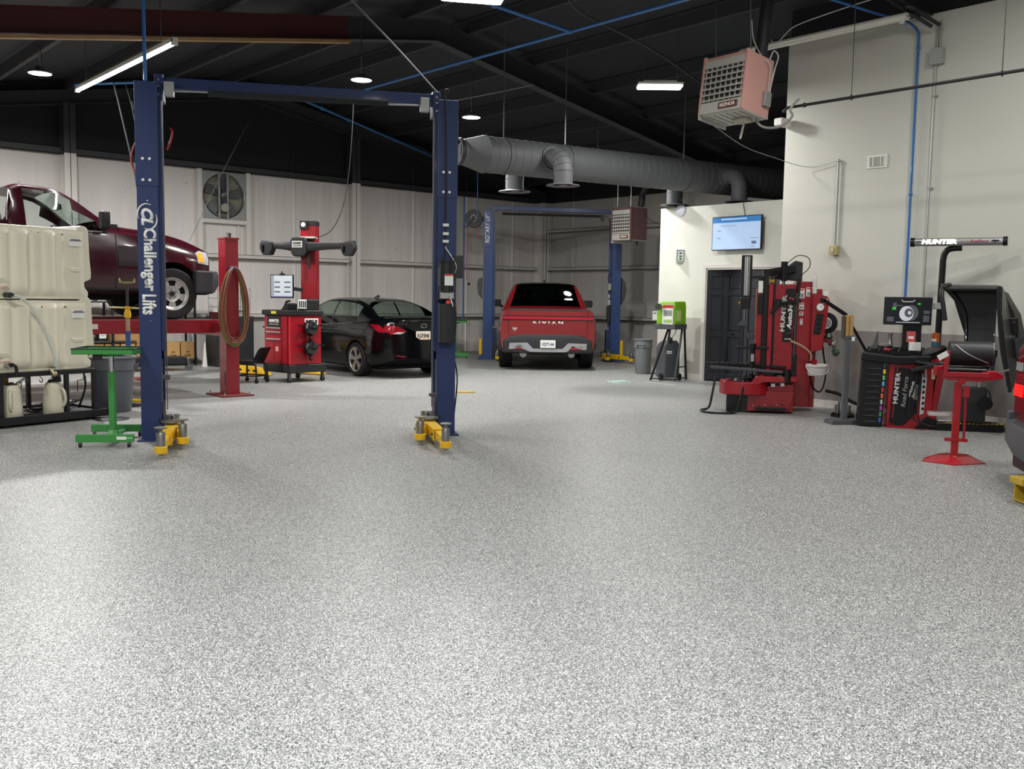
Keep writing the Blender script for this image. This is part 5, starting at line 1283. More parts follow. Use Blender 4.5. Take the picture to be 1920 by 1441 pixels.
# ---------------------------------------------------------------- green work table
gm = P('shop green', '#3a8a40', .4, coat=.2); gmf = gm
def green_table(loc, rz, label, h=.88, bw=.53):
    t = thing('mobile_work_table', label, 'work table', loc, rz, 'green mobile work tables')
    bl = P('edge black', '#17221a', .5)
    m = MB(); m.prism([(-bw/2, .05), (bw/2, .05), (bw/2, .125), (-bw/2, .125)], 'xz', -.02, .02); m.build('base_bar', gm, t, bevel=.004)
    m = MB(); m.prism([(-bw/2-.06, .05), (bw/2-.08, .05), (bw/2-.08, .125), (-bw/2-.06, .125)], 'xz', .70, .74); m.build('base_bar', gm, t, bevel=.004)
    m = MB(); m.box(-.03, .03, .02, .70, .055, .085); m.build('base_spine', gm, t, bevel=.003)
    m = MB(); m.cyl((-.02, .36, .06), (-.02, .36, .70), .036, n=16); m.build('column', gm, t)
    m = MB(); m.cyl((-.02, .36, .68), (-.02, .36, h), .024, n=16); m.build('inner_tube', chrome, t)
    m = MB(); m.lathe([(.036, .085), (.06, .085), (.038, .12)], (-.02, .36, 0), n=16); m.build('collar', gm, t)
    m = MB(); tw, td = .285, .25; c = .36; ox = .035
    m.box(-tw-ox, tw-ox, c-td, c+td, h, h+.006); m.build('tray_floor', gm, t)
    for a_ in ((-tw-ox, tw-ox, c-td, c-td+.008), (-tw-ox, tw-ox, c+td-.008, c+td), (-tw-ox, -tw-ox+.008, c-td, c+td), (tw-ox-.008, tw-ox, c-td, c+td)):
        m = MB(); m.box(a_[0], a_[1], a_[2], a_[3], h, h+.05); sd = m.build('tray_side', gm, t)
        m = MB(); m.box(a_[0]-.004, a_[1]+.004, a_[2]-.004, a_[3]+.004, h+.048, h+.058); m.build('rim_trim', bl, sd)
    m = MB(); m.box(-.12, .08, c-.1, c+.1, h-.025, h); m.build('tray_bracket', gm, t)
    m = MB(); m.box(-.14, -.06, c-.2, c-.16, h-.05, h); m.build('tray_latch', black, t)
    for x in (-bw/2+.04, bw/2-.045):
        for y in (0, .72):
            w_ = bpy.data.objects.new('caster', None); COL.objects.link(w_); w_.parent = t; w_.location = (x-(.07 if y else 0), y, 0)
            m = MB(); m.cyl((-.012, 0, .025), (.012, 0, .025), .025, n=16); m.build('caster_wheel', black, w_)
            m = MB(); m.box(-.017, .017, -.015, .015, .046, .052).box(-.017, -.013, -.012, .012, .02, .05).box(.013, .017, -.012, .012, .02, .05); m.build('caster_fork', steel, w_)
            m = MB(); m.cyl((0, 0, .046), (0, 0, .06), .008, n=8); m.build('caster_stem', steel, w_)
    return t
G1 = green_table((-9.31, 2.99, 0), 57, 'green mobile work table with a shallow tray, left of the nearer lift')
m = MB(); m.box(.11, .20, -.0225, -.020, .075, .105); m.build('sticker', wlabel, G1)
m = MB(); m.box(.205, .255, -.0225, -.020, .085, .095); m.build('sticker_print', P('pale green print', '#a8dba5', .5), G1)
G2 = green_table((-18.25, 14.2, 0), 60, 'green mobile work table far back against the left wall, left of the far lift', h=.86)

# ---------------------------------------------------------------- under hoist stand (blue and yellow pole)
t = thing('jack_stand', 'tall blue and yellow underhoist stand between the tanks and the red lift', 'jack stand', (-12.55, 4.35, 0), 50)
m = MB(); m.lathe([(0, 0), (.16, 0), (.16, .02), (.04, .04), (.035, .06)], n=20); m.build('base', black, t)
m = MB(); m.cyl((0, 0, .04), (0, 0, .98), .032, n=14); m.build('outer_tube', P('stand blue', '#274f8f', .45), t)
m = MB(); m.cyl((0, 0, .97), (0, 0, 1.18), .026, n=12); m.build('mid_tube', P('worn paint', '#a9876f', .6, var=.3, scale=14), t)
m = MB(); m.lathe([(.04, 1.15), (.045, 1.20), (.03, 1.26), (.05, 1.29), (.0, 1.30)], n=14); m.build('yellow_collar', yellow, t)
m = MB(); m.tube([(-.22, 0, 1.28), (.22, 0, 1.27)], .011, 8); m.build('turn_handle', P('handle tan', '#a89a6a', .5, .4), t)
m = MB(); m.cyl((0, 0, 1.28), (0, 0, 1.60), .018, n=10); m.build('screw_rod', P('dark rod', '#2c2b28', .5), t)
m = MB(); m.loft([[(-.10, -.02, 1.66), (-.08, -.02, 1.62), (.08, -.02, 1.62), (.10, -.02, 1.66), (.10, -.02, 1.60), (0, -.02, 1.585), (-.10, -.02, 1.60)], [(-.10, .02, 1.66), (-.08, .02, 1.62), (.08, .02, 1.62), (.10, .02, 1.66), (.10, .02, 1.60), (0, .02, 1.585), (-.10, .02, 1.60)]]); m.build('saddle', P('saddle olive', '#807a45', .5), t)

# ---------------------------------------------------------------- shelf and stock below the raised pickup
WX = XL+.18
t = thing('storage_shelf', 'dark steel shelf along the left wall behind the red lift', 'shelf', (WX, 4.6, 0), 0)
for x, y in ((.02, 0), (.5, 0), (.02, 3.35), (.5, 3.35), (.5, 1.7), (.02, 1.7)):
    m = MB(); m.box(x-.02, x+.02, y-.02, y+.02, 0, 1.72); m.build('upright', mrack, t)
for z, ye in ((.14, 3.37), (.53, 2.15), (1.30, 3.37)):
    m = MB(); m.box(0, .52, -.02, ye, z-.03, z); m.build('shelf_board', P('shelf board', '#3b3a37', .6), t)
card = P('cardboard', '#a5814f', .8, var=.1, scale=5); card2 = P('cardboard pale', '#b8925c', .8, var=.1)
ink = P('carton ink', '#3a2a1a', .8)
n_ = 0
for i in range(11):
    y = 4.66+i*.30
    o = MB().box(0, .38, 0, .275, 0, .34).build('cardboard_box', card if i % 3 else card2, None, bevel=.004); o.location = (WX+.1, y, .14)
    text('2104', 'carton_print', ink, o, (.382, .13, .07), (0, 1, 0), (0, 0, 1), .05, .13, bold=.02)
    m = MB(); m.box(.379, .381, .10, .17, .13, .15); m.build('carton_mark', ink, o)
    tag(o, 'tan cardboard box in the row of boxes on the bottom shelf', 'box', 'boxes on the bottom shelf')
jb = P('jug black', '#17191b', .4); yl = P('label yellow', '#c9b52a', .5)
for i in range(8):
    y = 4.66+i*.2
    t_ = thing('oil_jug', 'black oil jug standing on the middle shelf', 'jug', (WX+.3, y, .53), 0, 'oil jugs on the middle shelf')
    m = MB(); m.prism(rrect(-.1, .1, 0, .17, .03), 'xy', 0, .22); m.loft([[(x, y_, .22) for x, y_ in rrect(-.1, .1, 0, .17, .03)], [(x*.5, .085+(y_-.085)*.5, .30) for x, y_ in rrect(-.1, .1, 0, .17, .03)]]); m.build('jug_body', jb, t_, bevel=.006)
    m = MB(); m.box(.1, .102, .02, .15, .05, .17); lb = m.build('jug_label', yl if i in (0, 1) else wlabel if i % 2 else P('label dark', '#2d3436', .6), t_)
    m = MB(); m.box(.102, .103, .03, .13, .09, .11); m.build('label_print', P('print grey', '#8f9391', .6), lb)
for i in range(2):
    o = MB().box(0, .36, 0, .34, 0, .3).build('cardboard_box', card, None, bevel=.004); o.location = (WX+.1, 6.3+i*.36, .53 if i == 0 else .482)
    tag(o, 'larger cardboard box above the bottom row of boxes', 'box', 'large boxes on the middle shelf')
for i in range(10):
    y = 4.75+i*.16
    o = MB().lathe([(0, 0), (.04, 0), (.04, .14), (.015, .18), (.015, .2), (0, .2)], n=12).build('spray_can', [P('can a', '#c9c6bf', .3, .5), P('can b', '#7c4a3a', .4), P('can c', '#2f3d36', .4)][i % 3], None); o.location = (WX+.36, y, 1.30)
    tag(o, 'small can in the row along the top shelf', 'can', 'cans on the top shelf')
for i in range(5):
    t_ = thing('oil_jug', 'small dark jug on the upper shelf below the pickup sill', 'jug', (WX+.15, 4.75+i*.2, 1.30), 0, 'small jugs on the upper shelf')
    m = MB(); m.prism(rrect(-.06, .06, 0, .14, .02), 'xy', 0, .16); m.build('jug_body', jb, t_, bevel=.01)
    m = MB(); m.cyl((0, .07, .16), (0, .07, .19), .02, n=10); m.build('jug_cap', wlabel if i % 2 else yl, t_)
# low mechanics dolly with caster, dark cabinet and small rack to its right
t = thing('transmission_dolly', 'low black wheeled dolly on the floor in front of the cardboard boxes', 'dolly', (-18.1, 6.35, 0), 80)
m = MB(); m.box(-.2, .95, -.25, .25, .13, .26); m.build('dolly_frame', mrack, t, bevel=.01)
for x in (-.1, .98):
    w_ = bpy.data.objects.new('caster', None); COL.objects.link(w_); w_.parent = t; w_.location = (x, -.2, 0)
    m = MB(); m.cyl((0, -.025, .07), (0, .025, .07), .07, n=20); m.build('caster_wheel', P('wheel grey', '#4f5154', .6), w_)
    m = MB(); m.bar((0, -.035, .07), (-.04, -.035, .24), .04, .008).bar((-.06, 0, .24), (.0, 0, .24), .09, .02); m.build('caster_fork', galv, w_)
t = thing('storage_cabinet', 'dark metal cabinet behind the near post of the red lift', 'cabinet', (-18.85, 8.35, 0), 0)
m = MB(); m.box(0, .55, -.25, .55, .0, 1.02); m.build('cabinet_body', P('cabinet dark', '#23262a', .4), t, bevel=.006)
m = MB(); m.box(.55, .556, -.22, .14, .05, .98); m.build('cabinet_door', P('cabinet dark', '#23262a', .4), t, bevel=.004)
m = MB(); m.box(.55, .556, .16, .52, .05, .98); m.build('cabinet_door', P('cabinet dark', '#23262a', .4), t, bevel=.004)
for z in (1.02, 1.2, 1.38, 1.56):
    m = MB(); m.box(.05, .5, -.2, .5, z, z+.012); m.build('wire_shelf', galv, t)
for x in (.05, .5):
    for y in (-.2, .5):
        m = MB(); m.cyl((x, y, 1.02), (x, y, 1.62), .008, n=8); m.build('shelf_post', galv, t)
for i in range(3):
    o = MB().box(0, .2, 0, .16, 0, .11).build('small_carton', [wlabel, black, P('can a', '#c9c6bf', .3, .5)][i], None, bevel=.004); o.location = (-18.7, 8.2+.2*i, 1.032)
    tag(o, ['small white carton on the wire shelf over the dark cabinet', 'small black carton on the wire shelf over the dark cabinet', 'small pale grey carton on the wire shelf over the dark cabinet'][i], 'carton')
t = thing('leaning_board', 'pale narrow board leaning beside the dark cabinet', 'board', (-18.5, 7.92, 0), 0)
m = MB(); m.prism([(-.05, 0), (.05, 0), (.015, .5), (-.005, .5)], 'yz', 0, .02); m.build('board', mcolw, t)
# yellow floor-level arm end seen by the left column
t = thing('floor_plate', 'flat yellow plate on the floor left of the nearer blue column', 'ramp plate', (-13.1, 4.55, 0), 30)
m = MB(); m.box(-.2, .35, -.06, .06, .0, .03); m.build('plate', yellow, t, bevel=.004)
t = thing('floor_plate', 'small flat yellow plate on the floor right of the right blue column', 'ramp plate', (-11.55, 9.15, 0), 40)
m = MB(); m.prism([(-.14, -.05), (.02, -.06), (.16, .02), (.04, .07), (-.12, .04)], 'xy', 0, .02); m.build('plate', P('yellow worn', '#c9a63a', .6), t, bevel=.003)
# ================================================================ wheel alignment machine
AL = thing('alignment_machine', 'red wheel-alignment cabinet with tall camera mast, monitor and black camera beam', 'alignment machine', (-14.82, 7.93, 0), 8)
ab = P('console black', '#1d1e20', .4)
W_, D_ = .72, .66        # front (x) and side (y); the corner nearest the viewer is at x=W/2, y=-D/2
hx, hy = W_/2, D_/2
m = MB(); m.box(-hx, hx, -hy, hy, .30, 1.13); m.build('cabinet', mred, AL, bevel=.012)
m = MB(); m.prism([(-hx-.02, -hy-.02), (hx+.03, -hy-.02), (hx+.03, hy+.08), (-hx-.02, hy+.08)], 'xy', .16, .30); m.build('base_skirt', ab, AL, bevel=.015)
m = MB(); m.prism([(-hx-.03, -hy-.04), (hx+.03, -hy-.04), (hx+.03, hy+.03), (-hx-.03, hy+.03)], 'xy', 1.13, 1.22); m.build('worktop', ab, AL, bevel=.02)
m = MB(); m.box(-hx+.10, -hx+.48, -hy-.006, -hy, .92, 1.12); m.build('front_panel', ab, AL)
text('HUNTER', 'lettering', wt, AL, (-hx+.29, -hy-.008, 1.03), (1, 0, 0), (0, 0, 1), .06, .29, bold=.06, shear=.2)
text('Engineering Company', 'sub_lettering', wt, AL, (-hx+.29, -hy-.008, .975), (1, 0, 0), (0, 0, 1), .022, .27, bold=.01)
for i, z in enumerate((.87, .80, .68)):
    m = MB(); m.box(-hx+.07, -hx+.50, -hy-.012, -hy, z, z+.10 if i == 2 else z+.055); dr = m.build('drawer', mred, AL, bevel=.004)
    m = MB(); m.box(-hx+.08, -hx+.49, -hy-.026, -hy-.010, z+.035, z+.055); m.build('drawer_handle', P('handle silver', '#c8c4c2', .3, .6), dr)
m = MB(); m.box(-hx+.07, -hx+.28, -hy-.012, -hy, .34, .66); m.build('cabinet_door', mred, AL, bevel=.004)
m = MB(); m.box(-hx+.29, -hx+.50, -hy-.012, -hy, .34, .66); m.build('cabinet_door', mred, AL, bevel=.004)
m = MB(); m.box(-hx+.34, -hx+.42, -hy-.014, -hy-.012, .52, .6); m.build('door_print', P('pink print', '#d89aa2', .5), AL)
m = MB(); m.box(hx-.16, hx-.05, -hy-.014, -hy, .32, 1.12); m.build('corner_channel', P('red dark', '#8d0a1c', .35), AL, bevel=.004)
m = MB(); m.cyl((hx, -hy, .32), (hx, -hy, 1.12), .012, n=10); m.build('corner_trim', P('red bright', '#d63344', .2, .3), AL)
m = MB(); m.box(hx+.0, hx+.004, -.02, .26, .98, 1.08); m.build('target_label', wlabel, AL)
for i in range(4):
    m = MB(); m.box(hx+.004, hx+.006, .0+.065*i, .045+.065*i, 1.0, 1.06); m.build('label_print', black, AL)
def target(y, z):
    g = bpy.data.objects.new('wheel_clamp', None); COL.objects.link(g); g.parent = AL; g.location = (hx, y, z)
    m = MB(); m.lathe([(0, .02), (.10, .02), (.135, .05), (.14, .10), (.11, .15), (.05, .17), (0, .172)], axis='x', n=8); m.build('clamp_dish', blk2, g)
    for a in (20, 160, 270):
        c, s_ = math.cos(R_(a)), math.sin(R_(a)); m = MB(); m.bar((.10, c*.08, s_*.08), (.07, c*.26, s_*.14 if a != 270 else s_*.2), .035, .03); m.cyl((.07, c*.26, s_*.14 if a != 270 else s_*.2), (.13, c*.27, s_*.14 if a != 270 else s_*.2), .012, n=8); m.build('clamp_arm', blk2, g)
    m = MB(); m.cyl((.17, 0, 0), (.23, 0, 0), .03, n=12); m.build('clamp_knob', blk2, g)
blk2 = P('clamp black', '#101113', .25, coat=.4)
target(.04, .92); target(.04, .58)
# a clamp hanging on the far side
g = bpy.data.objects.new('wheel_clamp', None); COL.objects.link(g); g.parent = AL; g.location = (-hx-.02, -.1, .9)
m = MB(); m.lathe([(0, -.16), (.06, -.15), (.09, -.1), (.09, -.04), (0, .0)], axis='x', n=8); m.build('clamp_dish', blk2, g)
m = MB(); m.bar((-.08, -.05, -.03), (-.18, -.12, .02), .03, .02).bar((-.12, -.05, -.03), (-.16, -.1, -.1), .02, .02); m.build('clamp_arm', blk2, g)
# mast with camera beam
mx, my = .14, .26
m = MB(); m.T = Matrix.Translation((mx, my, 0)) @ Matrix.Rotation(R_(34), 4, 'Z'); m.box(-.13, .13, -.09, .12, .3, 2.68); m.build('mast', P('mast red', '#7a121c', .35, coat=.2), AL, bevel=.006)
m = MB(); m.T = Matrix.Translation((mx, my, 0)) @ Matrix.Rotation(R_(34), 4, 'Z'); m.box(-.135, .0, -.13, .02, 2.60, 2.74); m.box(-.0, .135, -.1, .125, 2.66, 2.74); m.build('mast_cap', ab, AL, bevel=.008)
m = MB(); m.T = Matrix.Translation((mx, my, 0)) @ Matrix.Rotation(R_(34), 4, 'Z'); m.cyl((-.07, -.13, 2.675), (-.07, -.14, 2.675), .035, n=14); m.build('mast_lamp', P('lamp glow', '#ffffff', .3, emit='#ffffff', estr=3.), AL)
m = MB(); m.T = Matrix.Translation((mx, my, 0)) @ Matrix.Rotation(R_(34), 4, 'Z'); m.box(-.13, .0, -.095, -.09, 2.46, 2.6); m.build('mast_panel', mred, AL)
bm_ = bpy.data.objects.new('camera_beam', None); COL.objects.link(bm_); bm_.parent = AL; bm_.location = (mx, my, 2.28); bm_.rotation_euler = (0, 0, R_(34))
m = MB(); m.prism([(-.24, -.10), (-.20, -.15), (-.02, -.15), (.03, -.08), (.03, .12), (-.0, .17), (-.22, .17), (-.26, .12)], 'xz', -.27, -.06); m.build('hub_housing', ab, bm_, bevel=.02)
m = MB(); m.box(-.22, -.04, -.275, -.27, .0, .11); m.build('hub_label', P('label silver', '#b9b6b0', .4), bm_)
text('HUNTER', 'lettering', black, bm_, (-.13, -.278, .075), (1, 0, 0), (0, 0, 1), .03, .14, bold=.05)
m = MB(); m.box(-.2, -.06, -.278, -.275, .02, .045); m.build('label_print', P('print grey2', '#6e6a66', .6), bm_)
m = MB(); m.box(-.1, .14, -.2, .0, .16, .19); m.build('hub_cap', P('pale cap', '#b8b5ae', .5), bm_)
for s, x0, x1 in ((-1, -.22, -.78), (1, .0, .84)):
    m = MB(); rg = []
    for u in (0, .15, .4, .7, .9, 1.0):
        x = x0+(x1-x0)*u; hz = .085-.035*math.sin(math.pi*u*.8)+(.02 if u > .8 else 0); zc = .02+.02*u
        rg.append([(x, -.23, zc-hz), (x, -.25, zc), (x, -.23, zc+hz), (x, -.1, zc+hz), (x, -.08, zc), (x, -.1, zc-hz)])
    m.loft(rg); m.build('beam_arm', ab, bm_, angle=50)
    m = MB(); x = x1-s*.10; m.prism([(x-.11, .09), (x+.11, .09), (x+.13*(1 if s > 0 else .9), .0), (x+.06, -.13), (x-.07, -.13), (x-.12, -.02)], 'xz', -.27, -.06); m.build('camera_pod', ab, bm_, bevel=.02)
    m = MB(); m.box(x-.07, x-.03, -.275, -.268, -.08, .03); m.build('pod_window', P('pod dark', '#060608', .1), bm_)
m = MB(); m.tube([(-.02, -.26, -.10), (-.02, -.26, .06), (.06, -.26, .08), (.7, -.262, .09)], .004, 5); m.build('beam_seam', P('seam grey', '#77777a', .4), bm_)
m = MB(); m.bar((.05, -.2, -.12), (.06, -.2, -.32), .035, .03); m.cyl((.06, -.2, -.32), (.06, -.2, -.36), .02, n=8); m.build('release_handle', black, AL).parent = bm_
# monitor
mo = bpy.data.objects.new('monitor', None); COL.objects.link(mo); mo.parent = AL; mo.location = (-.10, -.12, 1.64); mo.rotation_euler = (0, 0, R_(30))
m = MB(); m.box(-.23, .19, -.02, .02, -.22, .18); m.build('monitor_frame', black, mo, bevel=.005)
scr = P('screen pale', '#9fa6aa', .3, emit='#a3aab0', estr=.55)
m = MB(); m.m = 0; m.box(-.215, .175, -.0225, -.0205, -.20, .165); m.m = 1; m.box(-.215, .175, -.0235, -.0225, -.20, -.185); 
m.m = 2
for z in (.04, -.045, -.125): m.box(-.15, -.05, -.0235, -.0225, z, z+.022); m.box(.03, .14, -.0235, -.0225, z, z+.022)
m.m = 3; m.box(-.215, -.16, -.0232, -.0225, -.18, .165)
m.build('screen', [scr, P('screen violet', '#6a6690', .3, emit='#6a6690', estr=.4), P('screen marks', '#4a4f55', .4), P('screen side', '#7b8288', .3, emit='#7b8288', estr=.4)], mo, smooth=False)
m = MB(); m.box(-.05, .03, -.04, .0, .18, .2).cyl((-.01, -.03, .2), (-.01, -.03, .235), .012, n=8); m.build('webcam', black, mo)
m = MB(); m.bar((.1, .03, -.05), (.3, .14, -.08), .06, .06); m.build('monitor_arm', black, mo)
# things on the worktop
m = MB(); m.bar((-.2, -.05, 1.22), (-.14, -.02, 1.36), .035, .03).bar((-.14, -.02, 1.36), (-.08, .0, 1.37), .035, .03); m.build('scanner_grip', black, AL)
m = MB(); m.prism([(-.04, 1.22), (.16, 1.22), (.16, 1.33), (.10, 1.34)], 'xz', -.22, -.02); m.build('keyboard_tray', black, AL, bevel=.01)
m = MB(); m.prism([(.2, 1.22), (.34, 1.22), (.36, 1.40), (.28, 1.42)], 'xz', -.05, .3); m.build('printer_cover', ab, AL, bevel=.015)
m = MB(); m.T = Matrix.Translation((.38, -.10, 1.25)) @ Matrix.Rotation(R_(30), 4, 'Z') @ Matrix.Scale(.75, 4); m.box(-.07, .12, 0, .004, 0, .2); m.m = 1
for i in range(4): m.box(-.055+.045*i, -.025+.045*i, -.002, 0, .02, .17)
m.build('barcode_card', [wlabel, black], AL, smooth=False)
m = MB(); m.box(-.1, .04, -hy-.043, -hy-.04, 1.155, 1.2); m.build('yellow_sticker', P('sticker yellow', '#c8cc4a', .5), AL)
for x, y in ((-hx+.05, -hy), (hx-.02, -hy), (hx, hy+.02), (-hx+.05, hy)):
    w_ = bpy.data.objects.new('caster', None); COL.objects.link(w_); w_.parent = AL; w_.location = (x, y, 0)
    m = MB(); m.cyl((-.016, 0, .045), (.016, 0, .045), .045, n=16); m.build('caster_wheel', black, w_)
    m = MB(); m.box(-.026, .026, -.02, .02, .1, .16).box(-.026, -.018, -.02, .02, .04, .1).box(.018, .026, -.02, .02, .04, .1); m.build('caster_fork', dkgrey, w_)
# creeper seat
t = thing('rolling_seat', 'low black rolling mechanic seat with backrest beside the alignment cabinet', 'seat', (-14.84, 7.18, 0), 30)
m = MB(); m.prism(rrect(-.2, .16, -.16, .16, .05), 'xy', .33, .37); m.build('seat_pad', black, t, bevel=.012)
m = MB(); m.loft([[(x, -.14, z) for x, z in ((.12, .34), (.16, .36), (.25, .53), (.29, .60), (.25, .60), (.2, .55), (.10, .38))], [(x, .14, z) for x, z in ((.12, .34), (.16, .36), (.25, .53), (.29, .60), (.25, .60), (.2, .55), (.10, .38))]]); m.build('backrest', black, t, bevel=.01)
for y in (-.16, .16):
    m = MB(); m.tube(catmull([(-.21, y, .07), (-.21, y, .26), (-.18, y, .31), (-.05, y, .32), (.14, y, .32), (.18, y, .26), (.19, y, .07)], 5), .015, 8); m.build('side_frame', black, t)
    m = MB(); m.tube([(-.21, y, .12), (.19, y, .12)], .012, 8); m.build('lower_rail', black, t)
for x in (-.21, .19):
    m = MB(); m.tube([(x, -.16, .12), (x, .16, .12)], .012, 8); m.build('cross_rail', black, t)
    for y in (-.16, .16):
        m = MB(); m.cyl((x, y-.014, .035), (x, y+.014, .035), .035, n=14); m.build('caster', rubber, t)
# yellow drive-on ramps under the saloon
for i, (loc, rz, lab) in enumerate((((-15.95, 8.75, 0), 20, 'yellow lift arm lying flat behind the alignment cabinet'), ((-16.3, 7.9, 0), 10, 'yellow lift arm lying on the floor behind the rolling seat'), ((-15.5, 11.3, 0), 150, 'yellow lift arm under the rear of the black saloon'))):
    t = thing('floor_lift_arm', lab, 'lift arm', loc, rz)
    m = MB(); m.prism([(-.5, .02), (.5, .02), (.42, .07), (.1, .15), (-.5, .15)], 'xz', -.07, .07); ar = m.build('arm_body', yellow, t, bevel=.005)
    for x in (-.3, -.05, .15):
        m = MB(); m.box(x-.05, x+.05, -.073, .073, .06, .10); m.build('arm_slot', black, t)
# ================================================================ right side machines
AZ = 48.8
# ---------------------------------------------------------------- tyre changer
TC = thing('tyre_changer', 'red and black tyre changing machine with tall columns before the black closet door', 'tyre changer', (-7.34, 10.58, 0), 37)
mk = P('machine black', '#0d0e10', .35, coat=.1, spec=.35); md = P('machine dark red', '#640814', .35, coat=.3)
# base box
m = MB(); m.prism([(.02, .02), (.60, .02), (.60, .40), (.02, .34)], 'xz', .15, .95); m.build('base_cabinet', mred, TC, bevel=.012)
m = MB(); m.prism([(-.02, .34), (.02, .34), (.20, .42), (.62, .44), (.62, .50), (.1, .50)], 'xz', .02, .95); m.build('base_shoulder', mred, TC, bevel=.01)
m = MB(); m.prism([(.0, .02), (.55, .06), (.6, .30), (.0, .30)], 'xz', .11, .15); m.build('front_skirt', P('machine red deep', '#850918', .35, coat=.3), TC, bevel=.006)
for i, x in enumerate((.16, .30, .42)):
    m = MB(); m.box(x, x+.05, .10, .112, .35+.01*i, .39+.01*i); m.build('warning_label', wlabel, TC)
for i in range(6):
    m = MB(); m.cyl((.08+.075*i, .11, .10+.005*i), (.08+.075*i, .095, .10+.005*i), .010, n=8); m.build('foot_pedal_bolt', mk if i % 2 else steel, TC)
m = MB(); m.box(.1, .5, .06, .11, .05, .085); m.build('foot_pedal', mk, TC, bevel=.006)
# black pedestal and round table
m = MB(); m.box(-.27, .02, .12, .6, 0, .26); m.build('pedestal', mk, TC, bevel=.008)
m = MB(); m.prism([(-.37+.0, .18), (-.30, .05), (-.12, 0.0), (.10, .02), (.24, .10), (.30, .3), (.28, .6), (-.2, .6), (-.36, .45)], 'xy', .24, .42); m.build('table_shroud', mred, TC, bevel=.02)
m = MB(); m.lathe([(0, .46), (.14, .455), (.16, .42), (.20, .42), (.22, .40)], (-.06, .28, 0), n=28); m.build('turntable', mk, TC)
m = MB(); m.lathe([(.0, .60), (.06, .59), (.07, .57), (.11, .46), (.12, .44)], (.06, .26, 0), n=28); m.build('centre_cone', P('cone black', '#0e0e10', .2, coat=.5), TC)
m = MB(); m.cyl((.05, .26, .58), (.05, .26, .88), .034, n=16); m.build('clamp_shaft', mk, TC)
m = MB(); m.box(.03, .07, .222, .226, .68, .78); m.build('shaft_label', P('label grey2', '#9d9fa1', .5), TC)
m = MB(); m.bar((-.16, .26, .86), (.26, .26, .87), .05, .04); m.cyl((.05, .26, .84), (.05, .26, .92), .05, n=14); m.build('clamp_handle', mk, TC, bevel=.008)
# wheel lift / roller arms across the table
m = MB(); m.bar((-.50, .12, .60), (.44, .05, .56), .07, .035); m.build('roller_arm', P('arm steel', '#4a4c50', .35, .5), TC, bevel=.006)
m = MB(); m.bar((-.56, .5, .62), (.50, .4, .60), .06, .04); m.build('roller_arm', mk, TC, bevel=.006)
for i in range(10):
    x = -.40+.065*i; m = MB(); m.cyl((x, .30, .635), (x, .38, .635), .022, n=12); m.build('roller', mk, TC)
for i in range(6):
    x = -.28+.06*i; m = MB(); m.cyl((x, .0, .49), (x, .06, .49), .022, n=12); m.build('chain_link', mk, TC)
m = MB(); m.bar((.2, .1, .52), (.62, .1, .54), .06, .04); m.build('lower_arm', mk, TC, bevel=.006)
m = MB(); m.lathe([(0, .44), (.08, .44), (.10, .50), (.06, .56), (0, .56)], (.02+.38, .12, 0), n=18); m.build('bead_roller', mk, TC)
m = MB(); m.cyl((.5, .05, .44), (.5, .05, .60), .05, n=14); m.build('roller_hub', mk, TC)
# lift loop in front
m = MB(); m.tube(catmull([(-.42, .15, .50), (-.46, .05, .25), (-.50, -.02, .07), (-.60, -.08, .035), (-.54, -.14, .02), (-.36, -.18, .015), (-.16, -.16, .03), (-.12, -.10, .12), (-.06, .02, .35), (-.02, .12, .50)], 8), .016, 10); m.build('wheel_lift_loop', mk, TC)
# column one: rear red slab and the narrow front slab
m = MB(); m.box(.09, .17, .42, .75, .42, 1.66); m.build('side_column', mred, TC, bevel=.008)
m = MB(); m.box(.17, .23, .38, .74, .42, 1.86); m.build('slide_rail', mk, TC, bevel=.004)
m = MB(); m.box(.24, .30, .40, .74, .42, 1.72); m.build('inner_column', P('machine red bright', '#a00a1c', .3, coat=.4), TC, bevel=.006)
m = MB(); m.box(.305, .33, .40, .5, .45, 1.78); m.build('slide_rail', mk, TC)
m = MB(); m.box(.32, .58, .42, .90, .42, 1.72); m.build('main_column', mred, TC, bevel=.012)
m = MB(); m.prism([(.44, .95), (.56, .95), (.585, 1.66), (.465, 1.66)], 'xz', .405, .42); m.build('sign_panel', mk, TC)
text('HUNTER', 'lettering', P('letter silver', '#c9c6c4', .4), TC, (.44, .402, 1.33), (.035, 0, 1), (-1, 0, .035), .062, .50, bold=.06)
text('Auto34', 'lettering', wt, TC, (.525, .402, 1.28), (.035, 0, 1), (-1, 0, .035), .062, .34, bold=.05, shear=.2)
text('2', 'digit', P('letter red', '#d0323a', .4), TC, (.535, .402, 1.52), (.035, 0, 1), (-1, 0, .035), .06, .05, bold=.03, shear=.2)
text('HUNTER', 'sub_lettering', wt, TC, (.51, .402, .985), (1, 0, 0), (0, 0, 1), .018, .09, bold=.03)
m = MB(); m.tube([(.50+.09*math.sin(a), .403, 1.18-.12*math.cos(a)) for a in [R_(v) for v in range(-10, 80, 8)]], .003, 5); m.build('panel_arc', P('arc grey', '#6b6b6e', .5), TC)
m = MB(); m.cyl((.60, .44, .75), (.61, .44, 1.60), .022, n=14); m.build('guide_rod', P('rod grey', '#5b5c60', .3, .7), TC)
m = MB(); m.box(.57, .64, .42, .52, .45, .78); m.build('rod_cover', mk, TC, bevel=.005)
m = MB(); m.box(.60, .83, .50, 1.05, .06, 1.76); m.build('cabinet_column', mred, TC, bevel=.014)
m = MB(); m.box(.61, .65, .44, .5, 1.56, 1.80); m.build('hose_chase', mk, TC, bevel=.005)
m = MB(); m.tube([(.79, .49, .20), (.79, .49, 1.7)], .006, 6); m.build('corner_glint', P('red bright', '#d63344', .2, .3), TC)  # brighter red line painting a glint down the column face
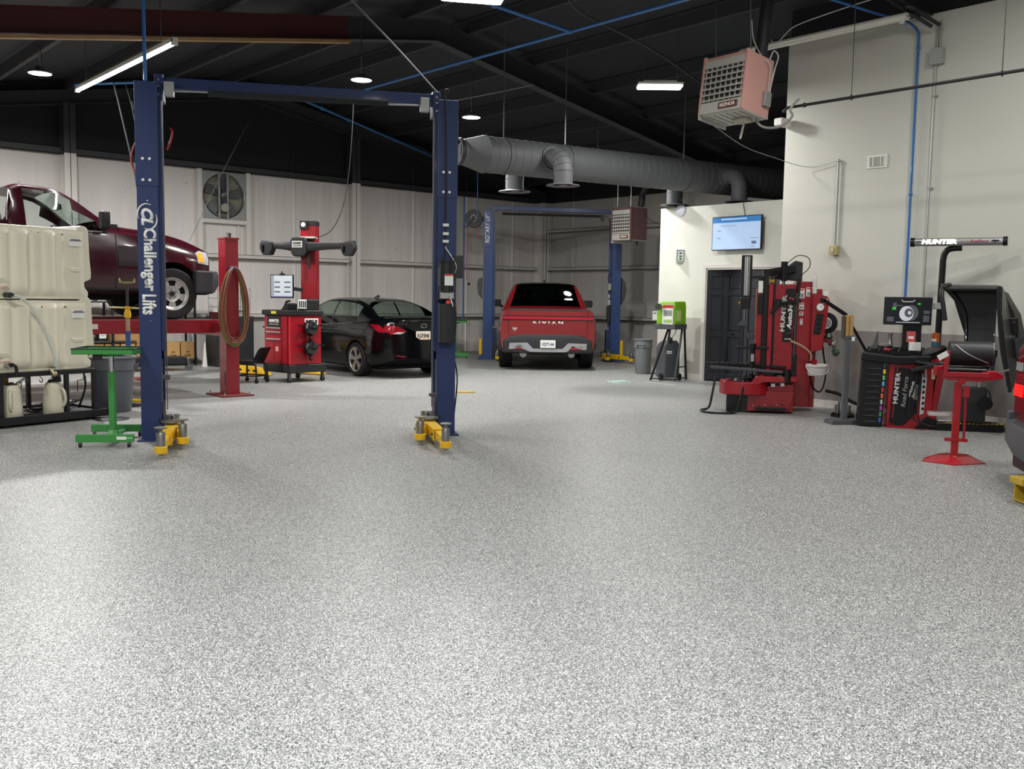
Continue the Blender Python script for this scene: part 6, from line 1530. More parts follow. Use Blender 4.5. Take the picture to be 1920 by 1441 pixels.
for i, (x, z, w_, h_) in enumerate(((.68, 1.60, .065, .13), (.775, 1.62, .085, .12), (.68, 1.43, .06, .09), (.68, 1.33, .05, .05), (.685, 1.22, .035, .08))):
    m = MB(); m.box(x-w_/2, x+w_/2, .494, .50, z-h_/2, z+h_/2); lb = m.build('decal', wlabel, TC)
    m = MB(); m.box(x-w_/2+.006, x+w_/2-.006, .492, .494, z+h_/2-.025, z+h_/2-.008); m.build('decal_stripe', P('label red', '#c0392b', .6), lb)
    m = MB(); m.box(x-w_/2+.012, x+w_/2-.012, .492, .494, z-h_/2+.01, z+.0); m.build('decal_print', P('print grey', '#8f9391', .6), lb)
# arm along the inner column top carrying tool cylinder
m = MB(); m.bar((.16, .45, 1.86), (.58, .5, 1.93), .10, .10); m.build('top_arm', mk, TC, bevel=.01)
m = MB(); m.prism([(.30, 1.80), (.68, 1.76), (.68, 2.02), (.58, 2.04), (.4, 1.90)], 'xz', .55, .8); m.build('top_housing', P('housing slate', '#22262c', .5), TC, bevel=.012)
m = MB(); m.cyl((.43, .42, 1.76), (.43, .42, 2.02), .045, n=16); m.build('top_cylinder', mk, TC)
m = MB(); m.cyl((.43, .42, 1.70), (.43, .42, 1.76), .02, n=10); m.build('cylinder_rod', steel, TC)
m = MB(); m.tube(catmull([(.47, .42, 2.0), (.60, .42, 2.10), (.74, .45, 2.07), (.76, .5, 1.95), (.66, .55, 1.84)], 8), .006, 6); m.build('air_line', black, TC)
m = MB(); m.bar((-.06, .40, 1.79), (.20, .45, 1.82), .025, .02); m.build('tool_bracket', mk, TC)
m = MB(); m.box(-.13, .01, .32, .42, 1.50, 2.10) ; m.build('tool_cylinder_back', mk, TC, bevel=.01)
m = MB(); m.cyl((-.055, .33, 1.56), (-.055, .33, 2.08), .042, n=18); m.build('tool_cylinder', P('cylinder alu', '#c4c6c8', .25, .9), TC)
m = MB(); m.box(-.13, .0, .28, .4, 1.38, 1.54); m.build('tool_head', mk, TC, bevel=.015)
m = MB(); m.ball((-.14, .33, 1.46), .02, n=8); m.build('valve_knob', P('brass', '#b58f3e', .3, 1.), TC)
m = MB(); m.cyl((-.07, .33, 1.24), (-.07, .33, 1.40), .012, n=10); m.build('tool_rod', steel, TC)
m = MB(); m.loft([[(-.08, .31, 1.25), (-.06, .31, 1.25), (-.06, .35, 1.25), (-.08, .35, 1.25)], [(-.15, .29, 1.16), (-.02, .29, 1.15), (-.02, .37, 1.15), (-.15, .37, 1.16)], [(-.12, .30, 1.13), (-.0, .30, 1.14), (-.0, .36, 1.14), (-.12, .36, 1.13)]]); m.build('mount_hook', P('hook slate', '#2b3036', .4), TC)
for i, z in enumerate((1.76, 1.52, 1.40)):
    m = MB(); m.box(.10, .17, .36, .42, z-.08, z+.06); m.build('slide_block', mk, TC, bevel=.008)
m = MB(); m.box(.10, .16, .355, .36, 1.60, 1.76); m.build('arm_label', wlabel, TC)
for i in range(4):
    m = MB(); m.cyl((.28+.035*i, .40, 1.78), (.28+.035*i, .40, 1.90), .008, n=8); m.build('hose_stub', mk, TC)
m = MB(); m.box(.24, .31, .38, .42, 1.74, 1.78); m.build('brass_manifold', P('brass', '#b58f3e', .3, 1.), TC)
m = MB(); m.bar((.34, .36, 1.44), (.66, .40, 1.50), .04, .05); m.build('bead_arm', mk, TC, bevel=.006)
m = MB(); m.prism([(.26, 1.32), (.30, 1.32), (.42, 1.48), (.40, 1.52), (.34, 1.52)], 'xz', .34, .38); m.build('bead_tool', mk, TC, bevel=.008)
for i in range(7):
    m = MB(); m.cyl((.345, .42, .75+.14*i), (.345, .408, .75+.14*i), .006, n=6); m.build('rivet', steel, TC)
_before = set(TC.children)
# control console on the right
def sh_(o): o.location.x = -.11

m = MB(); m.prism([(.92, .80), (1.08, .86), (1.14, 1.52), (1.10, 1.58), (.92, 1.60)], 'xz', .42, 1.0); m.build('console', mred, TC, bevel=.014)
m = MB(); m.box(.90, 1.05, .46, .70, 1.44, 1.66); m.build('console_top', mred, TC, bevel=.01)
m = MB(); m.prism([(.95, 1.06), (1.04, 1.06), (1.07, 1.33), (.98, 1.33)], 'xz', .40, .42); m.build('control_panel', mk, TC, bevel=.004)
for i in range(4):
    for j in range(2):
        m = MB(); m.cyl((.975+.05*j+.006*i, .40, 1.10+.06*i), (.975+.05*j+.006*i, .385, 1.10+.06*i), .011, n=10); m.build('control_knob', P('knob grey', '#33363a', .4), TC)
m = MB(); m.cyl((1.02, .42, 1.42), (1.02, .375, 1.42), .052, n=24); m.build('gauge_body', chrome, TC)
m = MB(); m.cyl((1.02, .375, 1.42), (1.02, .37, 1.42), .044, n=24); m.build('gauge_face', wlabel, TC)
m = MB(); m.bar((1.02, .369, 1.42), (1.04, .369, 1.445), .004, .002, up=(0, 1, 0)); m.build('gauge_needle', black, TC)
for z in (1.50, 1.60):
    m = MB(); m.box(1.06, 1.115, .405, .42, z-.03, z+.03); m.build('console_decal', wlabel, TC)
m = MB(); m.cyl((.945, .45, 1.60), (.945, .45, 1.80), .03, n=14); m.lathe([(.03, 1.80), (.012, 1.85), (.012, 1.89), (0, 1.89)], (.945, .45, 0), n=14); bt = m.build('lube_bottle_holder', P('bottle white', '#dcd9d4', .35), TC)
m = MB(); m.lathe([(.08, 0), (.14, .01), (.15, .05), (.14, .09), (.08, .10)], (1.16, .80, 1.20), axis='y', n=28); m.build('hose_reel', rubber, TC)
m = MB(); m.lathe([(0, .03), (.06, .03), (.06, .07), (0, .07)], (1.16, .78, 1.20), axis='y', n=20); m.build('reel_hub', P('hub pale', '#aeb0b2', .4), TC)
m = MB(); m.tube(catmull([(1.08, .7, 1.08), (1.12, .7, .8), (1.16, .68, .5), (1.10, .6, .28), (.98, .5, .34), (.93, .46, .6), (.93, .45, .9)], 8), .012, 8); m.build('air_hose', rubber, TC)
m = MB(); m.tube(catmull([(.66, .40, .96), (.80, .36, .90), (.92, .38, .80), (.93, .4, .70)], 6), .015, 8); m.build('brush_handle', P('brush wood', '#a58a72', .6), TC)
for i in range(3):
    m = MB(); m.T = Matrix.Translation((1.17+.03*i, .62, .98-.09*i)) @ Matrix.Rotation(R_(35*i), 4, 'Y'); m.lathe([(0, 0), (.04, .0), (.06, .04), (.035, .09), (0, .09)], n=14); m.build('air_filter', [P('filter dark', '#3d4a42', .3, .4), chrome, P('filter green', '#4a5f4c', .35, .3)][i], TC)
m = MB(); m.bar((1.02, .6, 1.0), (1.22, .6, .95), .07, .06); m.build('filter_bracket', P('machine dark red', '#640814', .35), TC)
m = MB(); m.box(.83, .90, .60, 1.0, .05, .85); m.build('lower_cover', P('machine red deep', '#850918', .35, coat=.3), TC, bevel=.01)
for o_ in TC.children:
    if o_ not in _before and not o_.name.startswith('lower_cover'): sh_(o_)
# bucket hanging from the machine
t = thing('lube_bucket', 'white plastic bucket hanging on the right side of the tyre changer', 'bucket', (-6.75, 11.26, .52), AZ)
bk = P('bucket white', '#cfccc8', .35)
m = MB(); m.lathe([(0, 0), (.105, 0), (.112, .01), (.13, .115), (.142, .12), (.145, .14), (.142, .15), (.135, .15), (.125, .12), (.105, .015), (0, .012)], n=32); m.build('bucket_body', bk, t)
m = MB(); m.tube([(.145*math.cos(a), -.145*math.sin(a), .12-.10*math.sin(a)) for a in [math.pi*i/16 for i in range(17)]], .006, 6); m.build('bucket_handle', bk, t)
m = MB(); m.box(-.03, .03, .1, .16, .1, .2); m.build('hang_bracket', mred, t)

# ---------------------------------------------------------------- grey tool post with wooden handles
t = thing('tool_post', 'grey steel post on a flat foot holding a wooden-faced hammer block', 'tool post', (-6.03, 10.72, 0), AZ+8)
gp = P('post grey', '#55585b', .5)
m = MB(); m.prism([(-.21, 0), (.21, 0), (.20, .05), (-.19, .055)], 'xz', -.11, .11); m.build('foot', P('foot grey', '#4a4c4e', .5), t, bevel=.006)
m = MB(); m.box(-.032, .032, -.03, .03, .05, 1.06); m.build('post', gp, t, bevel=.004)
m = MB(); m.box(-.06, .06, -.03, .035, 1.04, 1.10); m.build('cradle', P('cradle steel', '#77797b', .4, .5), t, bevel=.004)
m = MB(); m.box(-.07, -.045, -.03, .035, 1.05, 1.32); m.build('cradle_side', P('cradle dark', '#4a4238', .5), t)
wd = P('worn wood', '#b08c57', .6, var=.3, scale=9)
m = MB(); m.box(-.04, .0, -.035, .025, 1.08, 1.33); m.build('wood_block', wd, t, bevel=.006)
m = MB(); m.box(.008, .055, -.035, .025, 1.08, 1.34); m.build('wood_block', wd, t, bevel=.006)
m = MB(); m.box(.04, .08, -.035, -.03, 1.02, 1.07); m.build('tag', wlabel, t)
m = MB(); m.cyl((.05, 0, 1.05), (.12, 0, 1.05), .012, n=8); m.build('peg', steel, t)
# adaptor tray behind it on the floor
t = thing('flange_plate', 'round plate of upright steel studs on the floor between the machines', 'adaptor set', (-6.42, 11.38, 0), AZ)
m = MB(); m.lathe([(0, .05), (.13, .05), (.15, .03), (.15, 0), (0, 0)], n=28); m.build('plate', mk, t)
for i in range(7):
    a = 2*math.pi*i/7; r_ = .09; m = MB(); m.cyl((r_*math.cos(a), r_*math.sin(a), .05), (r_*math.cos(a), r_*math.sin(a), .15+.02*(i % 3)), .014, n=10); m.build('stud', steel, t)
m = MB(); m.cyl((.18, 0, .03), (.26, 0, .03), .02, n=8); m.build('clamp_screw', steel, t)

# ---------------------------------------------------------------- wheel balancer
BL = thing('wheel_balancer', 'red and black wheel balancer with weight tray and screen', 'wheel balancer', (-5.64, 10.75, 0), 32)
# weight bin at the left
m = MB(); m.prism([(-.20, .01), (.08, .0), (.11, .78), (-.17, .82)], 'xz', 0, .35); m.build('weight_bin', mk, BL, bevel=.015)
slot = P('slot black', '#050506', .6)
for i in range(10):
    z = .735-.071*i; x = .01-.0035*i-.01
    m = MB(); m.box(x-.10, x+.045, -.006, .0, z-.026, z+.022); m.build('bin_pocket', slot, BL)
    m = MB(); m.cyl((x-.03, -.012, z-.028), (x+.01, -.012, z-.018), .011, n=8); m.build('clip_weight', P('weight grey', '#36383c', .3, .6), BL)
    m = MB(); m.box(x-.105, x+.05, -.03, .0, z-.034, z-.027); m.build('pocket_shelf', dkgrey, BL)
for i, c in enumerate(('#3f4246', '#d9c930', '#6fbf7c', '#57a6d0', '#c33636', '#dd6a2e', '#a9b8a8', '#a54aa8', '#2f8a4e', '#2f5cae')):
    z = .745-.073*i; x = .085-.0035*i
    m = MB(); m.box(x-.014, x+.012, -.006, -.0, z-.028, z+.026); m.build('colour_tab', P('tab %d' % i, c, .5), BL)
# red body, leaning front
m = MB(); m.prism([(.13, .0), (.62, -.0), (.64, .70), (.74, .86), (.13, .80)], 'xz', .02, .75); m.build('cabinet', mred, BL, bevel=.012)
m = MB(); m.prism([(.60, .0), (.66, .0), (.78, .90), (.68, .88)], 'xz', .05, .7); m.build('cabinet_side', P('machine red deep', '#850918', .35, coat=.3), BL, bevel=.01)
m = MB(); m.prism([(.16, .06), (.30, .02), (.46, .20), (.50, .70), (.20, .73)], 'xz', .0, .02); m.build('front_graphic', mk, BL)
m = MB(); m.prism([(.185, .12), (.205, .12), (.235, .73), (.215, .73)], 'xz', -.003, .0); m.build('graphic_stripe', P('machine dark red', '#640814', .35), BL)
m = MB(); m.prism([(.14, .03), (.31, .03), (.52, .22), (.56, .22), (.60, .05), (.60, .0), (.14, .0)], 'xz', -.004, .0); m.build('graphic_wedge', mred, BL)
text('HUNTER', 'lettering', P('letter silver2', '#bdbcbc', .4), BL, (.225, -.006, .48), (.05, 0, 1), (-1, 0, .05), .055, .38, bold=.05)
text('Road Force', 'lettering', P('letter grey', '#a9a9ab', .4), BL, (.315, -.006, .44), (.05, 0, 1), (-1, 0, .05), .05, .36, bold=.0, shear=.15)
text('Elite', 'lettering', P('letter silver2', '#bdbcbc', .4), BL, (.40, -.006, .47), (.05, 0, 1), (-1, 0, .05), .06, .20, bold=.05, shear=.1)
text('Elite', 'lettering_shadow', P('letter dim', '#77777a', .4), BL, (.44, -.006, .44), (.05, 0, 1), (-1, 0, .05), .045, .19, bold=.03, shear=.1)
m = MB(); m.prism([(.49, .17), (.535, .19), (.555, .66), (.50, .66)], 'xz', -.008, .0); m.build('icon_strip', P('icon silver', '#b9babd', .5), BL)
for i in range(7):
    z = .62-.065*i; m = MB(); m.prism([(.505, z), (.535, z), (.535, z+.035), (.515, z+.04)] if i % 2 else [(.512, z), (.53, z), (.54, z+.02), (.52, z+.038), (.506, z+.02)], 'xz', -.010, -.008); m.build('icon_mark', mk, BL)
m = MB(); m.box(.60, .64, -.0, .012, .60, .72); m.build('side_label', P('label cream', '#c8b88a', .6), BL)
# weight tray on top
m = MB(); m.prism([(-.19, .80), (.24, .76), (.56, .78), (.60, .88), (.22, .86), (-.18, .90)], 'xz', -.04, .08); m.build('tray_front', mk, BL, bevel=.02)
m = MB(); m.prism([(-.19, -.03), (.58, -.03), (.62, .5), (-.02, .58), (-.16, .35)], 'xy', .80, .86); m.build('tray_floor', mk, BL, bevel=.012)
for i in range(6):
    x = -.10+.11*i; m = MB(); m.bar((x, .05, .885), (x+.06, .5, .93), .012, .06); m.build('tray_rib', mk, BL)
for i in range(3):
    y = .14+.13*i; m = MB(); m.bar((-.15+.03*i, y, .885+.02*i), (.56, y, .885+.02*i), .012, .05); m.build('tray_rib', mk, BL)
m = MB(); m.lathe([(0, 0), (.045, 0), (.05, .015), (.03, .03), (0, .03)], (.12, .22, .91), n=16); m.build('red_cone', P('cone red', '#9c2530', .5), BL)
m = MB(); m.loft([[(.48, y, z) for y, z in ((-.02, .78), (.4, .84), (.4, .92), (-.02, .88))], [(.64, y, z) for y, z in ((-.0, .84), (.3, .90), (.3, .98), (-.0, .94))], [(.76, y, z) for y, z in ((.05, .92), (.22, .94), (.22, 1.0), (.05, .99))]]); m.build('tray_wing', mk, BL, bevel=.015)
m = MB(); m.cyl((.42, -.04, .80), (.70, -.10, .76), .03, n=16); m.build('spindle', mk, BL)
m = MB(); m.bar((.36, -.10, .70), (.70, -.14, .80), .07, .05); m.build('data_arm', mk, BL, bevel=.01)
m = MB(); m.bar((.52, -.14, .74), (.52, -.10, .62), .02, .03); m.build('arm_latch', steel, BL)
m = MB(); m.tube(catmull([(.44, -.05, .78), (.42, -.08, .55), (.36, -.08, .3), (.40, -.08, .15), (.55, -.10, .07), (.66, -.1, .05)], 8), .010, 8); m.build('sensor_cable', rubber, BL)
m = MB(); m.tube(catmull([(.47, -.05, .70), (.475, -.07, .5), (.45, -.08, .25), (.5, -.09, .1), (.6, -.1, .06)], 8), .008, 8); m.build('sensor_cable', rubber, BL)
# monitor stand and screen
m = MB(); m.box(.29, .50, .30, .42, .90, 1.24); m.build('monitor_post', mk, BL, bevel=.01)
m = MB(); m.box(.335, .435, .296, .30, 1.02, 1.15); m.build('red_notice', P('notice red', '#c2554f', .5), BL)
m = MB(); m.box(.355, .415, .292, .296, 1.06, 1.09); m.build('notice_print', wlabel, BL)
m = MB(); m.box(.36, .49, .18, .28, .92, 1.02); m.build('white_box', wlabel, BL, bevel=.004)
mo = bpy.data.objects.new('monitor', None); COL.objects.link(mo); mo.parent = BL; mo.location = (.33, .26, 1.395); mo.rotation_euler = (R_(4), 0, R_(2)); mo.scale = (.87, 1, .98)
m = MB(); m.box(-.31, .31, -.02, .03, -.17, .17); m.build('monitor_frame', black, mo, bevel=.006)
sd_ = P('screen charcoal', '#1b1d20', .25, emit='#23262a', estr=.25)
m = MB(); m.box(-.30, .30, -.023, -.0205, -.16, .16); m.build('screen', sd_, mo, smooth=False)
sg = P('screen wheel', '#a9adb2', .3, emit='#a9adb2', estr=.7); sg2 = P('screen wheel dark', '#4a4d52', .3, emit='#4a4d52', estr=.5)
gn = P('screen green', '#2ecc40', .3, emit='#2ecc40', estr=.9)
m = MB(); m.cyl((.04, -.023, -.02), (.04, -.0238, -.02), .095, n=32); m.build('screen_tyre', sg2, mo)
m = MB(); m.cyl((-.02, -.024, -.03), (-.02, -.0248, -.03), .092, n=32); m.build('screen_rim', sg, mo)
m = MB(); m.cyl((.01, -.025, -.02), (.01, -.0258, -.02), .055, n=32); m.build('screen_rim_well', sg2, mo)
m = MB(); m.cyl((.02, -.026, -.02), (.02, -.0268, -.02), .022, n=20); m.build('screen_hub', sg, mo)
text('OK', 'screen_text', gn, mo, (-.18, -.0245, .03), (1, 0, 0), (0, 0, 1), .032, .055, bold=.03)
text('OK', 'screen_text', gn, mo, (.14, -.0245, .09), (1, 0, 0), (0, 0, 1), .022, .04, bold=.03)
m = MB(); m.tube([(-.09, -.0245, .14), (-.07, -.0245, .115), (.06, -.0245, .115), (.08, -.0245, .14)], .006, 4); m.build('screen_bracket', wlabel, mo)
m = MB(); m.box(-.17, -.07, -.0245, -.0235, .06, .075).box(-.20, -.15, -.0245, -.0235, .04, .10); m.build('screen_sensor', sg2, mo)
m = MB(); m.box(-.27, -.18, -.0245, -.0235, -.13, -.07); m.build('screen_key', sg2, mo)
m = MB(); m.box(.20, .28, -.0245, -.0235, -.03, .01); m.build('screen_key', sg2, mo)
m = MB(); m.box(.20, .28, -.0245, -.0235, -.13, -.05); m.build('screen_key', sg2, mo)
m = MB(); m.box(-.15, .16, -.0245, -.0235, -.142, -.134); m.build('screen_footer', sg, mo)
m = MB(); m.loft([[(-.08+a, .35, .90), (.0+a, .35, .90), (.0+a, .38, .90), (-.08+a, .38, .90)] for a in (.02,)]+[[(.01, .37, 1.14), (.02, .37, 1.14), (.02, .39, 1.14), (.01, .39, 1.14)]]); m.build('keypad_flap', P('flap grey', '#46484c', .4), BL)
m = MB(); m.lathe([(0, .92), (.06, .92), (.03, .98), (.02, 1.08), (.03, 1.12), (0, 1.13)], (.16, .40, 0), n=16); m.build('centering_cone', steel, BL)
m = MB(); m.lathe([(0, .92), (.08, .93), (.09, .97), (.03, 1.0), (0, 1.0)], (.10, .36, 0), n=16); m.build('centering_cone', steel, BL)
# wipes canister on the tray
t = thing('wipes_canister', 'orange and teal wipes canister standing on the balancer tray', 'canister', (-5.28, 11.45, .945), 0)
m = MB(); m.cyl((0, 0, 0), (0, 0, .08), .048, n=24); m.build('canister_lower', P('teal label', '#2e6f8a', .4), t)
m = MB(); m.cyl((0, 0, .08), (0, 0, .16), .048, n=24); m.build('canister_upper', P('orange label', '#d96a1e', .4), t)
m = MB(); m.cyl((0, 0, .16), (0, 0, .19), .044, n=24); m.build('lid', P('orange lid', '#e0762a', .4), t)
m = MB(); m.box(-.03, .03, -.05, -.045, .09, .12); m.build('label_band', wlabel, t)
t = thing('parts_bowl', 'small beige bowl with a cloth on the balancer tray', 'bowl', (-5.44, 11.25, .96), 0)
m = MB(); m.lathe([(0, 0), (.05, 0), (.075, .035), (.07, .04), (.045, .01), (0, .01)], n=20); m.build('bowl', P('bowl beige', '#b09a84', .5), t)
m = MB(); m.ball((0, 0, .035), .05, .045, .025, n=10); m.build('cloth', P('cloth grey', '#8e9094', .8), t)
# long strut at the left (air boom)
t = thing('jointed_boom', 'black jointed boom reaching from the tyre changer across to the balancer', 'boom', (-6.12, 10.83, 0), AZ)
m = MB(); m.bar((-.27, 0, 1.50), (.0, .0, 1.33), .05, .045); m.build('upper_boom', mk, t, bevel=.01)
m = MB(); m.cyl((-.01, 0, 1.33), (.02, 0, 1.30), .02, n=10); m.build('boom_joint', steel, t)
m = MB(); m.bar((.01, .0, 1.31), (.27, .0, .88), .032, .03); m.build('lower_boom', mk, t, bevel=.006)
m = MB(); m.bar((-.27, 0, 1.50), (-.31, .04, 1.52), .06, .06); m.build('boom_mount', mk, t, bevel=.01)
# cables on the floor behind
cord('floor_hose', 'ribbed black hose on the floor between the tyre changer and the balancer', [(-6.95, 11.85, .27), (-6.75, 11.85, .24), (-6.55, 11.85, .15), (-6.40, 11.85, .12), (-6.25, 11.85, .12), (-6.05, 11.8, .12)], .024, rubber, 'hose')
cord('floor_cable', 'thin black cable on the floor between the two red machines', [(-6.5, 11.9, .015), (-6.2, 11.85, .012), (-5.9, 11.7, .05), (-5.75, 11.5, .18)], .009, rubber, 'cable')
cord('floor_cable', 'thin pale cord on the floor along the right wall', [(-6.5, 12.0, .01), (-6.1, 11.95, .01), (-5.7, 11.95, .01), (-5.2, 11.95, .01)], .005, P('pale cable', '#8a8a86', .6), 'cable')

# ---------------------------------------------------------------- balancer hood, mast and lit bar
HD = thing('balancer_hood', 'large black plastic wheel guard hood standing open against the right wall', 'wheel guard', (-4.76, 11.38, 0), 25)
sh = P('hood black', '#0f1013', .4, coat=.15)
def P3(px, y, z): return (px, y, z)
# outer shell: arched section swept along x, open towards the viewer
prof_o = [(.08, .62), (.10, 1.0), (.07, 1.40), (.0, 1.62), (-.12, 1.70), (-.30, 1.71)]
m = MB()
rings = []
xs_ = [-.36, -.30, -.05, .12, .24, .28]
# back and roof sheet
def shell(xa, xb, yfront, yback, ztop, zbot, th=.02):
    m = MB()
    curve = catmull([(yfront, ztop), (yfront+.18, ztop+.025), (yback-.16, ztop+.0), (yback-.03, ztop-.14), (yback, ztop-.45), (yback-.02, zbot+.15), (yback-.10, zbot)], 5)
    outer = [(q[0], q[1]) for q in [(c.x, c.y) for c in [Vector((a, b)) for a, b in [(p[0], p[1]) for p in curve]]]]
    return outer
cv = catmull([(-.46, 1.66, 0), (-.30, 1.70, 0), (-.10, 1.70, 0), (.06, 1.60, 0), (.12, 1.35, 0), (.10, 1.0, 0), (.02, .74, 0)], 6)
th_ = .022
def off(cv, d):
    out = []
    for i, p in enumerate(cv):
        a = cv[max(0, i-1)]; b = cv[min(len(cv)-1, i+1)]; t_ = (b-a).normalized(); n_ = Vector((t_.y, -t_.x, 0)); out.append(p+n_*d)
    return out
inn = off(cv, th_)
loop = [(p.x, p.y) for p in cv]+[(p.x, p.y) for p in reversed(inn)]
m = MB()
rg = []
for x, sc in ((-.40, .96), (-.37, 1.0), (-.1, 1.0), (.16, 1.0), (.19, .97)):
    def lx(xx, z): return xx if xx > -.05 else max(xx, -.40+.27*min(1, max(0, (1.66-z)/.42))**.6)
    rg.append([(lx(x, z), y*sc, 1.2+(z-1.2)*(.985 if sc < 1 else 1)) for y, z in loop])
m.loft(rg); m.build('hood_shell', sh, HD, angle=40)
# left rim: rolled edge with hanging tongue, arch towards the wall
m = MB(); m.tube(catmull([(-.36, -.52, 1.30), (-.385, -.50, 1.45), (-.41, -.47, 1.60), (-.39, -.40, 1.68), (-.33, -.30, 1.705)], 6), .026, 10); m.build('rim_tongue', sh, HD)
m = MB(); m.tube(catmull([(-.39, -.46, 1.66), (-.40, -.28, 1.70), (-.38, -.08, 1.69), (-.26, .03, 1.58), (-.15, .08, 1.40), (-.12, .09, 1.20), (-.12, .06, .98)], 6), .02, 10); m.build('arch_rim', sh, HD)
# right cheek: broad panel running down towards the viewer, with arm bracket
m = MB(); m.loft([[(.16, -.48, 1.70), (.20, -.48, 1.69), (.24, -.1, 1.66), (.20, -.1, 1.68)], [(.18, -.47, 1.40), (.21, -.47, 1.40), (.30, -.05, 1.45), (.26, -.05, 1.45)], [(.24, -.44, 1.0), (.27, -.44, 1.0), (.40, -.0, 1.15), (.36, 0, 1.15)], [(.30, -.42, .58), (.36, -.42, .50), (.46, -.02, .78), (.42, -.02, .80)]]); m.build('cheek_panel', sh, HD, bevel=.01)
m = MB(); m.tube(catmull([(.16, -.50, 1.68), (.19, -.50, 1.30), (.24, -.48, .95), (.32, -.46, .62), (.34, -.44, .52)], 6), .02, 10); m.build('rim_tube', sh, HD)
m = MB(); m.loft([[(.22, .0, 1.66), (.30, .1, 1.62), (.28, .2, 1.6), (.2, .1, 1.66)], [(.36, -.0, 1.40), (.44, .1, 1.38), (.42, .2, 1.38), (.3, .1, 1.4)], [(.44, .0, 1.05), (.52, .1, 1.05), (.50, .22, 1.05), (.4, .1, 1.05)], [(.44, .0, .72), (.50, .1, .74), (.48, .2, .75), (.4, .1, .75)]]); m.build('outer_fairing', P('fairing black', '#17191c', .4, coat=.1), HD, angle=50)
m = MB(); m.prism([(.24, 1.34), (.40, 1.34), (.42, 1.16), (.26, 1.10)], 'xz', -.12, -.04); m.build('arm_bracket', mk, HD, bevel=.01)
for q in ((.29, 1.27), (.36, 1.29), (.33, 1.21)):
    m = MB(); m.cyl((q[0], -.12, q[1]), (q[0], -.135, q[1]), .010, n=8); m.build('bracket_bolt', chrome, HD)
m = MB(); m.prism([(.27, 1.06), (.49, 1.14), (.50, .90), (.29, .82)], 'xz', -.10, -.02); m.build('arm_cover', P('cover dark', '#2b2d2f', .5), HD, bevel=.01)
m = MB(); m.tube([(.50, .05, .95), (.52, .05, .70), (.44, .0, .58), (.36, -.05, .55)], .03, 10); m.build('bracket_loop', sh, HD)
m = MB(); m.box(-.10, .15, .085, .10, 1.20, 1.215); m.build('moulding_line', P('mould line', '#2c2d31', .4), HD)
m = MB(); m.cyl((.10, .02, .60), (.10, .02, .95), .04, n=14); m.build('hood_post', mk, HD)
m = MB(); m.box(-.16, .13, -.05, .12, .10, .52); m.build('lower_unit', P('unit black', '#15161a', .5), HD, bevel=.02)
m = MB(); m.cyl((.12, -.08, .34), (.12, .06, .34), .08, n=20); m.build('motor_drum', mk, HD)
m = MB(); m.tube(catmull([(.14, -.02, .50), (.18, -.02, .38), (.13, -.02, .26), (.06, -.02, .22)], 5), .008, 6); m.build('unit_cable', rubber, HD)
m = MB(); m.cyl((.05, 0, .50), (.05, 0, .64), .025, n=10); m.build('unit_post', galv, HD)
m = MB(); m.box(-.5, .13, -.02, .06, 0, .09); m.build('floor_bracket', mk, HD)
# mast + bar
BM = thing('lit_mast_bar', 'silver light bar on a bent black mast with big white lettering', 'light bar', (-5.33, 11.72, 0), 20)
m = MB(); m.tube([(-.05, 0, .0), (-.045, 0, 1.0), (-.035, 0, 1.95)]+[tuple(v) for v in catmull([(-.035, 0, 2.02), (-.02, 0, 2.10), (.02, 0, 2.15), (.08, 0, 2.165), (.17, 0, 2.17)], 5)], .038, 14); m.build('mast', mk, BM)
bmat = P('bar silver', '#a9abad', .35, .5)
m = MB(); m.prism([(x, z) for x, z in [(-.06+.05*math.cos(a), 2.24+.05*math.sin(a)) for a in [R_(v) for v in range(0, 360, 15)]]], 'yz', -.37, .62); m.build('bar_body', bmat, BM, angle=50)
for a_, b_ in ((-.41, -.36), (.61, .66)):
    m = MB(); m.prism([(x, z) for x, z in [(-.06+.056*math.cos(a), 2.24+.056*math.sin(a)) for a in [R_(v) for v in range(0, 360, 15)]]], 'yz', a_, b_); m.build('end_cap', mk, BM, angle=50)
text('HUNTER', 'lettering', P('lit letters', '#ffffff', .4, emit='#ffffff', estr=.9), BM, (-.08, -.112, 2.24), (1, 0, 0), (0, 0, 1), .062, .40, bold=.07, shear=.15)
text('RoadForce', 'lettering', P('letter red2', '#c8464a', .4), BM, (.36, -.113, 2.245), (1, 0, 0), (0, 0, 1), .028, .19, bold=.02, shear=.2)
m = MB(); m.bar((.49, -.114, 2.245), (.57, -.114, 2.245), .018, .004, up=(0, 1, 0)); m.bar((.52, -.114, 2.26), (.53, -.114, 2.225), .01, .004, up=(0, 1, 0)); m.build('bar_emblem', black, BM)
m = MB(); m.bar((-.35, -.114, 2.24), (-.29, -.114, 2.245), .02, .004, up=(0, 1, 0)); m.build('bar_emblem', P('print grey3', '#5d5f62', .5), BM)
m = MB(); m.box(.14, .40, -.115, -.112, 2.243, 2.248); m.build('bar_line', P('line red', '#b0686a', .5), BM)
m = MB(); m.box(-.12, -.02, -.06, .02, 1.42, 1.50); m.build('mast_clamp', galv, BM, bevel=.004)

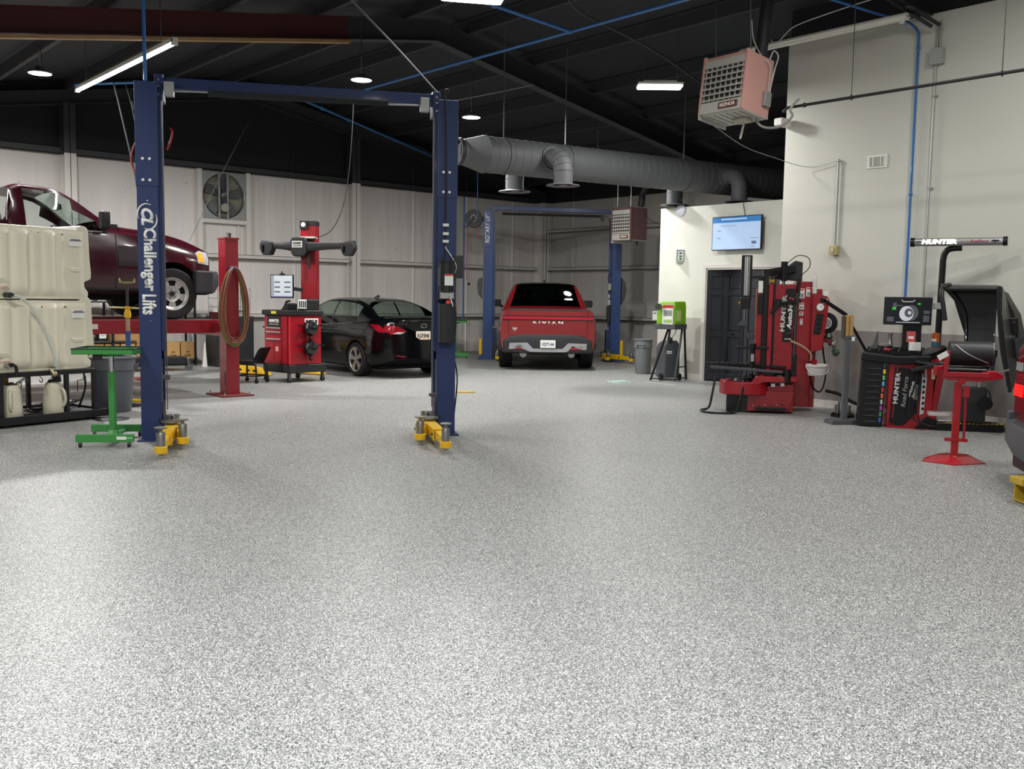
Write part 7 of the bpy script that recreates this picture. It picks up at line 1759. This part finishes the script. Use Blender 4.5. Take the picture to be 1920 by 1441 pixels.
# ---------------------------------------------------------------- drive plate with hazard stripes
t = thing('wheel_lift_platform', 'low black wheel lift platform with yellow hazard stripes on the floor', 'platform', (-4.98, 11.30, 0), AZ-10)
m = MB(); m.box(-.20, .55, -.14, .16, .0, .09); m.build('platform', mk, t, bevel=.006)
m = MB(); m.box(.30, .78, -.04, .34, .0, .05); m.build('ramp_plate', mk, t, bevel=.006)
hz = P('hazard yellow', '#d8ae2e', .5)
for i in range(13):
    x = -.10+.05*i; m = MB(); m.prism([(x, -.143), (x+.024, -.143), (x+.09, -.02), (x+.066, -.02)], 'xy', .0905, .0925); m.build('hazard_stripe', hz, t)
for i in range(6):
    y = -.02+.055*i; m = MB(); m.prism([(.60, y), (.66, y+.03), (.66, y+.055), (.60, y+.025)], 'xy', .0505, .0525); m.build('hazard_stripe', hz, t)
for i in range(3):
    x = .60+.06*i; m = MB(); m.box(x, x+.03, .30, .34, .0505, .0525); m.build('hazard_stripe', hz, t)
m = MB(); m.tube([(-.15, .0, .10), (.45, .0, .10)], .012, 8); m.build('slide_bar', steel, t)
m = MB(); m.prism([(-.42, .02), (-.2, .02), (-.2, .12), (-.3, .16)], 'xz', -.12, .3); m.build('ramp_wedge', mk, t, bevel=.006)

# ---------------------------------------------------------------- red pedestal stand with roller cradle
RS = thing('roller_stand', 'bright red pedestal stand with steel rollers and a dark drum, in front of the hood', 'wheel stand', (-3.90, 8.96, 0), 32)
sr = P('stand red', '#a30c1e', .32, coat=.35)
m = MB(); m.loft([[(-.28, -.05, 0), (-.02, -.20, 0), (.28, .02, 0), (.24, .26, 0), (-.08, .28, 0), (-.24, .14, 0)], [(-.28, -.05, .008), (-.02, -.20, .008), (.28, .02, .008), (.24, .26, .008), (-.08, .28, .008), (-.24, .14, .008)], [(-.15, -.02, .06), (-.0, -.09, .06), (.17, .02, .06), (.14, .18, .06), (-.04, .20, .06), (-.13, .1, .06)]]); m.build('foot_plate', sr, RS)
m = MB(); m.box(-.03, .035, -.005, .03, .05, .76); m.build('pedestal', sr, RS, bevel=.005)
m = MB(); m.box(-.09, .11, -.02, .03, .20, .23); m.build('foot_step', sr, RS, bevel=.004)
m = MB(); m.cyl((.075, .0, .22), (.075, .0, .72), .012, n=10); m.build('lift_rod', sr, RS)
m = MB(); m.box(.05, .10, -.03, .05, .62, .72); m.build('rod_bracket', sr, RS, bevel=.005)
m = MB(); m.box(-.02, .01, -.016, -.010, .075, .082); m.build('foot_label', P('label yellow2', '#c9a637', .6), RS).location = (0, -.07, -.01)
m = MB(); m.prism([(-.10, .775), (.20, .77), (.27, .79), (.27, .83), (-.10, .84)], 'xz', -.02, .30); m.build('cradle_frame', sr, RS, bevel=.006)
for y in (-.03, .30):
    m = MB(); m.box(-.11, .26, y-.015, y+.015, .81, .855); m.build('cradle_rail', sr, RS, bevel=.004)
for y, z in ((.02, .87), (.12, .875), (.24, .875)):
    m = MB(); m.cyl((-.12, y, z), (.24, y, z), .020, n=14); m.build('roller', P('roller steel', '#9a9a9c', .2, 1.) if y != .02 else mk, RS)
m = MB(); m.prism([(.20, .77), (.38, .80), (.38, .84), (.32, .87), (.20, .87)], 'xz', .0, .12); m.build('ratchet_block', P('ratchet red', '#b5142a', .35, .3), RS, bevel=.008)
m = MB(); m.tube([(.34, .05, .85), (.43, .02, .89)], .009, 8); m.build('ratchet_handle', steel, RS)
m = MB(); m.prism([(-.14, .82), (-.105, .82), (-.085, 1.05), (-.12, 1.05)], 'xz', -.05, .02); m.build('upright_bracket', sr, RS, bevel=.004)
m = MB(); m.bar((-.21, -.03, .88), (-.10, -.0, .90), .04, .04); m.build('side_arm', sr, RS, bevel=.004)
m = MB(); m.box(-.22, -.19, -.05, .0, .82, .91); m.build('side_pad', sr, RS, bevel=.004)
m = MB(); m.bar((-.19, -.06, .98), (-.11, -.06, 1.03), .012, .05); m.build('paper_label', wlabel, RS)
m = MB(); m.cyl((-.16, .1, .90), (-.10, .1, .90), .045, n=16); m.build('end_wheel', mk, RS)
m = MB(); m.box(.0, .06, -.04, .0, .74, .80); m.build('gusset', sr, RS)
m = MB(); m.cyl((-.07, .16, 1.02), (.30, .16, 1.02), .115, n=36); m.build('drum', P('drum black', '#17181c', .5), RS, bevel=.006)
m = MB(); m.cyl((.298, .16, 1.02), (.304, .16, 1.02), .105, n=36); m.build('drum_face', P('drum face', '#8b8c8e', .4, .4), RS)
m = MB(); m.bar((.32, .14, 1.02), (.30, .10, .84), .03, .02); m.box(.28, .34, .12, .18, 1.0, 1.06); m.build('drum_strut', mk, RS)
m = MB(); m.tube(catmull([(-.03, .07, 1.105), (.05, .045, 1.04), (.14, .045, .99), (.26, .07, .94)], 5), .005, 5); m.build('drum_seam', galv, RS)
t = thing('magnetic_dish', 'shiny white rectangular dish held at the side of the red pedestal', 'dish', (-4.03, 9.04, .42), 32)
m = MB(); m.box(-.16, .10, -.05, .10, .0, .035); m.build('dish', P('dish silver', '#cfcdcd', .2, .6), t, bevel=.01)
t = thing('yellow_lift_arm', 'yellow lift arm with an open square end under the cut-off red car', 'lift arm', (-2.77, 7.52, 0), -40)
ya = P('worn yellow', '#b99a2e', .5, var=.2, scale=15)
m = MB()
for q in ((-.075, -.065), (.065, .075)): m.box(q[0], q[1], 0, 1.2, .01, .14)
m.box(-.075, .075, 0, 1.2, .01, .02).box(-.075, .075, 0, 1.2, .13, .14); m.build('arm_tube', ya, t, bevel=.003)
m = MB(); m.box(-.11, .06, -.02, .08, .14, .19); m.build('arm_stop_plate', ya, t, bevel=.004)
m = MB(); m.box(-.06, .06, .2, .22, .02, .13); m.build('inner_tube', P('inner dark', '#3b3520', .7), t)

# ---------------------------------------------------------------- eyewash station, screen, sign at the office wall
EW = thing('eyewash_station', 'lime green portable eyewash tank on black folding legs with white tags', 'eyewash station', (-11.22, 13.78, 0), AZ)
lime = P('lime plastic', '#7db31c', .4, coat=.2)
m = MB(); m.loft([[(-.34, -.02, 1.04), (-.02, -.20, 1.04), (.22, -.02, 1.04), (-.10, .16, 1.04)], [(-.33, -.02, 1.38), (-.02, -.19, 1.38), (.215, -.02, 1.38), (-.10, .15, 1.38)], [(-.26, -.02, 1.46), (-.03, -.14, 1.46), (.20, -.02, 1.47), (-.09, .13, 1.46)]]); m.build('tank', lime, EW, bevel=.02)
m = MB(); m.loft([[(-.36, -.03, .95), (-.02, -.21, .95), (.23, -.03, .95), (-.10, .17, .95)], [(-.37, -.03, 1.05), (-.02, -.22, 1.05), (.235, -.03, 1.05), (-.10, .18, 1.05)]]); m.build('drain_tray', P('tray grey', '#4b4f52', .5), EW, bevel=.01)
m = MB(); m.cyl((-.31, -.10, 1.36), (-.33, -.15, 1.36), .06, n=18); m.build('filler_cap', P('cap dark', '#35382f', .5), EW)
def slant(x0, x1, z0, z1, o, name, mat):
    """a plate on the tank's left front face"""
    f = lambda x: -.02+(-.18)*(x+.34)/.32-o
    m = MB(); m.loft([[(x0, f(x0), z0), (x1, f(x1), z0), (x1, f(x1)+.01, z0), (x0, f(x0)+.01, z0)], [(x0, f(x0), z1), (x1, f(x1), z1), (x1, f(x1)+.01, z1), (x0, f(x0)+.01, z1)]]); m.build(name, mat, EW)
slant(-.24, -.06, 1.04, 1.40, .02, 'instruction_tag', wlabel)
slant(-.235, -.065, 1.34, 1.395, .026, 'tag_header', P('tag red', '#c0332b', .5))
slant(-.22, -.08, 1.20, 1.30, .026, 'tag_print', P('print grey', '#8f9391', .6))
slant(-.22, -.08, 1.07, 1.13, .026, 'tag_print', P('tag green', '#9fc07a', .6))
m = MB(); m.box(-.42, -.34, -.12, -.11, 1.12, 1.28); m.build('hang_tag', wlabel, EW)
m = MB(); m.box(-.41, -.35, -.122, -.12, 1.235, 1.25); m.build('tag_print', black, EW)
m = MB(); m.loft([[(.0, -.19, 1.10), (.10, -.115, 1.10), (.10, -.105, 1.10), (.0, -.18, 1.10)], [(.0, -.19, 1.30), (.10, -.115, 1.30), (.10, -.105, 1.30), (.0, -.18, 1.30)]]); m.build('side_tag', P('tag pale green', '#bfd68a', .6), EW)
for a_, b_ in (((-.13, -.12, .95), (-.44, -.20, .02)), ((.14, -.06, .95), (-.01, -.28, .01)), ((.20, .04, .95), (.26, .06, .02)), ((-.05, .14, .95), (-.15, .24, .02))):
    m = MB(); m.bar(a_, b_, .03, .03); m.build('leg', black, EW)
m = MB(); m.bar((-.43, -.20, .05), (-.01, -.28, .05), .02, .02); m.build('leg_brace', black, EW)
m = MB(); m.bar((-.01, -.28, .04), (.26, .06, .06), .02, .02); m.build('leg_brace', black, EW)
m = MB(); m.bar((.06, -.14, .26), (.25, .05, .26), .02, .02); m.build('leg_brace', black, EW)
t = thing('waste_jug', 'dark grey wheeled waste container under the green eyewash tank', 'container', (-11.24, 13.76, 0), AZ+16)
wj = P('waste grey', '#45484c', .4, coat=.15)
m = MB(); m.loft([[(x, y, z) for x, y in rrect(-.17*s, .17*s, -.02, .34*s, .05)] for z, s in ((.05, .98), (.08, 1.), (.60, 1.), (.68, .9), (.74, .6))]); m.build('container_body', wj, t, angle=50)
m = MB(); m.cyl((-.05, .02, .70), (-.05, -.03, .78), .045, n=14); m.build('cap', black, t)
m = MB(); m.box(-.11, -.01, -.026, -.022, .50, .55); m.build('label', wlabel, t)
m = MB(); m.box(-.10, -.02, -.028, -.026, .52, .53); m.build('label_print', black, t)
for x in (-.19, .19):
    m = MB(); m.cyl((x-.02, .05, .065), (x+.02, .05, .065), .065, n=20); m.build('jug_wheel', black, t)
m = MB(); m.tube(catmull([(0, .1, .74), (.06, .06, .84), (.08, .02, .92), (.04, .0, .98)], 5), .008, 6); m.build('drain_hose', P('hose grey', '#77797a', .5), t)
# wall television
TV = thing('wall_television', 'wall-mounted television with a pale blue page on its screen', 'television', (-10.21, YO-.10, 2.69), 0)
m = MB(); m.box(-.525, .525, -.02, .03, -.30, .30); m.build('frame', black, TV, bevel=.005)
m = MB(); m.box(-.2, .2, .03, .10, -.12, .12); m.build('wall_mount', black, TV)
sblue = P('screen page', '#a9bfdc', .3, emit='#a6bfe6', estr=.45); shead = P('screen header', '#2f6fa8', .3, emit='#2f74b4', estr=.5)
m = MB(); m.box(-.51, .51, -.0225, -.0205, -.285, .285); m.build('screen', sblue, TV, smooth=False)
m = MB(); m.box(-.51, .51, -.0235, -.0225, .19, .285); m.build('page_header', shead, TV, smooth=False)
m = MB(); m.box(-.33, .22, -.0245, -.0235, .235, .262); m.build('address_bar', sblue, TV, smooth=False)
for x, z, w_, h_ in ((-.40, .04, .07, .012), (-.40, -.09, .07, .012), (-.35, .13, .35, .006), (.30, -.10, .17, .008), (.33, -.20, .10, .05), (.33, -.25, .06, .01)):
    m = MB(); m.box(x, x+w_, -.0240, -.0228, z, z+h_); m.build('page_mark', P('page ink', '#5c6c88', .4, emit='#5c6c88', estr=.3), TV, smooth=False)
m = MB(); m.tube(catmull([(.12, .06, .30), (.10, .06, .40), (.08, .05, .50), (.07, .08, .54)], 4), .006, 6); m.build('power_cord', P('cable black', '#2b2b2d', .6), TV)
t = thing('round_access_point', 'round white disc unit hanging at the top of the small office wall', 'wall unit', (-11.55, YO-.001, 3.17), 0)
m = MB(); m.lathe([(0, -.06), (.07, -.055), (.105, -.035), (.11, -.01), (.11, .0)], axis='y', n=28); m.build('disc', P('disc white', '#dfe0ee', .4), t)
m = MB(); m.tube([(-.07, -.02, .09), (-.07, -.02, .16), (-.04, -.02, .19), (.05, -.02, .19), (.07, -.02, .15), (.06, -.02, .1)], .006, 6); m.build('wire_bail', galv, t)
t = thing('eyewash_sign', 'small white and green V-shaped sign on the office wall above the green tank', 'sign', (-11.55, YO, 2.32), 0)
sgm = P('sign green', '#1f7a4a', .5)
m = MB(); m.prism([(-.11, 0), (0, -.11), (.11, 0)], 'xy', -.12, .12); m.build('sign_body', wlabel, t)
for s in (-1, 1):
    q = MB(); q.T = Matrix.Translation((s*.055, -.055, 0)) @ Matrix.Rotation(R_(s*45), 4, 'Z')
    q.box(-.065, .065, -.003, -.001, -.105, .105); q.build('sign_panel', sgm, t)
    q = MB(); q.T = Matrix.Translation((s*.055, -.055, 0)) @ Matrix.Rotation(R_(s*45), 4, 'Z'); q.box(-.055, .055, -.005, -.003, -.095, .095); q.build('sign_field', wlabel, t)
    for z in (.05, -.01, -.06):
        q = MB(); q.T = Matrix.Translation((s*.055, -.055, 0)) @ Matrix.Rotation(R_(s*45), 4, 'Z'); q.ball((0, -.005, z), .026, .003, .016, n=12); q.build('sign_symbol', sgm, t)
# green and white round mark on the floor near the eyewash
t = thing('floor_sign', 'round pale green floor sticker in front of the eyewash station', 'floor sticker', (-11.62, 12.75, 0), AZ)
m = MB(); m.cyl((0, 0, 0), (0, 0, .003), .21, n=32); m.build('sticker', P('sticker white', '#b9bcb8', .5), t)
m = MB(); m.tube([(.17*math.cos(a), .17*math.sin(a), .003) for a in [2*math.pi*i/32 for i in range(32)]], .012, 4, closed=True); m.build('sticker_ring', P('sticker green', '#7fa596', .5), t)
m = MB(); m.box(-.09, .09, -.03, .03, .003, .005); m.build('sticker_mark', P('sticker green', '#7fa596', .5), t)
m = MB(); m.box(-.015, .015, -.38, .38, 0, .002); o = m.build('floor_tape', P('floor tape pale', '#c9c6bd', .6), None); o.location = (-10.95, 13.1, 0); o.rotation_euler = (0, 0, R_(85)); tag(o, 'short pale tape line on the floor before the eyewash station', 'tape')
# ================================================================ lamps
def area(name, loc, sx, sy, power, col=(1, .985, .955), shape='RECTANGLE', rot=(0, 0, 0), spread=180, rz=0):
    l = bpy.data.lights.new(name, 'AREA'); l.shape = shape; l.size = sx
    if shape in ('RECTANGLE', 'ELLIPSE'): l.size_y = sy
    l.energy = power; l.color = col; l.spread = R_(spread)
    o = bpy.data.objects.new(name, l); COL.objects.link(o); o.location = loc; o.rotation_euler = (rot[0], rot[1], R_(rz)); return o
mlens = P('lit lens', '#ffffff', .4, emit='#fffdf4', estr=14)
mlensd = P('lit lens panel', '#ffffff', .4, emit='#fffdf4', estr=9)
def round_lamp(x, y, z, label, power=90, r=.17):
    t = thing('high_bay_lamp', label, 'lamp', (x, y, z), 0, 'round hanging high bay lamps')
    top = zr(y)-.2
    MB().lathe([(0, .07), (.06, .07), (.065, .03), (r*.93, .012), (r, 0), (r, -.02), (r*.9, -.022)], n=32).build('housing', dkgrey, t)
    MB().lathe([(0, -.024), (r*.9, -.022), (r*.9, -.018), (0, -.018)], n=32).build('diffuser', mlens, t)
    m = MB(); n = int((top-z-.07)/.035)
    m.lathe([(.02, .07), (.02, .1), (.006, .11), (.006, .13)], n=10)
    for i in range(n):
        a = .11+i*.035; q = [(.008*math.cos(s)*(i % 2), .008*math.cos(s)*((i+1) % 2), a+.017+.022*math.sin(s)) for s in [j*math.pi/4 for j in range(8)]]
        m.tube(q, .003, 4, closed=True)
    m.build('chain', steel, t)
    m = MB(); m.tube(catmull([(.03, 0, .07), (.05, .01, .15), (.03, .02, .25), (.01, .0, .34), (.0, 0, top-z)], 6), .005, 5); m.build('power_cord', black, t)
    area('lamp_light', (x, y, z-.03), r*1.7, 0, power, shape='DISK')
    return t
round_lamp(-14.97, 4.03, 4.6, 'round white high bay lamp hanging over the raised maroon pickup', 320)
round_lamp(-12.5, 7.85, 4.72, 'round high bay lamp hanging above the crossbeam of the nearer blue lift', 170)
round_lamp(-13.12, 10.46, 4.6, 'round high bay lamp hanging beside the open end of the big duct', 200)
round_lamp(-13.0, 13.5, 4.12, 'added round lamp hidden behind the big duct to brighten the far corner', 110)  # unseen lamp, added to lift the dim walls of the far corner
for (x, y, p) in ((-4.5, -1.5, 110), (.5, -3, 110)):
    round_lamp(x, y, zr(y)-.75, 'round high bay lamp behind the viewpoint', p)
# long tube fixture below the roof on the left
t = thing('strip_light', 'long glowing tube strip light fixed under the roof on the left', 'lamp', (-14.0, 4.83, 4.62), 0)
MB().box(-1.97, 1.97, -.035, .035, 0, .05).build('housing', white, t, bevel=.004)
m = MB(); m.tube([(-1.93, 0, -.012), (1.93, 0, -.012)], .028, 12); m.build('tube', P('lit tube', '#ffffff', .4, emit='#fbfcff', estr=7), t)
m = MB(); m.box(-1.98, -1.92, -.035, .035, -.04, .05).box(1.92, 1.98, -.035, .035, -.04, .05); m.build('end_cap', white, t, bevel=.003)
m = MB()
for x in (-1.5, 1.5): m.cyl((x, 0, .05), (x, 0, zr(4.83)-4.62), .006, n=6)
m.build('hanger', steel, t)
area('strip_glow', (-14.0, 4.83, 4.575), 3.8, .07, 60, (.97, .98, 1.))
# rectangular linear lamps
def lin_lamp(x, y, z, rz, label, power, L=.66, W=.3, lit=True, grp='rectangular hanging lamps'):
    t = thing('linear_high_bay_lamp', label, 'lamp', (x, y, z), rz, grp)
    MB().box(-L/2, L/2, -W/2, W/2, 0, .035).build('housing', white, t, bevel=.008)
    MB().box(-L*.36, L*.36, -W*.22, W*.22, .035, .075).build('driver_box', white, t, bevel=.004)
    MB().prism(rrect(-L/2+.01, L/2-.01, -W/2+.01, W/2-.01, .03), 'xy', -.02, 0).build('diffuser', mlensd if lit else white, t)
    top = zr(y)-.2-z; m = MB()
    for sx in (-1, 1): m.cyl((sx*L*.38, 0, .03), (sx*L*.38, 0, top), .003, n=6)
    m.build('cable', steel, t)
    if lit: area('lamp_light', (x, y, z-.03), L*.9, W*.8, power, col=(.95, .98, 1.) if power > 290 else (1, .985, .955), rz=rz)
    return t
lin_lamp(-9.33, 10.96, 4.6, 48, 'rectangular white lamp hanging in front of the copper-coloured heater and above the duct', 105)
lin_lamp(-8.05, 6.42, 4.62, 60, 'pale lamp cut off by the top edge of the photo, above the nearer lift', 30)
# further rows over the part of the shop behind and beside the viewpoint
for (x, y, p) in ((-3.8, 3.6, 40), (-1.0, 7.8, 90), (-5.4, 8.4, 55), (-8.5, 1.0, 90), (1.5, 2.5, 90), (-1.3, .9, 300), (-12.5, -.5, 110), (-3., 9.6, 95), (-16.5, 1.2, 280)):  # the last one is an unseen lamp added to brighten the left wall
    lin_lamp(x, y, zr(y)-.62, 0, 'unseen rectangular lamp under the roof outside the photo', p)
w = bpy.data.worlds.new('world'); SC.world = w; w.use_nodes = True
w.node_tree.nodes['Background'].inputs[0].default_value = (.05, .055, .06, 1); w.node_tree.nodes['Background'].inputs[1].default_value = 1.
